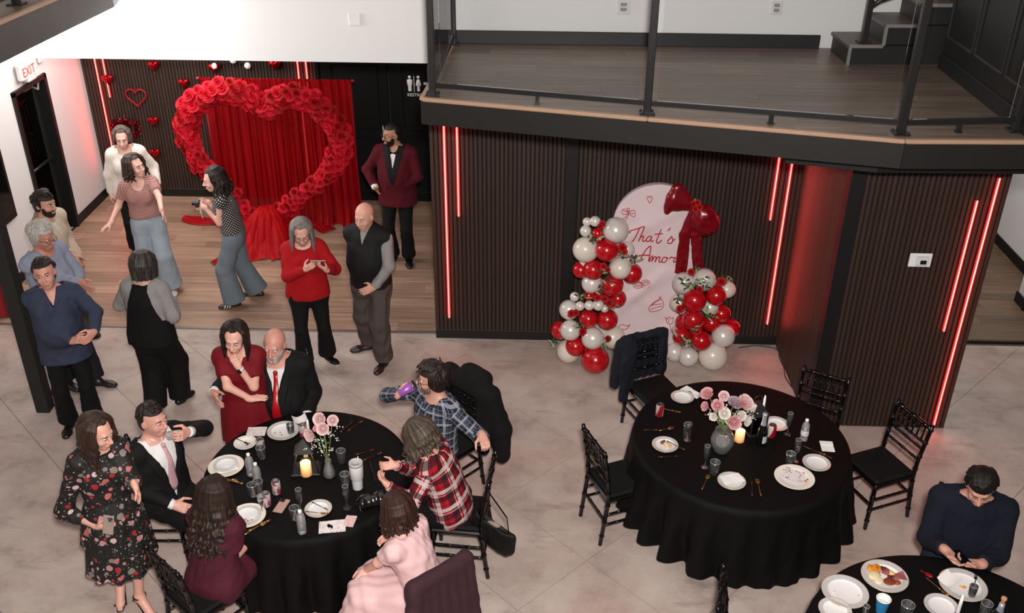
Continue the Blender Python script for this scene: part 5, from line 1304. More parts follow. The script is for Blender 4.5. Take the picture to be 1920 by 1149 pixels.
flute(*g_(582, 800), 'champagne flute in front of the round rose vase'); tumbler(*g_(650, 850), 'tumbler in front of the round rose vase', .038, .11)
cutlery('spoon', *g_(585, 922), 66, GOLD, 'gold spoon left of the plate with the napkin')
n3 = plate(*g_(787, 912), .106, 'plate under a white napkin at the front of the right table'); sheetp('napkin', *g_(790, 893), .16, .105, 18, PAPER, 'white napkin lying over the front plate', 'napkin', TZ+.018, fold=0)
cutlery('knife', *g_(944, 965), 80, COPPER, 'copper knife right of the front plate'); cutlery('spoon', *g_(998, 962), 88, GOLD, 'gold spoon right of the copper knife')
n4 = plate(*g_(1270, 882), .150, 'large ivory plate with printed napkin and crumbs on the right table', rim=IVORY)
sheetp('napkin', *g_(1255, 862), .15, .13, -35, printm('napkin_print', '#e2dad6', ['#5a4a5c', '#8a6a8c', '#4a3a3a', '#c9bcc0'], 40), 'printed napkin crumpled on the large ivory plate', 'napkin', TZ+.017, curl=.012)
crumbs(n4, [(.07, -.05, .012, '#b07a3a', .4, 'crumb'), (.04, -.055, .010, '#c99a5a', .4, 'crumb'), (.09, -.03, .009, '#8a5a2a', .4, 'crumb')], .012)
plate(*g_(1440, 772), .107, 'clean silver rimmed plate at the right edge of the right table'); sheetp('napkin', *g_(1522, 645), .10, .13, -4, PAPER, 'upright looking folded napkin by the right plate', 'napkin', fold=1)
cutlery('fork', *g_(1425, 680), -38, GOLD, 'gold fork left of the folded napkin'); cutlery('knife', *g_(1480, 705), -38, COPPER, 'copper knife under the folded napkin')
AMB = glassm('amber_drink', (.75, .55, .25, 1), 1.33)
tumbler(*g_(1232, 768), 'tumbler with amber drink behind the large ivory plate', .036, .09, GL, AMB); flute(*g_(1275, 752), 'flute with amber drink behind the large ivory plate', AMB)
WLAB = printm('water_label', '#d5d6d8', ['#4a4e54', '#8a9096', '#b5babd', '#61666c'], 60)
bottle(*g_(1340, 592), 'labelled water bottle standing on the right table', WLAB)
flute(*g_(1215, 545), 'flute with red drink beside the water bottle', glassm('red_drink', (.5, .1, .1, 1), 1.33), .20)
plate(*g_(1130, 472), .100, 'silver rimmed plate behind the red can')
p = pos(*g_(1010, 620)); wb_ = empty('wine_bottle', (p[0], p[1], TZ), 'dark sparkling wine bottle with pale foil neck on the right table', 'bottle')
q = MB().use(mat('bottle_dark', '#0a0d0a', .12, var=.1)); q.lathe([(.001, .004), (.040, 0), (.042, .006), (.042, .12), (.036, .155), (.020, .19)], 24); q.obj('bottle_body', wb_)
q = MB().use(mat('foil', '#aeb4c2', .35, .5, var=.15, scale=60)); q.lathe([(.024, .178), (.018, .21), (.0165, .255), (.0195, .27), (.0195, .29), (.001, .292)], 20); q.obj('foil_neck', wb_)
q = MB().use(mat('bottle_label', '#b9bcc2', .5)); q.sheet(lambda u, v: (.0426*math.cos(-1.6+1.3*u), .0426*math.sin(-1.6+1.3*u), .028+.065*v), 9, 4); q.obj('label', wb_)
taper(*g_(1012, 470), 'lit white taper candle behind the dark wine bottle', .16, .09, True)
lantern(1413, 809, 'black lantern behind the candle on the right table', .3, .13, .17)
led_candle(*g_(845, 598), .038, .10, 'glowing amber pillar candle right of the round vase')
V2 = vase(*g_(705, 676), 'round clear glass vase holding the large rose bouquet', [(.001, .003), (.050, 0), (.060, .01), (.088, .075), (.092, .11), (.080, .155), (.062, .185), (.066, .20), (.063, .20), (.058, .185), (.076, .155), (.088, .11), (.084, .075), (.056, .014), (.001, .01)], VGL, [(.001, .012), (.055, .016), (.082, .075), (.085, .105), (.001, .105)])
VB2 = Vector(pos(*g_(705, 676))); Y2 = VB2.y
HH = lambda cx, cy, dy: hd(*g_(cx, cy), dy, Y2)
H2 = [(HH(610, 252, .02), RPINK, 1.35, (-.5, -.4, .8)), (HH(725, 262, .08), RPALE, 1.1, (-.1, -.7, .7)), (HH(600, 340, -.03), RPINK, 1.0, (-.8, -.4, .5)), (HH(680, 332, -.04), RPINK, 1.25, (-.2, -.7, .7)), (HH(868, 322, -.02), RPALE, 1.75, (.4, -.5, .8)), (HH(800, 330, .0), RLILAC, 1.5, (.2, -.3, .9)), (HH(728, 392, -.07), RWHITE, 1.15, (0, -.8, .6)), (HH(795, 450, -.08), RPINK, 1.5, (.2, -.9, .4)), (HH(655, 412, -.07), RWHITE, .8, (-.5, -.8, .3)), (HH(885, 440, -.05), RWHITE, 1.1, (.6, -.7, .3)), (HH(918, 345, .0), RWHITE, 1.1, (.8, -.3, .5)), (HH(850, 405, -.06), RWHITE, 1.0, (.4, -.8, .4)), (HH(870, 318, -.05), RPINK, 1.0, (.4, -.6, .8))]
bouquet('large bouquet of pink and white roses in the round vase', (VB2.x, VB2.y, TZ+.012), (VB2.x, VB2.y, TZ+.19), H2, .15, [(HH(620, 400, -.05), 12, .014), (HH(935, 420, -.02), 12, .016), (HH(760, 300, .03), 26, .024), (HH(940, 370, .0), 20, .018), (HH(830, 390, -.06), 16, .02), (HH(700, 300, .0), 16, .02), (HH(630, 430, -.05), 14, .014)], [(HH(690, 440, -.06), (-.5, -.7, .15), 1.3, LEAFP), (HH(730, 470, -.07), (.3, -.9, -.2), 1.4, LEAFM), (HH(860, 460, -.04), (.7, -.6, -.1), 1.0, LEAFM), (HH(650, 380, -.02), (-.9, -.3, .1), 1.0, LEAFM), (HH(760, 350, -.03), (.1, -.8, .6), .7, LEAFP), (HH(640, 290, .0), (-.4, -.4, .8), .7, LEAFM), (HH(820, 400, -.05), (.3, -.8, .4), .8, LEAFM), (HH(700, 430, -.06), (-.2, -.9, .1), 1.0, LEAFM), (HH(900, 380, -.02), (.8, -.4, .3), .8, LEAFP), (HH(770, 480, -.07), (.5, -.9, -.2), 1.2, LEAFP)])
# --- third table
k_ = lambda cx, cy: (1500+cx/4.571, 1000+cy/4.571)
p1 = plate(*k_(385, 500), .150, 'large clean silver rimmed plate at the left edge of the bottom right table'); crumbs(p1, [(-.07, .0, .010, '#d8cdb8', .4, 'crumb'), (-.06, -.035, .010, '#e0cfa8', .4, 'crumb'), (.08, -.03, .007, '#d6b074', .4, 'crumb')])
plate(*k_(300, 655), .104, 'plate cut off by the frame below the large clean plate')
fd = plate(*k_(725, 368), .152, 'plate piled with ham, orange slices, grapes and sauce')
OR_ = mat('orange_slice', '#d98a2a', .4, var=.25, scale=80); OP = mat('orange_peel', '#c8741c', .5)
for (dx, dy, an) in ((-.075, .055, .3), (-.035, .062, 0), (-.04, .042, .8)):
    q = MB().use(OR_); q.lathe([(.001, .0), (.026, .0), (.027, .004), (.026, .008), (.001, .008)], 18); q.use(OP); q.tube([(math.cos(t)*.028, math.sin(t)*.028, .004) for t in np.linspace(0, 6.283, 19)[:-1]], .0035, 5, closed=True)
    o = q.obj('orange_slice', fd, (dx, dy, .018), (.35, an, 0))
for (dx, dy) in ((.0, .068), (.012, .060), (.024, -.012), (.045, -.018), (.0, .058)):
    q = MB().use(mat('grape', '#3a1c24', .25)); q.ball((0, 0, 0), .012, 10, 7, (1, 1.15, 1)); q.obj('grape', fd, (dx, dy, .020))
for (dx, dy, an, s) in ((.085, -.01, .2, 1.2), (.02, .035, .9, .8)):
    q = MB().use(mat('ham', '#a05a58', .45, var=.25, scale=40)); q.sheet(lambda u, v: ((u-.5)*.085, (v-.5)*.06, .004+.010*math.sin(4*u)*math.sin(3*v+1)), 8, 6); o = q.obj('ham_slice', fd, (dx, dy, .018), (0, 0, an)); o.scale = (s, s, s)
crumbs(fd, [(.015, -.055, .045, '#7a3014', .22, 'sauce'), (.06, -.06, .030, '#9a4a1c', .22, 'sauce'), (.05, .02, .022, '#d8b26a', .5, 'cheese'), (.03, .005, .016, '#e0c890', .5, 'cheese'), (-.075, -.01, .050, '#ddc9a0', .3, 'bread'), (-.055, -.05, .040, '#e2d3b6', .25, 'bread'), (.03, .055, .018, '#8a3a3a', .4, 'ham_roll')], .010)
p = pos(1651, 1146); cu = empty('paper_cup', (p[0], p[1], TZ), 'blue paper cup with white inside on the bottom right table', 'cup')
q = MB().use(mat('cup_blue', '#2f82b4', .5, var=.06)); q.lathe([(.001, .001), (.030, 0), (.031, .004), (.044, .112)], 26); q.obj('cup_body', cu)
q = MB().use(PAPER); q.lathe([(.043, .111), (.029, .01), (.001, .008)], 26); q.tube([(math.cos(t)*.0445, math.sin(t)*.0445, .113) for t in np.linspace(0, 6.283, 27)[:-1]], .0024, 6, closed=True); q.obj('cup_inside', cu)
q = MB().use(glassm('pale_drink', (.8, .78, .66, 1), 1.33)); q.lathe([(.001, .070), (.0375, .070)], 24); q.obj('drink', cu)
tumbler(*k_(905, 690), 'tumbler at the bottom frame edge right of the blue cup', .042, .085); tumbler(1622, 1149, 'glass at the bottom frame edge left of the blue cup', .02, .06)
n5 = plate(*k_(1395, 443), .152, 'large used plate with napkin before the man in navy'); sheetp('napkin', *k_(1280, 400), .11, .13, -50, PAPER, 'crumpled napkin on the large used plate', 'napkin', TZ+.018, curl=.02)
crumbs(n5, [(.0, -.02, .016, '#e0913a', .3, 'crumb'), (-.02, -.01, .008, '#d9a050', .4, 'crumb')])
tumbler(*k_(1470, 530), 'small glass standing on the large used plate', .026, .085, z=TZ+.012)
cutlery('fork', *k_(1500, 420), 65, mat('plastic_black', '#151415', .35), 'black plastic fork leaning on the small glass', z=TZ+.03, L=.15)
plate(*k_(1212, 625), .108, 'plate cut off by the frame beside the taper candle')
cutlery('spoon', *k_(1075, 345), -48, mat('red_plastic', '#8a1420', .25), 'small dark red spoon behind the used plate', L=.07); cutlery('fork', *k_(1175, 462), -62, GOLD, 'gold fork lying left of the large used plate')
taper(*k_(1330, 745), 'lit white taper candle on a dark red base', .14, .05, True, TZ, mat('dark_red_glass', '#4a0a10', .15))
p = pos(1862, 1182); w3 = empty('wine_bottle', (p[0], p[1], TZ), 'corked sparkling wine bottle with foil neck at the bottom right', 'bottle')
q = MB().use(mat('bottle_dark', '#0a0d0a', .12)); q.lathe([(.001, .004), (.040, 0), (.042, .006), (.042, .12), (.036, .155), (.019, .18)], 24); q.obj('bottle_body', w3)
q = MB().use(mat('foil', '#aeb4c2', .35, .5)); q.lathe([(.024, .165), (.0175, .20), (.0165, .235), (.001, .236)], 20); q.obj('foil_neck', w3)
q = MB().use(mat('cork', '#b98a62', .8, var=.25, scale=80)); q.lathe([(.012, .23), (.0125, .25), (.012, .258), (.0175, .268), (.0165, .284), (.001, .29)], 16); q.obj('cork', w3)
tumbler(1845, 1150, 'glass beside the corked bottle at the bottom right', .036, .09)
# ---------------------------------------------------------------- coats and bag on the chairs
def chf(o):
    """frame of a chair: local metres to the hall"""
    a = o.rotation_euler.z; p = o.location; ca, sa = math.cos(a), math.sin(a)
    return lambda x, y, z: np.array([p.x+ca*x-sa*y, p.y+sa*x+ca*y, z]), np.array([ca, sa, 0]), np.array([-sa, ca, 0])
def coat(ch, prims, m, label, name, fold=.006, ff=26, seed=1, h=.009, subs=()):
    F, ax, ay = chf(ch); base = np.array(F(0, .24, .5)); V, Q = surf(prims, h, subs); V = relax(V, Q, 2, .5); V = folds(V, Q, fold, ff, seed)
    o = empty(name, base, label, 'jacket'); link('cloth', mesh_np('cloth', V-base, Q, m), o); return o, base
NAVY = fabric('navy_wool', '#14161f', .85); WORK = fabric('work_black', '#0c0b0b', .9); PLUM = fabric('plum_cloth', '#3a2229', .85)
F, ax, ay = chf(C1)
pr = [c_(F(-.20, .245, .915), F(.20, .245, .915), .038, .038, .03)]
for x in np.linspace(-.21, .21, 7): pr.append(c_(F(x, .275, .90), F(x*1.1, .33, .42), .030, .034, .03, 0, ay, .6))
pr += [c_(F(-.185, .215, .91), F(-.24, .16, .62), .045, .060, .03, 0, ay, .5), c_(F(-.225, .16, .70), F(-.25, .13, .36), .062, .05, .03, 0, ay, .45), c_(F(-.15, .19, .86), F(-.20, .15, .50), .05, .06, .03, 0, ay, .4), c_(F(-.23, .27, .85), F(-.29, .25, .45), .05, .045, .02), c_(F(-.19, .20, .45), F(-.21, .17, .30), .05, .015, .02, 0, ay, .5)]
pr += [c_(F(.165, .215, .91), F(.165, .20, .55), .040, .048, .02, 0, ay, .5), c_(F(.20, .25, .88), F(.205, .25, .50), .045, .05, .02)]
coat(C1, pr, NAVY, 'navy suit jacket draped over the chair by the arch sign', 'suit_jacket')
F, ax, ay = chf(C18)
pr = [c_(F(-.24, .27, .93), F(.24, .27, .93), .075, .085, .03)]
for x in np.linspace(-.23, .23, 6): pr.append(c_(F(x, .31, .90), F(x*1.15, .36, .40), .06, .07, .04, 0, ay, .8))
pr += [c_(F(.24, .27, .93), F(.33, .30, .62), .085, .085, .03), c_(F(.33, .30, .62), F(.35, .30, .36), .085, .07, .03), c_(F(-.24, .27, .95), F(-.30, .28, .55), .08, .075, .03), c_(F(-.05, .31, 1.00), F(.10, .32, 1.00), .085, .085, .04), c_(F(.22, .22, .88), F(.22, .18, .45), .07, .08, .03, 0, ay, .6)]
wc, base = coat(C18, pr, WORK, 'thick black work coat hung over the chair behind blue plaid man', 'work_coat', .007, 18, 4)
q = MB().use(mat('tan_patch', '#a08a6a', .7)); q.box((0, 0, 0), (.04, .006, .045), None, .002); pp = F(.155, .115, .60); q.obj('sewn_patch', wc, tuple(pp-base), (0, 0, C18.rotation_euler.z))
F, ax, ay = chf(C16)
pr = [c_(F(-.21, .25, .93), F(.21, .25, .93), .045, .05, .03)]
for x in np.linspace(-.22, .22, 7): pr.append(c_(F(x, .275, .91), F(x*1.12, .33, .25), .036, .045, .03, 0, ay, .6))
pr += [c_(F(-.22, .22, .90), F(-.24, .14, .40), .05, .06, .03, 0, ay, .6), c_(F(.21, .25, .90), F(.28, .30, .55), .055, .05, .03), c_(F(.28, .30, .55), F(.285, .30, .42), .05, .045, .02), c_(F(.20, .21, .90), F(.20, .17, .35), .045, .05, .03, 0, ay, .5)]
coat(C16, pr, PLUM, 'plum jacket draped over the chair of the woman in pink', 'plum_jacket', .005, 22, 9)
F, ax, ay = chf(C17); bp = F(.17, .26, .50)
hb = empty('shoulder_bag', bp, 'black slouchy shoulder bag hanging from the chair back', 'bag')
bx = np.array([.55, -.80, 0]); bx = nrm(np.array([.80, -.35, 0])); by = np.array([-bx[1], bx[0], 0])
pr = [c_(bp+bx*(-.10)+UP*.02, bp+bx*.12-UP*.12, .075, .075, .05, 0, by, .5), c_(bp-bx*.09+UP*.06, bp+bx*.16-UP*.04, .05, .045, .05, 0, by, .6), c_(bp-bx*.07-UP*.08, bp+bx*.12-UP*.17, .06, .055, .05, 0, by, .6)]
V_, Q_ = surf(pr, .008, [c_(bp-bx*.06+UP*.10, bp+bx*.13+UP*.02, .040, .035, .02, 0, by, .55)]); V_ = folds(relax(V_, Q_, 2), Q_, .004, 30, 2); link('body', mesh_np('body', V_-bp, Q_, fabric('bag_black', '#0d0c0c', .6)), hb)
q = MB().use(fabric('bag_strap', '#0d0c0c', .5)); tp = F(.19, .245, .90)-bp
q.tube([tuple(bx*.15-UP*.02), tuple(bx*.13+UP*.14), tuple(np.array(tp)*.75+UP*.04), tuple(np.array(tp)+UP*.005), tuple(np.array(tp)*.8-bx*.03), tuple(-bx*.10+UP*.08)], .012, 8, flat=.35); q.obj('strap', hb)
q = MB().use(mat('lining', '#8a7a70', .8)); q.ball(bx*.02+UP*.035, .05, 10, 6, (1.2, .4, .5), Matrix(((bx[0], by[0], 0), (bx[1], by[1], 0), (0, 0, 1)))); q.obj('lining', hb)
q = MB().use(GOLD); q.tube([tuple(bx*.15-UP*.02+np.array([.016*math.cos(t)*bx[0], .016*math.cos(t)*bx[1], .016*math.sin(t)])) for t in np.linspace(0, 6.283, 13)[:-1]], .003, 5, closed=True); q.obj('buckle', hb)
# ---------------------------------------------------------------- the red curtain, the rose heart and the tulle
def sheer(name, c1, c2, alpha=.12, rough=.55):
    t = NT(name); t.base(t.mix(t.noise(t.coord('Object', (1, 1, .15)), 30, 3), srgb(c1), srgb(c2))); t.b.inputs['Roughness'].default_value = rough; t.b.inputs['Specular IOR Level'].default_value = .15
    tr = t.n('ShaderNodeBsdfTransparent'); mx = t.n('ShaderNodeMixShader'); mx.inputs[0].default_value = 1-alpha
    t.l(tr.outputs[0], mx.inputs[1]); t.l(t.b.outputs[0], mx.inputs[2]); t.l(mx.outputs[0], t.out.inputs[0]); MATS[name] = t.m; return t.m
REDC = sheer('red_chiffon', '#a0040f', '#86030b', .045); REDT = sheer('red_tulle', '#ae050f', '#94040c', .12)
YC = 11.95; cx0, cx1, ztop = -4.22, -2.335, 1.955
cu = empty('curtain_backdrop', ((cx0+cx1)/2, YC, 0), 'tall red chiffon curtain hung on a frame behind the rose heart', 'curtain')
q = MB().use(mat('frame_red', '#7a0a14', .4)); xm = (cx0+cx1)/2
q.cyl((cx0-xm-.02, 0, ztop), (cx1-xm+.02, 0, ztop), .017); q.ball((cx0-xm-.03, 0, ztop), .026); q.ball((cx1-xm+.03, 0, ztop), .026); q.obj('top_rod', cu)
for x in (cx0-xm+.01, cx1-xm-.01): q = MB().use(mat('frame_red', '#7a0a14', .4)); q.cyl((x, .03, 0), (x, .03, ztop), .017); q.box((x, .02, .008), (.06, .40, .016), None, .004); q.obj('stand_pole', cu)
def curt(u, v):
    x = (u-.5)*(cx1-cx0)*(1+.04*v*v); z = ztop+.024-(ztop+.014)*v
    w = math.sin(u*150+1.2*math.sin(u*23))*.55+.6*math.sin(u*61+2*math.sin(u*9+1.5*v))+.35*math.sin(u*260)
    y = w*(.012+.030*min(1, v*1.6))-.02*v-(.10*max(0, v-.93)/.07*(.5+.5*math.sin(u*37)))
    y -= .030*max(0, 1-v*9)
    return (x+.006*math.sin(u*90)*v, y, max(.006, z))
q = MB().use(REDC); q.sheet(curt, 340, 26); q.obj('cloth', cu)
# cloth pooled on the floor beside the curtain
def pool(P, w, label, seed, parent=None, nm='floor_cloth', m=None):
    r = random.Random(seed); q = MB().use(m or REDC); P = [Vector(p) for p in P]; ph = r.uniform(0, 6)
    def f(u, v):
        t = v*(len(P)-1); i = min(int(t), len(P)-2); c = P[i].lerp(P[i+1], t-i); d = (P[i+1]-P[i]).normalized(); n = Vector((-d.y, d.x, 0)); W = w*(1-.75*abs(v-.4)**1.5)*(1+.15*math.sin(9*v+ph))
        a = (u-.5)*2
        return c+n*a*W+Vector((0, 0, .012+.045*(1-abs(a))*(.6+.4*math.sin(6*v+ph))+.014*abs(math.sin(a*7+3*v+ph))))
    q.sheet(f, 22, 26)
    return q.obj(nm, parent, tuple(-Vector(parent.location)) if parent else (0, 0, 0))
pool([atz(420, 415, 0), atz(385, 418, 0), atz(346, 411, 0)], .13, '', 1, cu); pool([atz(575, 420, 0), atz(600, 425, 0), atz(618, 436, 0)], .14, '', 2, cu)
pool([atz(668, 405, 0), atz(650, 412, 0), atz(610, 408, 0)], .10, '', 6, cu)
# heart of roses
YH = 11.6
ctr = [(494, 428), (462, 395), (425, 350), (383, 312), (362, 275), (352, 238), (356, 205), (385, 180), (425, 168), (465, 176), (496, 202), (520, 185), (550, 177), (590, 192), (622, 222), (637, 262), (630, 300), (605, 335), (570, 362), (533, 392), (498, 428)]
HC_ = [Vector(at(u, v, YH)) for u, v in ctr]
hroot = empty('rose_heart', (HC_[0].x, YH, 0), 'giant open heart covered in red roses before the red curtain', 'flower heart')
h0 = Vector(hroot.location)
def spl(P, t):      # Catmull-Rom on a closed loop
    n = len(P)-1; t = t*n; i = int(t) % n; f = t-int(t); p0, p1, p2, p3 = P[(i-1) % n], P[i], P[(i+1) % n], P[(i+2) % n]
    if i == 0: p0 = p1
    if i == n-1: p3 = p2
    return .5*((2*p1)+(p2-p0)*f+(2*p0-5*p1+4*p2-p3)*f*f+(3*p1-p0-3*p2+p3)*f**3)
q = MB().use(mat('foam_red', '#6a0a12', .8)); q.tube([spl(HC_, i/90)-h0+Vector((0, .05, 0)) for i in range(91)], .055, 8); q.obj('frame', hroot)
REDP = petal('petal_red', '#cb1428', '#ad0a1c'); REDP2 = petal('petal_red_dark', '#aa0c16', '#8a060e')
RR = [rose_mesh('rose', REDP, 11, 4), rose_mesh('rose', REDP2, 12, 4), rose_mesh('rose', REDP, 13, 3)]
rr = random.Random(11); NR = 236
for i in range(NR):
    t = (i+rr.uniform(-.3, .3))/NR % 1.0; c = spl(HC_, t); d = (spl(HC_, min(t+.004, .9999))-c).normalized(); n = Vector((-d.z, 0, d.x))
    lane = (i*7 % 5-2)/2; k = 1.0
    if t < .22 or t > .82: k = .8
    off = n*(lane*.098*k+rr.uniform(-.018, .018)); fr = math.sqrt(max(0, 1-(lane*.9)**2))
    P = c+off+Vector((0, -.085*fr-.01+rr.uniform(-.015, .015), 0)); nd = Vector((n.x*lane*.9, -.75-.3*fr, n.z*lane*.9+.25))
    o = link('rose', RR[rr.randrange(3)], hroot, P-h0, orient(nd+Vector((rr.uniform(-.3, .3), 0, rr.uniform(-.3, .3))), rr.uniform(0, 6)).to_euler()); s = rr.uniform(1.1, 1.6)*(k if k < 1 else 1); o.scale = (s, s, s)
# tulle spilling from the tip of the heart to the floor
tl = empty('tulle_train', tuple(atz(505, 465, 0)), 'red tulle gathered at the heart tip, spilling over the floor', 'tulle')
t0 = Vector(tl.location); top = Vector(at(500, 385, 11.42))-t0
def tulle(a0, a1, r0, r1, seed, lift):
    r = random.Random(seed); p1, p2 = r.uniform(0, 6), r.uniform(0, 6); q = MB().use(REDT)
    def f(u, v):
        a = a0+(a1-a0)*u; R = (r0+(r1-r0)*u)*(1+.10*math.sin(9*u+p1)); s = v**.85; bx = math.cos(a)*R*s; by = -math.sin(a)*R*s*.95
        ruf = .030*math.sin(34*u+5*v+p2)*v+.02*math.sin(71*u+p1)*v
        z = top.z*(1-v)**1.6+lift*math.sin(math.pi*min(1, v*1.05))*.9+.012+.02*abs(math.sin(25*u+p2))*v
        return Vector((top.x*(1-v)+bx+ruf*.6, top.y*(1-v)*.9+by+ruf, max(.008, z)))
    q.sheet(f, 80, 22); return q.obj('ruffle', tl)
tulle(-.5, 3.6, .44, .44, 1, .12); tulle(-.2, 3.2, .40, .38, 2, .20); tulle(.2, 2.9, .32, .34, 3, .27); tulle(-.1, 3.0, .22, .24, 4, .30)
pool([atz(470, 478, 0), atz(440, 485, 0), atz(420, 490, 0), atz(400, 498, 0)], .12, '', 3, tl, 'tail', REDT); pool([atz(520, 455, 0), atz(555, 445, 0), atz(575, 430, 0)], .16, '', 5, tl, 'tail', REDT)
# ---------------------------------------------------------------- hearts on the lobby wall
def heart2(t): return (16*math.sin(t)**3/17, (13*math.cos(t)-5*math.cos(2*t)-2*math.cos(3*t)-math.cos(4*t))/17+.12)
FOIL = mat('red_foil', '#a30a14', .16, .75, var=.1, scale=8, bump=.12, bscale=14)
q = MB().use(FOIL); N, K = 40, 7
for sgn in (-1, 1):
    def f(u, v, sgn=sgn): x, z = heart2(2*math.pi*u); s = math.sin(v*math.pi/2); return (x*s*.085, sgn*.040*math.cos(v*math.pi/2)**.8*(1+.12*math.sin(14*u*3.14)*s), z*s*.085+.012*(1-s))
    q.sheet(f, N, K, True)
HB = q.mesh('balloon')
q = MB().use(mat('ribbon_red', '#8a0a12', .5)); q.cyl((0, 0, -.085), (0, 0, -.115), .005); HKNOT = q.mesh('knot')
names = ['red foil heart beside the short neon tube, highest on the left', 'red foil heart at the top edge between neon and ball garland', 'red foil heart just left of the curtain top', 'red foil heart under the white balls of the garland', 'red foil heart at the top edge left of the curtain neon', 'red foil heart right of the tinsel heart', 'red foil heart above the laughing woman\'s shoulder, below another', 'red foil heart half hidden by the rose heart, lowest of all']
for (u, v), nm in zip([(203, 150), (288, 124), (345, 157), (402, 128), (515, 122), (288, 228), (291, 288), (365, 320)], names):
    p = at(u, v, 12.735); o = empty('heart_balloon', p, nm, 'balloon', 'red foil hearts on the slat wall', rnd.uniform(-.25, .25)); link('foil', HB, o); link('knot', HKNOT, o)
def wire_heart(u, v, s, label, tin):
    p = at(u, v, 12.762); o = empty('heart_wreath', p, label, 'wreath'); r = random.Random(3)
    pts = [(heart2(t)[0]*s, 0, heart2(t)[1]*s) for t in np.linspace(0, 2*math.pi, 49)[:-1]]
    if not tin:
        q = MB().use(mat('glitter_red', '#a01420', .35, .4, var=.5, scale=180, bump=.6, bscale=220)); q.tube(pts, .013, 8, closed=True); q.obj('ring', o)
        q = MB().use(mat('glitter_red', '#a01420', .35)); q.tube([(0, 0, s*.5), (0, 0, s*1.12)], .004, 5); q.obj('hanger', o)
    else:
        q = MB().use(mat('wire', '#3a0a0e', .5)); q.tube(pts, .012, 6, closed=True); q.obj('ring', o)
        q = MB().use(mat('tinsel', '#8a0a18', .18, .85, var=.4, scale=90))
        for i in range(900):
            t = r.uniform(0, 6.283); c = Vector((heart2(t)[0]*s, 0, heart2(t)[1]*s)); d = Vector((r.gauss(0, 1), r.gauss(0, 1)-.3, r.gauss(0, 1))).normalized(); e = d.cross(Vector((r.gauss(0, 1), r.gauss(0, 1), r.gauss(0, 1)))).normalized()
            a = c+d*r.uniform(.01, .055); k = .012; q.add([a-e*k, a+d*k*1.3, a+e*k, a-d*k*1.3], [(0, 1, 2, 3)])
        x = q.obj('tinsel', o); x['kind'] = 'stuff'
        q = MB().use(mat('ribbon_red', '#8a0a12', .5)); q.tube([(0, 0, s*.5), (0, 0, s*1.35)], .005, 5); q.obj('hanger', o)
wire_heart(256, 184, .145, 'open red glitter wire heart on the slat wall', False); wire_heart(238, 246, .175, 'shiny red tinsel heart above the laughing woman', True)
sl = empty('ball_garland', at(432, 119, 12.7), 'string of round white balls at the top edge of the slat wall', 'lights'); s0 = Vector(sl.location)
q = MB().use(mat('cord_black', '#161414', .6)); q.tube([Vector(at(u, v, 12.745))-s0 for u, v in ((380, 104), (402, 117), (420, 119), (437, 113), (452, 118), (464, 117), (490, 104))], .006, 6); q.obj('cord', sl)
for u, v in ((402, 124), (437, 113), (464, 123)): q = MB().use(emis('ball_glow', '#e9e4de', .35)); q.ball(Vector(at(u, v, 12.725))-s0, .042, 14, 10); q.obj('white_ball', sl)  # plain white balls with a faint glow added
# ---------------------------------------------------------------- arch sign with bow
YA = 8.86; xl, xr, zs, zt = .765, 1.62, 1.48, 1.905
ar = empty('arch_sign', ((xl+xr)/2, YA, 0), 'tall pink arch sign with red script, doodles and a red bow', 'sign'); xm = (xl+xr)/2; R_ = (xr-xl)/2
A_ = [(-R_, .03)]+[(-R_, zs)]+[(R_*math.cos(math.pi-a), zs+(zt-zs)*math.sin(a)) for a in np.linspace(0, math.pi, 25)[1:-1]]+[(R_, zs), (R_, .03)]
q = MB().use(mat('board_edge', '#b9a6a8', .6)); n = len(A_)
q.add([(x, 0, z) for x, z in A_]+[(x, .05, z) for x, z in A_], [tuple(range(n)), tuple(reversed(range(n, 2*n)))]+[(i, n+i, n+(i+1) % n, (i+1) % n) for i in range(n)]); q.obj('board', ar)
PK = mat('pink_cloth', '#dcc8ca', .8, var=.05, scale=6, bump=.05, bscale=250)
def skin_(u, v):
    z = .03+(zt-.03)*v; w = R_ if z <= zs else R_*math.sqrt(max(0, 1-((z-zs)/(zt-zs))**2)); x = (u-.5)*2*(w+.004); z2 = z
    e = min(1, (1-abs(u-.5)*2)*4)*min(1, (1-v)*6)
    y = -.008-e*(.010*max(0, math.sin(7*x+11*z+1.5*math.sin(3*z)))**3+.014*max(0, math.sin(9*x-8*z+2.2))**4*(1 if z < 1.0 else .35)+.012*max(0, math.sin(-6*x+9*z+.5))**4)
    return (x, y, z2)
q = MB().use(PK); q.sheet(skin_, 60, 90); q.obj('cloth', ar)
INK = mat('red_ink', '#b32434', .7, var=.05)
def bp_(cx, cy, sc=4.996, o=(1130, 330)): return Vector(at(o[0]+cx/sc, o[1]+cy/sc, YA-.03))-Vector(ar.location)
def smooth(P, k=5):
    out = []
    for i in range(len(P)-1):
        p0, p1, p2, p3 = P[max(i-1, 0)], P[i], P[i+1], P[min(i+2, len(P)-1)]
        for j in range(k): f = j/k; out.append(.5*((2*p1)+(p2-p0)*f+(2*p0-5*p1+4*p2-p3)*f*f+(3*p1-p0-3*p2+p3)*f**3))
    return out+[P[-1]]
def strokes(lst, r, name, **kw):
    q = MB().use(INK)
    for s in lst: q.tube(smooth([bp_(x, y, **kw) for x, y in s]), r, 6, flat=1, up=(0, 1, 0))
    return q.obj(name, ar)
strokes([[(262, 535), (250, 522), (275, 508), (330, 492), (372, 476), (395, 474)], [(345, 490), (320, 545), (290, 600), (270, 614)]], .006, 'letter')
strokes([[(392, 478), (365, 545), (335, 612), (352, 580), (378, 562), (384, 572), (372, 600), (384, 612), (400, 600)]], .006, 'letter')
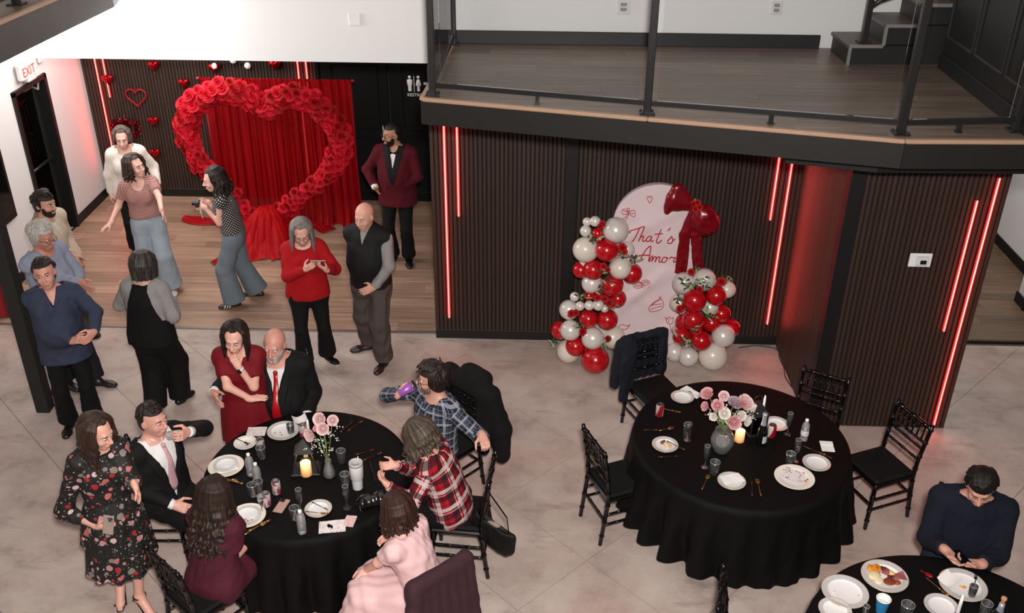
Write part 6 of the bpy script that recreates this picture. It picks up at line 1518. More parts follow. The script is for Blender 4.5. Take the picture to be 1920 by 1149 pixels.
strokes([[(460, 572), (440, 564), (415, 580), (408, 604), (424, 614), (448, 594), (462, 570), (450, 600), (460, 614), (478, 602)]], .006, 'letter')
strokes([[(548, 500), (525, 555), (505, 610), (515, 628), (540, 614), (552, 600)], [(488, 548), (530, 542), (562, 540)]], .006, 'letter')
strokes([[(634, 486), (624, 500), (610, 512)]], .006, 'letter'); strokes([[(605, 612), (632, 582), (646, 566), (652, 586), (656, 612), (636, 630), (602, 626)], [(652, 612), (668, 598), (678, 586)]], .006, 'letter')
strokes([[(322, 786), (345, 788), (380, 730), (415, 678), (446, 658), (452, 672), (442, 730), (430, 800)], [(322, 752), (370, 742), (440, 742)]], .006, 'letter')
strokes([[(436, 800), (458, 752), (470, 758), (456, 802), (480, 764), (498, 756), (502, 770), (488, 804), (512, 766), (532, 756), (538, 768), (526, 796), (540, 806), (556, 794)]], .006, 'letter')
strokes([[(596, 764), (574, 762), (556, 786), (562, 806), (586, 804), (604, 778), (594, 762), (612, 770)]], .006, 'letter'); strokes([[(622, 778), (642, 758), (658, 766), (682, 764), (664, 796), (670, 808), (692, 796)]], .006, 'letter')
strokes([[(440, 206), (428, 188), (416, 200), (424, 226), (442, 252), (458, 226), (464, 200), (452, 188), (440, 206)]], .0032, 'doodle_heart')
strokes([[(240, 345), (210, 310), (182, 318), (180, 345), (205, 360), (240, 345), (230, 310), (240, 300), (252, 315), (245, 340), (285, 318), (304, 340), (300, 380), (270, 372), (240, 345)], [(238, 352), (215, 385), (180, 402)], [(244, 356), (230, 390), (210, 418)], [(190, 322), (225, 338)], [(295, 350), (255, 348)]], .0032, 'doodle_bow')
def ring(cx, cy, rx, ry): return [(cx+rx*math.cos(a), cy+ry*math.sin(a)) for a in np.linspace(0, 6.283, 15)]
strokes([ring(330, 1020, 44, 32), ring(328, 1012, 16, 12), ring(404, 1012, 42, 40), ring(404, 1010, 15, 14), ring(404, 1010, 27, 25), ring(330, 1014, 30, 22)], .0032, 'doodle_doughnuts')
kw = dict(sc=2.871, o=(1000, 320))
strokes([[(628, 728), (690, 692), (694, 742), (632, 758), (628, 728), (690, 716)], [(628, 728), (660, 700), (690, 692)], [(684, 690), (678, 682), (688, 680), (684, 690)], [(630, 744), (692, 728)]], .0032, 'doodle_cake', **kw)
strokes([[(716, 800), (712, 790), (722, 798), (732, 786), (742, 798), (754, 788), (748, 818), (732, 826), (718, 816), (716, 800)], [(734, 826), (742, 866)], [(742, 860), (768, 826), (764, 850), (742, 866)], [(728, 800), (730, 820)]], .0032, 'doodle_tulip', **kw)
strokes([[(455, 838), (480, 828), (505, 836), (520, 828), (500, 852), (470, 850), (455, 838)]], .0032, 'doodle_leaf', **kw)
# bow
SAT = mat('red_satin', '#780614', .30, .1, var=.25, scale=9, bump=.15, bscale=22)
K0 = np.array(at(1303, 388, YA-.09)); yv = np.array([0, 1., 0])
def bq(u, v, dy=0.): return np.array(at(u, v, YA-.09+dy))
def satin(prims, nm, fold=.005, ff=20, seed=2, subs=()):
    V, Q = surf(prims, .0075, subs); V = relax(V, Q, 1); V = folds(V, Q, fold, ff, seed); return link(nm, mesh_np(nm, V-np.array(ar.location), Q, SAT), ar)
satin([c_(K0, bq(1272, 356), .030, .062, .04, 0, yv, .7), c_(K0, bq(1256, 386), .030, .060, .04, 0, yv, .7), c_(K0, bq(1262, 372), .030, .075, .04, 0, yv, .8), c_(bq(1266, 354), bq(1251, 396), .030, .030, .03, 0, yv, .9)], 'bow_loop')
satin([c_(K0, bq(1320, 405), .04, .10, .04, 0, yv, .85), c_(bq(1318, 405), bq(1330, 418), .11, .105, .05, 0, yv, .85), c_(bq(1306, 418), bq(1322, 430), .08, .07, .05, 0, yv, .8)], 'bow_loop', .007, 24, 5)
satin([c_(K0-yv*.02, K0-yv*.02, .05, .05)], 'bow_knot', .006, 50)
satin([c_(bq(1302, 392), bq(1284, 440, -.01), .042, .055, .02, 0, yv, .35), c_(bq(1284, 440, -.01), bq(1276, 512), .055, .062, .02, 1, yv, .3)], 'bow_tail', .006, 40, 7)
satin([c_(bq(1304, 392), bq(1305, 445, -.01), .040, .05, .02, 0, yv, .35), c_(bq(1305, 445, -.01), bq(1310, 520), .05, .055, .02, 1, yv, .3)], 'bow_tail', .006, 40, 8)
for (u, v) in ((1300, 383), (1308, 380), (1312, 388), (1304, 392)): link('rose', RR[1], ar, Vector(bq(u, v, -.09))-Vector(ar.location), orient((rnd.uniform(-.4, .4), -1, .3)).to_euler()).scale = (.55, .55, .55)
for (u, v, d) in ((1306, 374, (.2, -.3, 1)), (1314, 378, (.8, -.3, .6)), (1296, 378, (-.6, -.5, .4)), (1316, 392, (.9, -.4, -.2)), (1303, 371, (-.1, -.5, 1))): link('leaf', LEAFP, ar, Vector(bq(u, v, -.07))-Vector(ar.location), (orient(d) @ Matrix.Rotation(-math.pi/2, 3, 'X')).to_euler()).scale = (.8, .8, .8)
q = MB().use(mat('stand_black', '#1a1919', .5)); q.box((0, .22, .012), (.6, .40, .024), None, .004); q.beam((0, .06, 1.0), (0, .40, .02), .03, .02); q.obj('stand', ar)
# ---------------------------------------------------------------- balloon garlands
def balloonm(name, c, rough, metal, spec=.5):
    if name in MATS: return MATS[name]
    t = NT(name); t.base(t.mix(t.noise(t.coord('Object'), 5, 2), dim(srgb(c), .94), dim(srgb(c), 1.05))); t.b.inputs['Roughness'].default_value = rough; t.b.inputs['Metallic'].default_value = metal; t.b.inputs['Coat Weight'].default_value = .5; t.b.inputs['Coat Roughness'].default_value = .12
    t.b.inputs['Subsurface Weight'].default_value = .1; MATS[name] = t.m; return t.m
BR = balloonm('latex_red', '#b00a14', .22, 0); BW = balloonm('latex_pearl', '#d9d2cb', .28, .15); BC = balloonm('latex_cream', '#d8cec2', .30, 0)
def bmesh_(m):
    q = MB().use(m); pr = []
    for i in range(17): a = math.pi*i/16; rr_ = math.sin(a)*(1-.06*math.cos(a)); pr.append((max(1e-5, rr_), -math.cos(a)*1.04))
    q.lathe(pr, 26); q.lathe([(.02, -1.02), (.05, -1.06), (.075, -1.13), (.02, -1.12)], 10, caps=True); return q.mesh('balloon')
BM = {'r': bmesh_(BR), 'w': bmesh_(BW), 'c': bmesh_(BC)}
def garland(lst, label, roses, greens, base):
    g = empty('balloon_garland', base, label, 'balloons'); g0 = Vector(base); rr = random.Random(4); mpp = .00535
    C0 = None
    for (cx, cy, r, c, dy) in lst:
        u, v = 1000+cx/2.871, 320+cy/2.873; rad = r/2.871*mpp; Y = 8.60+dy; P = Vector(at(u, v, Y))
        if P.z < rad+.004: P = Vector(atz(u, v, rad+.004))
        o = link('balloon', BM[c], g, P-g0); o.scale = (rad, rad, rad); o['label'] = {'r': 'glossy red balloon', 'w': 'pearl white balloon', 'c': 'cream balloon'}[c]
        o.rotation_euler = orient((rr.uniform(-.5, .5), rr.uniform(-1, -.3), rr.uniform(-.2, .8))).to_euler()
    for (cx, cy, s, dy) in roses:
        P = Vector(at(1000+cx/2.871, 320+cy/2.873, 8.50+dy)); o = link('rose', RR[1], g, P-g0, orient((rr.uniform(-.4, .4), -1, .5)).to_euler()); o.scale = (s, s, s)
    for (cx, cy, n, sp, dy) in greens:
        for i in range(n):
            P = Vector(at(1000+(cx+rr.gauss(0, sp))/2.871, 320+(cy+rr.gauss(0, sp))/2.873, 8.47+dy+rr.uniform(-.03, .05))); d = (rr.uniform(-1, 1), rr.uniform(-1, -.1), rr.uniform(-.4, 1))
            o = link('leaf', LEAFD if i % 3 else LEAFP, g, P-g0, (orient(d) @ Matrix.Rotation(-math.pi/2, 3, 'X')).to_euler()); s = rr.uniform(.6, 1.1); o.scale = (s, s, s)
    return g
garland([(290, 275, 24, 'w', 0), (333, 272, 28, 'w', -.02), (280, 325, 30, 'w', 0), (345, 338, 30, 'r', -.02), (360, 372, 22, 'r', 0), (442, 322, 68, 'w', 0), (280, 424, 68, 'c', 0), (395, 430, 61, 'r', -.08), (502, 425, 42, 'w', .10), (322, 532, 54, 'r', -.06), (255, 535, 45, 'r', .08), (285, 500, 40, 'w', .10), (465, 525, 59, 'c', -.06), (530, 552, 54, 'r', .04), (315, 605, 56, 'w', .04), (425, 615, 61, 'r', -.06), (455, 688, 48, 'r', .05), (222, 678, 26, 'w', 0), (298, 672, 28, 'r', -.02), (252, 728, 26, 'w', -.06), (302, 725, 27, 'w', -.12), (350, 722, 31, 'w', -.12), (384, 742, 22, 'w', -.10), (192, 748, 55, 'w', .04), (297, 797, 51, 'r', -.04), (398, 803, 58, 'r', -.04), (142, 858, 50, 'r', .04), (200, 860, 57, 'w', -.05), (320, 903, 62, 'w', -.10), (428, 895, 66, 'c', .05), (227, 945, 56, 'r', -.04), (188, 970, 66, 'c', .02), (335, 1020, 76, 'r', -.12), (345, 655, 40, 'r', .06), (370, 850, 45, 'w', .10)],
        'tall red and white balloon garland left of the arch sign', [(480, 415, .8, 0), (490, 435, .6, 0), (372, 288, .6, .02), (360, 300, .5, 0), (378, 515, .6, -.06), (400, 535, .5, -.06), (205, 770, .7, -.05), (230, 765, .6, -.05), (265, 868, .7, -.08), (345, 682, .7, -.08), (330, 668, .5, -.08), (410, 712, .7, -.08), (428, 722, .5, -.08), (400, 905, .6, 0), (385, 690, .6, -.06)],
        [(318, 375, 9, 8, 0), (540, 482, 10, 10, 0), (265, 690, 12, 14, -.03), (395, 590, 10, 16, -.04), (250, 842, 8, 12, -.08), (395, 925, 9, 14, -.02), (110, 930, 8, 10, .1), (430, 735, 8, 12, -.08), (360, 660, 8, 12, -.08), (480, 450, 8, 14, .02), (375, 545, 8, 10, -.08)], (1.0-.02, 8.55, 0))
garland([(810, 605, 60, 'w', .04), (922, 585, 61, 'w', .02), (1040, 640, 48, 'c', .10), (985, 672, 54, 'r', -.04), (868, 697, 64, 'r', -.06), (785, 712, 52, 'c', .10), (950, 735, 46, 'w', .02), (1012, 770, 50, 'r', .03), (860, 800, 60, 'r', -.08), (808, 815, 46, 'r', .06), (960, 820, 52, 'r', .02), (1060, 845, 52, 'r', .07), (1020, 890, 64, 'w', -.05), (800, 890, 50, 'r', 0), (905, 914, 56, 'r', -.09), (760, 975, 52, 'w', .06), (835, 1000, 55, 'w', -.05), (965, 995, 80, 'c', -.04), (870, 860, 45, 'r', .05)],
        'short red and white balloon garland right of the arch sign', [(1012, 598, .8, .0), (995, 605, .5, 0), (850, 545, .6, .05), (880, 862, .7, -.09), (895, 640, .6, -.05), (790, 745, .7, .02), (805, 735, .5, 0), (865, 870, .5, -.09)],
        [(820, 612, 14, 16, -.03), (870, 606, 12, 16, -.04), (938, 612, 14, 16, -.03), (785, 695, 12, 14, 0), (945, 790, 16, 16, -.04), (815, 920, 14, 16, -.06), (1030, 590, 8, 12, .03), (880, 850, 8, 12, -.09), (870, 520, 6, 8, .06)], (1.76, 8.52, 0))
cb = empty('power_cable', (2.55, 8.6, 0), 'thin dark cable lying along the foot of the alcove wall', 'cable')
q = MB().use(mat('cord_black', '#161414', .6)); c0 = Vector((2.55, 8.6, 0)); P = [atz(u, v, .008) for u, v in ((1385, 652), (1410, 648), (1440, 650), (1458, 656), (1462, 672), (1470, 690), (1472, 705), (1482, 722), (1500, 745))]; q.tube(smooth([Vector(p)-c0 for p in P], 6), .005, 6); q.obj('cord', cb)
# slim red-clothed pedestal at the left frame edge
gt = empty('pedestal', (-5.93, 9.40, .004), 'slim red clothed pedestal at the left edge behind the black post', 'pedestal')
vs = []; fs = []
for j in range(6):
    for k in range(48): a = 2*math.pi*k/48; t = j/5; R = .115+.02*t+.008*t*math.sin(7*a); vs.append((math.cos(a)*R, math.sin(a)*R, .50-.48*t))
for j in range(5):
    for k in range(48): fs.append((j*48+k, j*48+(k+1) % 48, (j+1)*48+(k+1) % 48, (j+1)*48+k))
q = MB().use(mat('red_cloth', '#8a0e1c', .8, bump=.1)); q.add(vs, fs, True); q.lathe([(.001, .505), (.11, .505), (.116, .498)], 48); q.obj('cloth_cover', gt)
q = MB().use(mat('ply', '#8a6b4a', .6)); q.cyl((0, 0, 0), (0, 0, .495), .09); q.obj('core', gt)
wp_ = empty('flower_pot', (-5.93, 9.40, .510), 'small white pot with dark leaves on the slim red pedestal', 'plant'); q = MB().use(CHINA); q.lathe([(.001, 0), (.05, 0), (.065, .09), (.058, .09), (.05, .08), (.001, .08)], 18); q.obj('pot', wp_)
for i in range(16): link('leaf', LEAFD, wp_, (rnd.uniform(-.03, .03), rnd.uniform(-.03, .03), .08), (rnd.uniform(-1.0, 1.0), rnd.uniform(-1.0, 1.0), rnd.uniform(0, 6)))
# ---------------------------------------------------------------- wardrobe helpers
def fr(s, t, lat=0., g=0., out=0., back=False):
    """point on the front of the torso; t runs 0 (pelvis) .. 1 (neck base)"""
    L1 = np.linalg.norm(s.M-s.P); L2 = np.linalg.norm(s.N-s.M); d = t*(L1+L2)
    if d < L1: c = s.P+(s.M-s.P)*(d/L1); f = s.f1
    else: c = s.M+(s.N-s.M)*((d-L1)/L2); f = s.f2
    c = c+s.l2*lat; f = -f if back else f; ds = np.arange(-.02, .42, .004); Pp = c+ds[:, None]*f; D = np.full(len(ds), 1.0)
    for p in s.torso(g): D = np.minimum(D, prim_eval(p, Pp[:, 0], Pp[:, 1], Pp[:, 2]))
    ins = np.nonzero(D < 0)[0]; k = ds[ins.max()] if len(ins) else .08
    return c+f*(k+out)
def strip(s, pts, r, m, name, flat=.28, n=8, up=None):
    q = MB().use(m); q.tube([p-s.base for p in pts], r, n, flat=flat, up=s.f2 if up is None else up); return q.obj(name, s.root)
def tie(s, m, g=.012, t0=.93, t1=.30):
    ts = np.linspace(t0, t1, 9); pts = [fr(s, t, 0, g, .012) for t in ts]
    r = [.018, .016]+[.020+.030*i/6*s.sc for i in range(6)]+[.004]
    strip(s, pts, r, m, 'tie', .22); q = MB().use(m); q.ball(pts[0]-s.base, .021, 10, 7, (1, .8, 1)); q.obj('tie_knot', s.root)
def lapels(s, m, tb, g=.026, w=.030, top=.055, name='lapel', t1=.99):
    for sg in (1, -1):
        ts = np.linspace(t1, tb, 8); pts = []
        for i, t in enumerate(ts):
            f_ = (t-tb)/(t1-tb); pts.append(fr(s, t, sg*(top*f_*1.15+.012), g, .002))
        strip(s, pts, [w*.55, w*.9, w*1.1, w*1.15, w*1.05, w*.85, w*.55, w*.2], m, name, .22)
WSH = fabric('shirt_white', '#e2dfde', .75, .05)
def suit(s, col, vee=(.34, .075), hem=.10, frac=.97, tiem=None, ga=.018, belly=0, lap=None, jm=None, g=.024, shirt=WSH, hemflare=.02, t1=.30, seed=1, mi=None, nolap=False):
    s.top(shirt, 'dress_shirt', g=.010, ga=.010, frac=1.02, hem=.0, neck='shirt', nd=.012, fold=.003)
    q = MB().use(shirt)       # collar
    for sg in (1, -1):
        pts = [s.N+s.u2*.040-s.f2*.045, s.N+s.u2*.038+s.l2*sg*.058, s.N+s.u2*.020+s.f2*.050+s.l2*sg*.038, s.N-s.u2*.005+s.f2*.075+s.l2*sg*.012]
        q.tube([p-s.base for p in pts], [.020, .022, .022, .006], 8, flat=.35, up=s.f2)
    q.obj('collar', s.root)
    if tiem: tie(s, tiem, .012, .95, t1)
    m = jm or fabric('suit'+col, col, .8, .1); s.top(m, 'suit_jacket', g=g, ga=ga, frac=frac, hem=hem, neck='shirt', nd=0, vee=(vee[0], vee[1], .1), fold=.004, flare=hemflare, seed=seed, mi=mi)
    if nolap: return
    L = np.linalg.norm(s.M-s.P)+np.linalg.norm(s.N-s.M); lapels(s, lap or (m[0] if isinstance(m, list) else m), max(.1, 1-(vee[0]-.06)/L), g, .032, vee[1]*.85)
def skirt(s, m, hemz, rt, rh, n=9, amp=.02, name='skirt', waist=.12, sx=1.0, sy=.75, seed=0, uv=True):
    q = MB().use(m); c0 = s.P+s.u1*waist; r = random.Random(seed); ph = r.uniform(0, 6)
    def f(u, v):
        a = 2*math.pi*u; hip = math.sin(min(1, v*2.2)*math.pi/2); R = rt+(rh-rt)*(.55*hip+.45*v); w = amp*v*(math.sin(n*a+ph+2*v)+.4*math.sin(2.3*n*a+ph))
        hb = (s.A['L']+s.A['R'])/2; c = np.array([c0[0]+(hb[0]-c0[0])*v, c0[1]+(hb[1]-c0[1])*v, c0[2]+(s.base[2]+hemz-c0[2])*v])
        return c+(s.l0*math.sin(a)*(R*sx+w)+s.f0*math.cos(a)*(R*sy+w))-s.base+UP*(.012*math.sin(3*a+ph)*v)
    q.sheet(f, 72, 26, True); return q.obj(name, s.root)
def lap_skirt(s, m, drop=.36, r0=.13, r1=.10, name='skirt', fold=.008, spread=.10, hemr=.13, extra=(), flat=1, h=.009):
    pr = [s.torso(.014)[0]]; K = s.K
    for q_ in 'LR': pr += [c_(s.H[q_]-UP*.0, K[q_], r0, r1, .06)]
    mid = (K['L']+K['R'])/2; hm = (s.H['L']+s.H['R'])/2; pr.append(c_(hm, mid, r0*.95, r1*.95, .08))
    for q_ in 'LR': pr.append(c_(K[q_], s.A[q_]*drop+K[q_]*(1-drop)+s.l0*s.sg(q_)*spread*.3, r1, hemr, .06, flat))
    pr.append(c_(mid, (s.A['L']+s.A['R'])/2*drop+mid*(1-drop), r1, hemr, .08, flat)); pr += list(extra)
    return s.bld(name, pr, m, h, fold=fold, ff=16, it=2)
def floralm():
    t = NT('floral'); v = t.coord('Object'); nz = t.n('ShaderNodeTexNoise', i_Scale=9., i_Detail=2); t.l(v, nz.inputs['Vector'])
    w = t.n('ShaderNodeVectorMath', operation='SCALE'); w.inputs['Scale'].default_value = .035; t.l(nz.outputs['Color'], w.inputs[0]); ad = t.n('ShaderNodeVectorMath', operation='ADD'); t.l(v, ad.inputs[0]); t.l(w.outputs[0], ad.inputs[1])
    def layer(sc, stops, r0, base):
        vo = t.n('ShaderNodeTexVoronoi', i_Scale=sc); t.l(ad.outputs[0], vo.inputs[0]); sp = t.n('ShaderNodeSeparateColor'); t.l(vo.outputs['Color'], sp.inputs[0])
        col = t.ramp(sp.outputs[0], stops, 'CONSTANT'); lim = t.math('MULTIPLY', sp.outputs[1], r0); mk = t.math('LESS_THAN', vo.outputs['Distance'], lim)
        inner = t.ramp(vo.outputs['Distance'], [(.0, (.25, .1, .08)), (.10, (1, 1, 1))]); return t.mix(mk, base, t.mix(.7, col, t.mix(1.0, col, inner, 'MULTIPLY')))
    c = layer(70, [(0, srgb('#0d0b0b')), (.35, srgb('#6b6860')), (.5, srgb('#a9a59c')), (.62, srgb('#3b4034')), (.8, srgb('#0d0b0b'))], .55, srgb('#0f0c0c'))
    c = layer(21, [(0, srgb('#0f0c0c')), (.30, srgb('#b08080')), (.45, srgb('#9a1e26')), (.58, srgb('#c2a6a4')), (.70, srgb('#b5605c')), (.82, srgb('#7d756c'))], .62, c)
    t.base(c); t.b.inputs['Roughness'].default_value = .75; return t.m
def polkam():
    t = NT('polka'); c = t.n('ShaderNodeTexCoord'); mp = t.n('ShaderNodeMapping'); mp.inputs['Scale'].default_value = (42, 42, 1); mp.inputs['Rotation'].default_value = (0, 0, .78); t.l(c.outputs['UV'], mp.inputs[0])
    vo = t.n('ShaderNodeTexVoronoi', i_Scale=1.0, i_Randomness=0.0); vo.voronoi_dimensions = '2D'; t.l(mp.outputs[0], vo.inputs[0])
    t.base(t.mix(t.math('LESS_THAN', vo.outputs['Distance'], .24), srgb('#121013'), srgb('#d6d0cd'))); t.b.inputs['Roughness'].default_value = .8; return t.m
def denim(n, c): return fabric(n, c, .85, .25, 420, .22, scale=5)
BLKT = fabric('trouser_black', '#0b0a0a', .85); NOTIE = None
def phone(name, c, long_, out, label, col='#151517', lens=True, size=(.074, .150)):
    """a phone held at c: long_ = its long direction, out = the way its back faces"""
    long_ = nrm(long_); out = nrm(np.array(out)-long_*np.dot(out, long_)); x = np.cross(long_, out); M = Matrix((x, long_, out)).transposed()
    o = empty(name, c, label, 'phone'); o.rotation_mode = 'QUATERNION'; o.rotation_quaternion = M.to_quaternion()
    q = MB().use(mat('phone'+col, col, .25, .1)); q.box((0, 0, 0), (size[0], size[1], .009), None, .004); q.obj('case', o)
    q = MB().use(mat('phone_screen', '#0a0b0d', .08)); q.box((0, 0, -.0048), (size[0]-.006, size[1]-.006, .001)); q.obj('screen', o)
    if lens:
        q = MB().use(mat('lens_plate', '#8d8684', .3, .3)); q.box((.014, .048, .0058), (.036, .038, .003), None, .006)
        q.use(mat('lens_black', '#101012', .1))
        for dx, dy in ((.006, .058), (.022, .058), (.014, .042)): q.cyl((dx, dy, .006), (dx, dy, .0095), .0075, None, 10)
        q.obj('camera_bump', o)
    return o
# ================================================================ the people, back to front
# laughing woman in the white sweater
p = Fig(-4.93, 11.02, 22, 1.63, 1.16, fem=True, tone='#cfa391', head=(-6, 8, 0), lean=4, label='laughing woman with short grey-brown hair in a cream sweater by the wall')
p.arm('R', at(206, 372, 10.93), -p.l0-p.f0*.3, -UP+p.f0*.2, p.l0).arm('L', p.L(.30, .10, .90))
p.body(); p.face('#4a3a32', open_mouth=1); p.hair_long('#463a33', '#85776e', length=.07, n=44, vol=.018, open_=62, part=.02, wave=.010, r0=.017)
p.top(fabric('knit_cream', '#d9d0c5', .9, .3, 160), 'sweater', g=.030, ga=.026, cuff=.014, hem=.10, flare=.015, nd=.035); p.trousers(BLKT, hemr=.09); p.shoes('#151212')
# woman in the pink gingham top and light jeans
p = Fig(-4.40, 10.06, 14, 1.63, 1.0, fem=True, tone='#d0a593', head=(48, -4, 6), side=3, label='woman with outstretched hands in pink gingham top and light blue jeans')
p.arm('R', at(207, 419, 9.80), -UP*.3-p.f0, at(190, 432, 9.72)-at(207, 419, 9.80), UP*-1+p.f0*.2, curl=8, spread=4).arm('L', at(304, 398, 9.66), p.l0*.6-p.f0*.8, -UP+p.l0*.25, -p.l0+p.f0*.4, curl=10)
p.leg('L', p.L(.14, .10, .085)).leg('R', p.L(-.06, -.06, .085))
p.body(); p.face('#3a2820', open_mouth=1); p.hair_long('#2f221c', '#5a4437', length=.15, n=46, vol=.024, wave=.022, wf=3, open_=60, r0=.019, seed=8)
GING = plaidm('gingham', [(.5, .5, '#8c4a44', .62)], '#c7a49c', .020)
p.top(GING, 'blouse', g=.014, ga=.024, frac=.30, cuff=.020, hem=-.06, nd=.10, fold=.005, uv=p.clothuv()); q = MB().use(mat('ribbon_pink', '#8c3d3a', .7)); w0 = fr(p, .28, .03, .02)-p.base
for dx in (-.012, .012): q.tube([w0, w0+p.l0*dx+p.f0*.02-UP*.05, w0+p.l0*dx*1.4-UP*.13], [.006, .005, .004], 6, flat=.4)
q.obj('drawstring', p.root)
p.trousers(denim('denim_light', '#97a2ac'), hemr=.145, knee=.105, frac=1.0, g=.012, waist=.12); p.shoes('#c9c4be')
# photographer in the polka dot top
p = Fig(-3.34, 9.78, -80, 1.62, 1.0, fem=True, lean=5, curl=8, tone='#cfa391', head=(10, 4, 0), label='photographer with dark curls in polka dot top and wide jeans')
cpt = at(371, 381, 9.68)
p.arm('L', cpt+np.array([.075, -.03, -.03]), -UP-p.f0*.2, p.f0*1-UP*.1+p.l0*-.3, -UP*.2-p.l0, curl=38).arm('R', cpt+np.array([.07, .09, -.02]), -UP-p.f0*.2, p.f0+p.l0*.3, p.l0, curl=38)
p.leg('R', p.L(-.10, -.16, .085)).leg('L', p.L(.12, .08, .085), toe=p.f0+p.l0*.2)
p.body(); p.face('#241812'); p.hair_long('#1c1512', '#3f2f28', length=.20, n=60, vol=.024, wave=.030, wf=4.2, open_=84, r0=.019, seed=21, push=.03)
p.top(polkam(), 'polka_top', g=.013, frac=.12, cuff=.012, hem=-.03, nd=.10, uv=p.clothuv(False)); p.trousers(denim('denim_grey', '#68727a'), hemr=.135, knee=.10, frac=1.0, waist=.12)
p.shoes('#111012', '#8a6a4a'); q = MB().use(mat('trim_white', '#d8d2ce', .7))
for t_ in (.56,): q.tube([fr(p, t_, x, .014, .004)-p.base for x in np.linspace(-.135, .135, 9)]+[fr(p, t_, x, .014, .004, True)-p.base for x in np.linspace(.135, -.135, 9)], .008, 6, closed=True)
for sg in (1, -1): q.tube([fr(p, .58, sg*.05, .014, .005)-p.base, fr(p, .80, sg*.07, .014, .004)-p.base, p.S['L' if sg > 0 else 'R']*.72+p.N*.28+p.u2*.052-p.base, fr(p, .80, sg*.07, .014, .004, True)-p.base], .008, 6)
q.obj('white_trim', p.root)
q = MB().use(mat('shoe_stripe', '#e6e2de', .6)); a0 = np.array([p.A['L'][0], p.A['L'][1], 0])
for i in range(3): b0 = a0+p.toe['L']*(.055+.028*i)+p.l0*.046-p.base; q.tube([b0+UP*.025, b0+UP*.06-p.l0*.02-p.toe['L']*.012], .0065, 6)
q.obj('shoe_stripes', p.root)
cm = empty('camera', cpt, 'small dark camera with wrist strap held by the photographer', 'camera'); q = MB().use(mat('camera_body', '#2a2728', .4)); rz = Matrix.Rotation(math.radians(-84), 3, 'Z'); q.box((0, 0, 0), (.11, .045, .065), rz, .008); q.obj('body', cm)
q = MB().use(mat('camera_lens', '#141316', .2)); q.cyl(tuple(p.f0*.02), tuple(p.f0*.06), .024, .022, 14); q.obj('lens', cm); q = MB().use(mat('strap_white', '#c9c2c0', .6)); q.tube([(.02, -.03, -.02), (.03, -.04, -.10), (.05, -.045, -.16), (.035, -.035, -.15), (.03, -.03, -.02)], .004, 6); q.obj('strap', cm)
# man in the burgundy velvet tuxedo jacket
p = Fig(-1.66, 10.88, -6, 1.77, 1.14, tone='#a5775c', head=(-46, 4, 0), belly=.03, label='smiling man with glasses in burgundy velvet tuxedo jacket and bow tie')
p.arm('R', at(704, 352, 10.76), -p.l0*.9-p.f0*.5, p.l0*.3-UP*.5-p.f0*1.2, p.l0, curl=10).arm('L', at(749, 352, 10.73), p.l0*.9-p.f0*.3, -p.l0*.6-UP*.6-p.f0*.8, -p.l0, curl=10)
p.body(); p.face('#1a120e', open_mouth=1, glasses='#15110f'); p.beard('#1d1410'); p.hair_short('#15100d', '#1d1713', t=.005, zf=.072, yb=-.005, tuft=.001, spike=0, length=.015)
VEL = fabric('velvet_burgundy', '#4c0814', .85, .2, 260, .2); SATB = mat('satin_black', '#090809', .7, spec=.25)
suit(p, '#3f0a16', vee=(.25, .055), hem=.16, frac=.93, jm=[VEL, SATB], hemflare=.035, mi=lambda c: ((np.abs((c-p.N)@p.l2) < .135*np.clip((((c-p.N-p.u2*.06)@p.u2)+.46)/.46, 0, 1.0)**.8) & (((c-p.N)@p.u2) > -.50) & (((c-p.N)@p.f2) > .01)).astype(int), nolap=True)
q = MB().use(SATB); bt = fr(p, .955, 0, .012, .006)-p.base
for sg in (1, -1): q.tube([bt+p.f2*.006, bt+p.f2*.006+p.l2*sg*.036, bt+p.f2*.004+p.l2*sg*.066], [.010, .026, .030], 8, flat=.35, up=p.f2)
q.ball(bt, .012, 8, 6); q.obj('bow_tie', p.root); q = MB().use(WSH)
for k in 'LR': d = nrm(p.Wr[k]-p.E[k]); c = p.Wr[k]-d*.012-p.base; q.tube([c, c+d*.022], .036, 12)
q.obj('shirt_cuffs', p.root); p.trousers(BLKT, hemr=.085); p.shoes('#0b0a0b')
# grey haired woman in the red sweater with a phone
p = Fig(-2.25, 8.53, 14, 1.62, 1.12, fem=True, tone='#c89c88', head=(-2, 24, 0), label='long grey haired woman in red sweater tapping a phone')
ph_ = at(597, 492, 8.24)
p.arm('R', at(572, 505, 8.27), -UP-p.l0*.7, at(592, 492, 8.22)-at(572, 505, 8.27)+p.l0*.03, p.l0*.3-p.f0*.9+UP*.2, curl=30).arm('L', at(612, 506, 8.28), -UP+p.l0*.7, at(596, 497, 8.24)-at(612, 506, 8.28), UP*.9-p.f0*.3, curl=28)
p.leg('R', np.array([-2.33, 8.42, .085])).leg('L', np.array([-2.13, 8.58, .085]), toe=p.f0+p.l0*.6)
p.body(); p.face('#6a5d55', eyes=False, glasses='#6a5448'); p.hair_long('#77706a', '#a39c95', length=.19, n=54, vol=.016, wave=.008, open_=64, part=.015, r0=.017, push=.012)
p.top(fabric('knit_red', '#a00c13', .85, .25, 200), 'sweater', g=.022, ga=.022, cuff=.014, hem=.08, flare=.012, nd=.03); p.trousers(BLKT, hemr=.10); p.shoes('#0e0d0d', '#d8d4d0')
q = MB().use(mat('trim_white', '#d8d2ce', .7)); q.tube([p.N+p.u2*(.022-.035*max(0, math.cos(a)))+p.l2*.075*math.sin(a)+p.f2*(.072*math.cos(a)+.004)-p.base for a in np.linspace(0, 6.283, 25)[:-1]], .0055, 6, closed=True); q.obj('collar_trim', p.root)
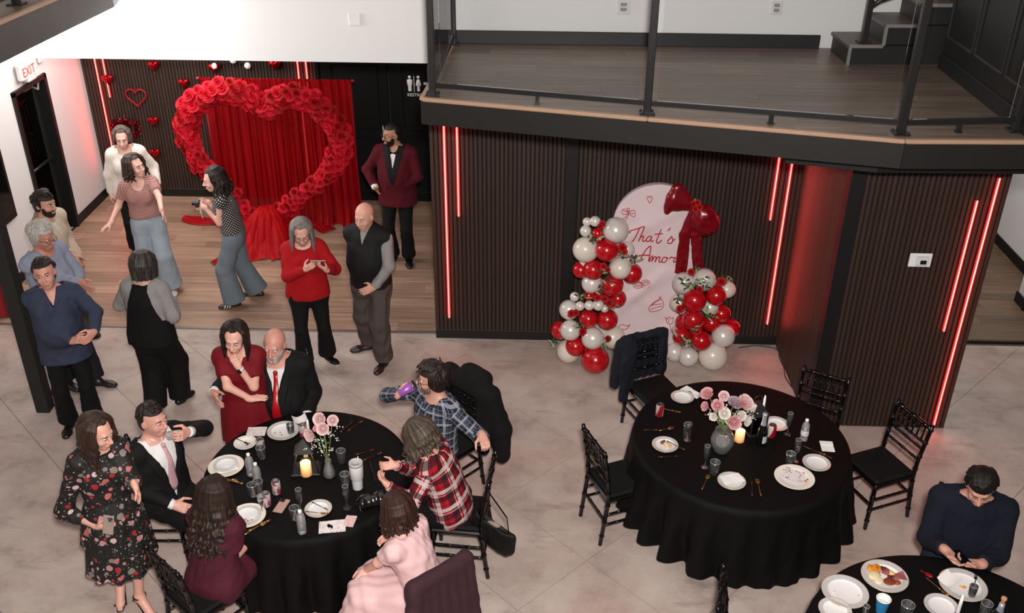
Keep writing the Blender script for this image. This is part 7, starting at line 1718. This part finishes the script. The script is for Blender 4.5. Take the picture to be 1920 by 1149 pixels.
q = MB().use(mat('pearl_chain', '#cfc0b4', .3)); q.tube([p.N+p.l2*.06+p.u2*.02-p.base]+[fr(p, t, x, .022, .004)-p.base for t, x in ((.93, .055), (.80, .045), (.66, .03), (.52, .012), (.48, .0), (.52, -.012), (.66, -.03), (.80, -.045), (.93, -.055))]+[p.N-p.l2*.06+p.u2*.02-p.base], .003, 5); q.obj('necklace', p.root)
q = MB().use(mat('watch_black', '#121214', .3)); d = nrm(p.Wr['R']-p.E['R']); q.tube([p.Wr['R']-d*.03-p.base, p.Wr['R']-d*.005-p.base], .031, 12); q.obj('bracelet', p.root)
phone('phone', ph_+UP*.012, p.l0+p.f0*.2, UP*-.8+p.f0*.6, 'phone in the hands of the grey haired woman in red', '#b9aeb0', False)
# bald man with the black vest
p = Fig(-1.63, 8.63, -16, 1.75, 1.14, tone='#c59680', head=(-6, 10, 0), belly=.05, label='bald man with grey sleeves, black vest and brown trousers')
p.arm('L', at(702, 538, 8.42), p.l0*1.0-p.f0*.25+UP*.1, -p.l0*.8-UP*.4+p.f0*.3, -p.f0, curl=10).arm('R', p.L(-.14, -.16, 1.0), -p.f0-p.l0*.4, -UP+p.l0*.3, p.f0)
p.leg('R', np.array([-1.73, 8.82, .085]), toe=p.f0-p.l0*1.1).leg('L', np.array([-1.53, 8.50, .085]), toe=p.f0)
p.body(); p.face('#8a7468'); q = MB().use(hairm('#b5aaa2')); q.tube([p.Hd(-.02, .092, -.052)-p.base, p.Hd(0, .101, -.047)-p.base, p.Hd(.02, .092, -.052)-p.base], [.003, .006, .003], 6); q.obj('moustache', p.root)
p.top(fabric('knit_grey', '#8b8683', .9, .3, 240), 'sweater', g=.010, ga=.016, hem=.0, nd=.0, neck='shirt', fold=.006); VEST = fabric('vest_black', '#131112', .75, .1)
p.top(VEST, 'vest', g=.024, sleeves='', hem=.06, neck='', vee=(.16, .05, .1), fold=.004, flare=.0)
for sg in (1, -1): strip(p, [p.N+p.u2*.045-p.f2*.05+p.l2*sg*.03, p.N+p.u2*.04+p.l2*sg*.072, p.N+p.u2*.01+p.f2*.07+p.l2*sg*.05, fr(p, .90, sg*.03, .03, .0)], [.022, .026, .026, .012], VEST, 'vest_collar', .4)
p.trousers(fabric('trouser_brown', '#4b413d', .85), hemr=.092, knee=.098, frac=1.0, fold=.010, ff=26); p.shoes('#2a1712', '#1c120e')
# young man with a beard and cream jacket at the left
p = Fig(-4.90, 8.84, 74, 1.71, 1.0, tone='#b98d76', head=(0, 6, 0), label='dark bearded young man in cream jacket, furthest of three men at left')
p.arm('R', at(137, 476, 8.55), -p.f0-UP*.4, -UP+p.f0*.3, p.l0).arm('L', p.L(.26, .05, .90))
p.body(); p.face('#1c130f'); p.beard('#2a1d16'); p.hair_short('#1f1613', '#3a2b23', t=.014, zf=.060, tuft=.010, spike=30, length=.05, fwd=.7)
CREAM = fabric('jacket_cream', '#c8b8a5', .9, .3, 120); p.top(fabric('tee_white', '#d5cfc8'), 'undershirt', g=.008, frac=.3, hem=0, nd=.03); p.top(CREAM, 'jacket', g=.026, ga=.026, cuff=.018, hem=.08, neck='shirt', nd=0, vee=(.22, .05, .1), fold=.007, flare=.015)
q = MB().use(fabric('patch_taupe', '#8a7868', .9)); strip(p, [p.S['R']+p.u2*.05, p.N+p.u2*.06-p.f2*.075, p.S['L']+p.u2*.05], [.03, .045, .03], fabric('patch_taupe', '#8a7868', .9), 'jacket_yoke', .5); p.trousers(fabric('trouser_tan', '#5f5146'), hemr=.085); p.shoes('#1b1614')
# silver haired man in the pale blue shirt
p = Fig(-4.60, 8.12, 66, 1.70, 1.12, tone='#b07a66', head=(4, 12, 0), belly=.06, label='silver haired man with glasses in a pale blue shirt, middle of three men')
p.arm('R', at(150, 528, 7.95), -p.f0-UP*.3, p.f0-UP*.6, p.l0, curl=20).arm('L', p.L(.10, .26, .98), p.l0-UP)
p.leg('R', p.L(-.11, .02, .085)).leg('L', np.array([-4.33, 8.03, .085]))
p.body(); p.face('#9a9088', glasses='#1c1918'); p.hair_short('#b5b0aa', '#dedad4', t=.020, zf=.070, yb=.03, tuft=.007, spike=44, length=.045, fwd=.5)
p.top(fabric('shirt_paleblue', '#8b91a4', .8), 'shirt', g=.020, ga=.022, cuff=.012, hem=.02, fold=.007); p.trousers(fabric('trouser_navy', '#14151b'), hemr=.09); p.shoes('#1a1817')
# man in the dark blue shirt by the post
p = Fig(-4.19, 7.36, 26, 1.70, 1.10, shw=.92, tone='#c08a78', head=(-6, -3, 6), belly=.13, lean=-3, side=0, label='stout man in dark blue shirt with clasped hands beside the black post')
p.arm('R', at(141, 646, 7.10), -p.l0-UP*.6-p.f0*.3, at(160, 642, 7.05)-at(141, 646, 7.10), -UP*.6+p.l0*.3-p.f0*.4, curl=25).arm('L', at(176, 622, 7.14), p.l0-UP*.5-p.f0*.4, at(160, 640, 7.03)-at(176, 622, 7.14), -p.l0*.4-p.f0*.8, curl=25)
p.leg('R', p.L(-.12, -.02, .085)).leg('L', p.L(.10, .06, .085))
p.body(); p.face('#3a2c25'); p.hair_short('#221a17', '#3a2e28', t=.008, zf=.074, yb=-.005, tuft=.001, spike=24, length=.06, fwd=-.5)
BSH = fabric('shirt_slate', '#31374a', .8, .12); p.top(BSH, 'shirt', g=.022, ga=.022, cuff=.012, hem=.16, fold=.006, flare=.035, neck='shirt', nd=0, vee=(.17, .055, .1)); lapels(p, BSH, .80, .024, .024, .06, 'collar', 1.0); p.trousers(BLKT, hemr=.095); p.shoes('#0e0d0d')
# woman seen from behind in the raglan top
p = Fig(-3.50, 7.63, 172, 1.62, 1.22, fem=True, tone='#c09682', head=(0, 6, 0), lean=5, label='woman from behind with dark grey bob, black top and grey sleeves')
p.arm('L', p.L(.16, .24, 1.02), p.l0-p.f0*.5-UP*.5, -p.l0*.3+p.f0, -UP).arm('R', at(323, 560, 7.80), -p.l0*.4-p.f0, -UP+p.f0*.3, p.l0)
p.leg('R', np.array([-3.40, 7.75, .085])).leg('L', np.array([-3.57, 7.56, .085]))
p.body(); p.face('#2a211d'); p.hair_long('#2c2826', '#77706b', length=.135, n=54, vol=.017, wave=.004, open_=56, r0=.019, seed=2)
def ragl(c): d = np.abs((c-p.N)@p.l2); z = (c-p.N)@p.u2; return ((d > .075-.32*np.minimum(z+.02, 0)) & (z > -.32) | (d > .24)).astype(int)
p.top([fabric('knit_black', '#0b0a0b', .85), fabric('knit_sleeve', '#8c8987', .9)], 'raglan_top', h=.006, g=.020, ga=.024, cuff=.016, hem=.10, flare=.01, nd=0, mi=ragl)
p.trousers(BLKT, hemr=.11, knee=.115, frac=1.0); p.shoes('#0c0b0b')
# woman in the red dress
p = Fig(-2.37, 6.66, 6, 1.58, 1.10, fem=True, lean=5, tone='#cfa08c', head=(-4, 10, -4), label='dark haired woman in red dress, hand on chin, behind the left table')
hw_ = p.Hd(.035, .125, -.185); p.arm('R', at(470, 748, 6.36), -p.l0*.9-UP*.8+p.f0*.3, p.l0+UP*.1, -p.f0*.2-UP*.8, curl=14).arm('L', hw_, p.l0*.5-UP*1.0-p.f0*.1, p.Hd(-.01, .10, -.10)-hw_, -p.f0-p.l0*.2, curl=55)
p.body(); p.face('#241712', lips='#a8504c', look=(.1, .15)); p.hair_long('#1c1411', '#3e2c25', length=.22, n=54, vol=.014, wave=.004, open_=64, part=-.015, r0=.018, seed=4)
RD = fabric('dress_red', '#6d0915', .75, .08); p.top(RD, 'dress', g=.014, ga=.026, frac=.33, cuff=.022, hem=.12, flare=.0, nd=.035); skirt(p, RD, .42, .15, .24, 7, .012, waist=.10); p.shoes('#160d0e')
q = MB().use(mat('watch_black', '#121214', .2)); d = nrm(p.Wr['L']-p.E['L']); n_ = nrm(p.f0*.8-p.l0*.3-d*np.dot(p.f0*.8-p.l0*.3, d)); c = p.Wr['L']-d*.03-p.base; x = np.cross(d, n_); q.box(c+n_*.030, (.036, .042, .012), Matrix((x, d, n_)).transposed(), .004); q.obj('watch', p.root)
q = MB().use(mat('watch_band', '#d8d4d2', .5)); q.tube([c-d*.010, c+d*.010], .0295, 14); q.obj('watch_band', p.root)
# bald bearded man in the black suit
p = Fig(-2.13, 6.90, 4, 1.80, 1.34, lean=4, seat=.46, belly=.12, tone='#c08a78', head=(-8, 7, -4), hs=1.04, label='bald white bearded man in black suit and red tie at the table')
p.arm('R', np.array([-2.61, 6.60, .93]), -p.f0-UP*.3, np.array([.35, -.55, -.25]), np.array([.6, .5, 0]), curl=14).arm('L', p.L(.24, .27, .68), p.l0*.25-UP*.6-p.f0*.8, p.f0-p.l0*.5, -UP)
for k in 'LR': p.leg(k, p.L(p.sg(k)*.17, .46, .085), UP+p.f0)
p.body(); p.face('#a89a92'); p.beard('#b2a9a2', .010); suit(p, '#0d0c0d', vee=(.44, .085), hem=.02, frac=.96, tiem=mat('tie_red', '#a80c18', .35), t1=.22); p.trousers(BLKT, hemr=.10); p.shoes('#0b0a0a')
# young man in black suit drinking from a can
p = Fig(-2.78, 5.76, 58, 1.78, 1.02, lean=-2, seat=.46, tone='#c59482', head=(10, 4, 0), label='young man in black suit and pink tie drinking from a can')
mth = p.Hd(0, .115, -.07); cdir = nrm(p.hf*.75+p.hl*.25+UP*-.10); ccan = mth+cdir*.055-UP*.005
p.arm('L', ccan+p.l0*.085+cdir*.03-UP*.02, p.l0*1.0-UP*.55-p.f0*.1, -p.l0*.75+p.f0*.25+UP*.25, -p.f0*.85+UP*-.1, curl=(42, 40, 38, 34), thumb=40).arm('R', at(325, 946, 5.55), -p.f0*.7-p.l0*.5-UP*.4, p.f0*.8-UP*.2+p.l0*.35, -UP*.5+p.l0*.6, curl=35)
p.E['L'] = p.S['L']+p.l0*.25+p.f0*.03-UP*.11
p.leg('L', p.L(.13, .50, .085), UP+p.f0).leg('R', p.L(-.10, .42, .085), UP+p.f0)
p.body(); p.face('#1c120d', look=(.3, 0)); p.hair_short('#1d1411', '#3a2a22', t=.008, zf=.074, yb=-.005, tuft=.002, spike=18, length=.035, fwd=.5)
suit(p, '#0e0d0e', vee=(.55, .135), hem=.06, frac=.95, tiem=mat('tie_pink', '#c39aa0', .5, var=.2, scale=120), t1=.16, g=.026); q = MB().use(WSH)
for k in 'LR': d = nrm(p.Wr[k]-p.E[k]); c = p.Wr[k]-d*.02-p.base; q.tube([c, c+d*.025], .036, 12)
q.obj('shirt_cuffs', p.root); p.trousers(BLKT, hemr=.095); p.shoes('#0b0a0a')
F, ax, ay = chf(C14); jt, _b = None, None
cn = empty('drink_can', ccan, 'pale drink can at the young man\'s mouth', 'can'); cn.rotation_mode = 'QUATERNION'; cn.rotation_quaternion = Vector(-cdir*.9+UP*-.35).to_track_quat('-Z', 'Y')
q = MB().use(mat('can_silver', '#c9c3c6', .3, .4, var=.2, scale=40)); q.lathe([(.029, -.055), (.0325, -.05), (.0325, .045), (.0285, .056)], 22); q.obj('label', cn); q = MB().use(STEEL); q.lathe([(.001, -.052), (.024, -.056), (.0285, -.055), (.0315, -.05), (.0315, .045), (.0283, .057), (.0275, .060), (.026, .055), (.001, .055)], 20); q.obj('can_body', cn)
# woman in the floral dress with a phone
FL = floralm()
p = Fig(-2.92, 5.20, 40, 1.62, .90, fem=True, z0=0.0, tone='#c99a86', head=(30, 16, 0), label='woman in black floral midi dress and black heels holding a phone')
p.P += UP*.06; p.M += UP*.06; p.N += UP*.06; p.HC += UP*.06
for k in 'LR': p.S[k] = p.S[k]+UP*.06; p.H[k] = p.H[k]+UP*.06
wr = at(184, 988, 5.02); p.arm('R', wr, -p.l0*.7-UP*1.0-p.f0*.3, at(208, 990, 5.0)-wr, p.l0*.5-p.f0*.3+UP*.5, curl=24).arm('L', at(252, 908, 5.0), -p.f0+p.l0*.1, at(264, 938, 4.99)-at(252, 908, 5.0), -p.l0, curl=14)
p.E['R'] = at(120, 958, 5.12)
p.leg('L', np.array([-2.83, 5.12, .15]), toe=p.f0+p.l0*.2).leg('R', np.array([-3.03, 5.27, .15]), toe=p.f0-p.l0*.5)
pr, sub = p.headp(); pr = pr+p.torso(-.012)
for k in 'LR':
    pr += p.armp(k, 0, 1.0, flat=False)+p.hand(k)+p.legp(k, -.004, flat=False); A, t = p.A[k], p.toe[k]
    pr += [c_(A, A-UP*.05-t*.03, .036, .034, .02), c_(A-UP*.03+t*.02, np.array([A[0], A[1], .036])+t*.125, .034, .030, .03), c_(np.array([A[0], A[1], .032])+t*.12, np.array([A[0], A[1], .024])+t*.175, .030, .018, .02, 0, UP, .7)]
p.bld('body', pr, skin(p.tone), .0062, sub); p.face('#3a2418'); p.hair_long('#2d1f18', '#644630', length=.27, n=60, vol=.014, wave=.016, wf=2.6, open_=60, part=.02, r0=.018, seed=13, push=.01)
p.top(FL, 'floral_dress', g=.018, ga=.026, frac=.80, cuff=.018, hem=.05, nd=.02, fold=.006); skirt(p, FL, .66, .145, .225, 8, .014, waist=.09, seed=1, sy=.88); skirt(p, FL, .40, .19, .240, 10, .018, sy=.92, name='skirt_tier', waist=-.17, seed=5)
for k in 'LR':
    A, t = p.A[k], p.toe[k]; sd = np.cross(UP, t); q = MB().use(mat('heel_black', '#0d0c0c', .35)); b0 = p.base; g0 = np.array([A[0], A[1], 0])
    q.tube([g0-t*.045+UP*.085-b0, g0-t*.05+UP*.045-b0, g0-t*.052+UP*.002-b0], [.022, .008, .006], 8); q.tube([g0-t*.05+UP*.090-b0, g0+t*.03+UP*.062-b0, g0+t*.10+UP*.014-b0, g0+t*.185+UP*.008-b0], [.026, .030, .040, .022], 10, flat=.25, up=(0, 0, 1))
    q.tube([A-UP*.005+t*.04*math.cos(a)+sd*.042*math.sin(a)-b0 for a in np.linspace(0, 6.283, 17)[:-1]], .007, 6, closed=True); q.tube([g0+t*.13+sd*.042+UP*.02-b0, g0+t*.125+UP*.060-b0, g0+t*.13-sd*.042+UP*.02-b0], .008, 6); q.tube([g0-t*.05+sd*.03+UP*.08-b0, g0-t*.055+UP*.11-b0, g0-t*.05-sd*.03+UP*.08-b0], .010, 6); q.obj('heeled_sandal', p.root)
q = MB().use(GOLD); d = nrm(p.Wr['L']-p.E['L']); c = p.Wr['L']-d*.025-b0; q.tube([c, c+d*.012], .0275, 14); q.obj('bracelet', p.root)
phone('phone', at(203, 984, 4.985), UP*.85+p.l0*.2, -p.f0*-1*.0-np.array([0, 1., 0])+UP*.25, 'phone with three lenses held at the hip of floral dress', '#a48f88', True)
# woman in burgundy seated with her back to us
p = Fig(-2.17, 4.93, 160, 1.58, 1.12, fem=True, lean=13, curl=4, seat=.45, tone='#c99a86', head=(66, 0, 0), label='woman with long wavy brown hair in burgundy dress seen from behind')
p.arm('L', p.L(.10, .28, .64), -p.f0-UP, p.f0-p.l0*.4, -UP).arm('R', p.L(-.10, .28, .64), -p.f0-UP, p.f0, -UP)
for k in 'LR': p.leg(k, p.L(p.sg(k)*.11, .46, .085), UP+p.f0)
p.body(); p.face('#2a1a14', glasses='#b0885a'); p.hair_long('#241812', '#4c3225', length=.42, n=84, vol=.016, wave=.030, wf=2.6, open_=56, r0=.0175, seed=17, push=.05, fall=-p.u2*.8-UP*.3)
BUR = fabric('dress_burgundy', '#471624', .8, .12); p.top(BUR, 'dress', g=.018, ga=.034, frac=.30, cuff=.03, hem=.02, nd=.02, fold=.007); lap_skirt(p, BUR, .6); p.shoes('#1a1012')
# man in blue plaid drinking, leaning on the next chair
p = Fig(-.78, 6.46, -40, 1.72, 1.06, lean=2, side=-5, seat=.46, tone='#bd8f7b', head=(-42, 0, 0), label='man in blue and white plaid shirt drinking from a purple cup')
mth = p.Hd(0, .115, -.068); cd2 = nrm(p.hf*.95+UP*-.06); cc = mth+cd2*.062
p.arm('R', cc+cd2*.055-p.l0*.02-UP*.055+p.f0*.02, -p.l0*.8-UP*.35+p.f0*.2, UP*.75-p.f0*.3+np.array([.25, .2, 0]), -cd2*.9, curl=(50, 48, 46, 44), thumb=35)
pt = np.array([-.345, 5.93, .945]); p.arm('L', pt+np.array([-.03, .085, .055]), p.l0*.3-UP-p.f0*.6, pt-(pt+np.array([-.03, .085, .055]))+UP*.03, -UP*1.0, curl=45, la=.31, lb=.29)
for k in 'LR': p.leg(k, p.L(p.sg(k)*.15, .44, .085), UP+p.f0)
p.body(); p.face('#2a1d16', glasses='#14110f'); p.beard('#8a6a5a', .002); p.hair_short('#221814', '#46342a', t=.020, zf=.064, yb=.035, zb=-.11, tuft=.003, spike=64, length=.085, fwd=.5, seed=9)
BP = plaidm('plaid_blue', [(.25, .22, '#a9adb8', .60), (.75, .10, '#6d7486', .5), (.5, .04, '#8a8fa0', .5)], '#20232f', .085); p.top(BP, 'plaid_shirt', g=.022, ga=.020, cuff=.010, hem=.06, neck='shirt', nd=.02, fold=.006, uv=p.clothuv()); lapels(p, BP, .86, .024, .02, .055, 'collar', 1.0); p.trousers(denim('denim_dark', '#1c2230'), hemr=.09); p.shoes('#15120f')
cp = empty('purple_cup', cc, 'purple insulated cup held to the mouth of man in plaid', 'cup'); cp.rotation_mode = 'QUATERNION'; cp.rotation_quaternion = Vector(cd2*-.75+UP*.45).to_track_quat('Z', 'Y')
q = MB().use(mat('cup_purple', '#9a5aae', .35, .2, var=.15, scale=14)); q.lathe([(.001, -.085), (.033, -.085), (.035, -.08), (.043, .045), (.001, .045)], 24); q.obj('cup_body', cp); q = MB().use(STEEL); q.lathe([(.043, .044), (.0445, .048), (.043, .054), (.038, .055), (.001, .050)], 24); q.obj('rim', cp)
# woman in red plaid with a phone
p = Fig(-.60, 5.75, -96, 1.62, 1.18, fem=True, lean=14, curl=6, seat=.46, tone='#c49480', head=(-12, 22, 0), label='woman with messy ash blonde hair in red plaid shirt using a phone')
pc = atz(698, 884, .97); p.arm('R', atz(742, 872, .96), -UP-p.l0*.6, atz(716, 874, .97)-atz(742, 872, .96), UP*.6+p.l0*.5, curl=24).arm('L', atz(727, 909, .94), -UP+p.l0*.5, atz(707, 886, .96)-atz(727, 909, .94), UP*.6-p.l0*.5, curl=28)
for k in 'LR': p.leg(k, p.L(p.sg(k)*.12, .44, .085), UP+p.f0)
p.body(); p.face('#5a4636', eyes=False); p.hair_long('#42372e', '#8f7f6b', length=.16, n=56, vol=.024, wave=.026, wf=4, open_=46, r0=.019, seed=29, push=.02)
RP = plaidm('plaid_red', [(.22, .26, '#17161c', .75), (.62, .20, '#cfc6c2', .72), (.42, .03, '#d8d2ce', .7), (.86, .05, '#1c1a20', .6)], '#a3131f', .155); p.top(RP, 'plaid_shirt', g=.026, ga=.024, cuff=.014, hem=.05, neck='shirt', nd=.02, fold=.006, uv=p.clothuv()); p.trousers(BLKT, hemr=.09); p.shoes('#14110f')
phone('phone', pc, np.array([-.35, .55, .75]), np.array([-.8, -.5, -.2]), 'phone held up by the woman in red plaid', '#141416', False, (.075, .155))
# woman in the pale pink dress
p = Fig(-.70, 4.86, -102, 1.56, 1.0, fem=True, twist=-16, lean=15, curl=8, seat=.46, tone='#cfa08e', head=(-50, 10, 0), label='brown haired woman in pale pink satin dress at the bottom of the table')
p.arm('L', atz(686, 1068, .61), UP*.5+p.l0*.6, atz(670, 1094, .57)-atz(686, 1068, .61), -UP+p.f0*.3, curl=16).arm('R', p.L(-.20, .30, .80), -p.l0-UP*.4)
p.E['L'] = (p.S['L']+p.Wr['L'])/2+UP*.015+p.l0*.03
p.leg('L', p.L(.10, .40, .085), UP+p.f0).leg('R', p.L(-.12, .46, .085), UP+p.f0)
p.body(); p.face('#3a261c'); p.hair_long('#2b1912', '#63392a', length=.15, n=52, vol=.020, wave=.020, wf=3.2, open_=46, r0=.019, seed=33, push=.01)
PKD = mat('satin_pink', '#d8b3b4', .6, var=.08, scale=8, bump=.08, bscale=30, spec=.25); p.top(PKD, 'dress', g=.014, ga=.030, frac=.28, cuff=.026, hem=-.05, nd=.02, fold=.006)
lap_skirt(p, PKD, .93, .145, .125, fold=.013, hemr=.20, extra=[c_(p.K['L']+p.f0*.02, p.A['L']+p.f0*.10+p.l0*.14, .11, .17, .08, 1), c_(p.H['L']+p.l0*.03-UP*.02, p.K['L']+p.l0*.05-UP*.30, .10, .14, .08)]); p.shoes('#b9988f')
q = MB().use(mat('filter_white', '#e2ded8', .6)); hp = p.Wr['L']+p.hd['L']*.13; cg = empty('paper_straw', hp, 'short white stick between the fingers of woman in pink', 'straw'); q.cyl((0, 0, 0), tuple(p.hd['L']*.03-UP*.045), .004); q.obj('stick', cg)
# man in the navy sweater
p = Fig(3.07, 5.38, -18, 1.82, 1.17, lean=8, curl=4, seat=.46, tone='#bb8c78', head=(-2, 18, 4), belly=.05, label='dark haired man in navy sweater looking down at his phone')
pc = atz(1800, 1049, .86); p.arm('R', atz(1774, 1032, .88), -p.l0*.35-UP*.7-p.f0*.6, atz(1793, 1050, .86)-atz(1772, 1030, .88), UP*.9+p.l0*.3, curl=26).arm('L', atz(1838, 1058, .85), p.l0*.5-UP*.7-p.f0*.5, atz(1812, 1054, .85)-atz(1838, 1058, .85), UP*.6-p.l0*.5, curl=30)
for k in 'LR': p.leg(k, p.L(p.sg(k)*.16, .40, .085), UP+p.f0)
p.body(); p.face('#14100d', eyes=False); p.hair_short('#0f0c0b', '#1f1917', t=.015, zf=.062, yb=.01, tuft=.002, spike=70, length=.05, fwd=.9, seed=6)
p.top(fabric('knit_navy', '#10131f', .9, .25, 200), 'sweater', g=.030, ga=.030, cuff=.016, frac=.92, hem=.05, nd=.0, fold=.006, flare=.02); p.trousers(denim('denim_dark', '#1c2230'), hemr=.10); p.shoes('#15120f')
phone('phone', pc+UP*.022, p.f0*.9+UP*.1+p.l0*.5, -UP, 'dark phone in the hands of the man in navy', '#1a1614', False)
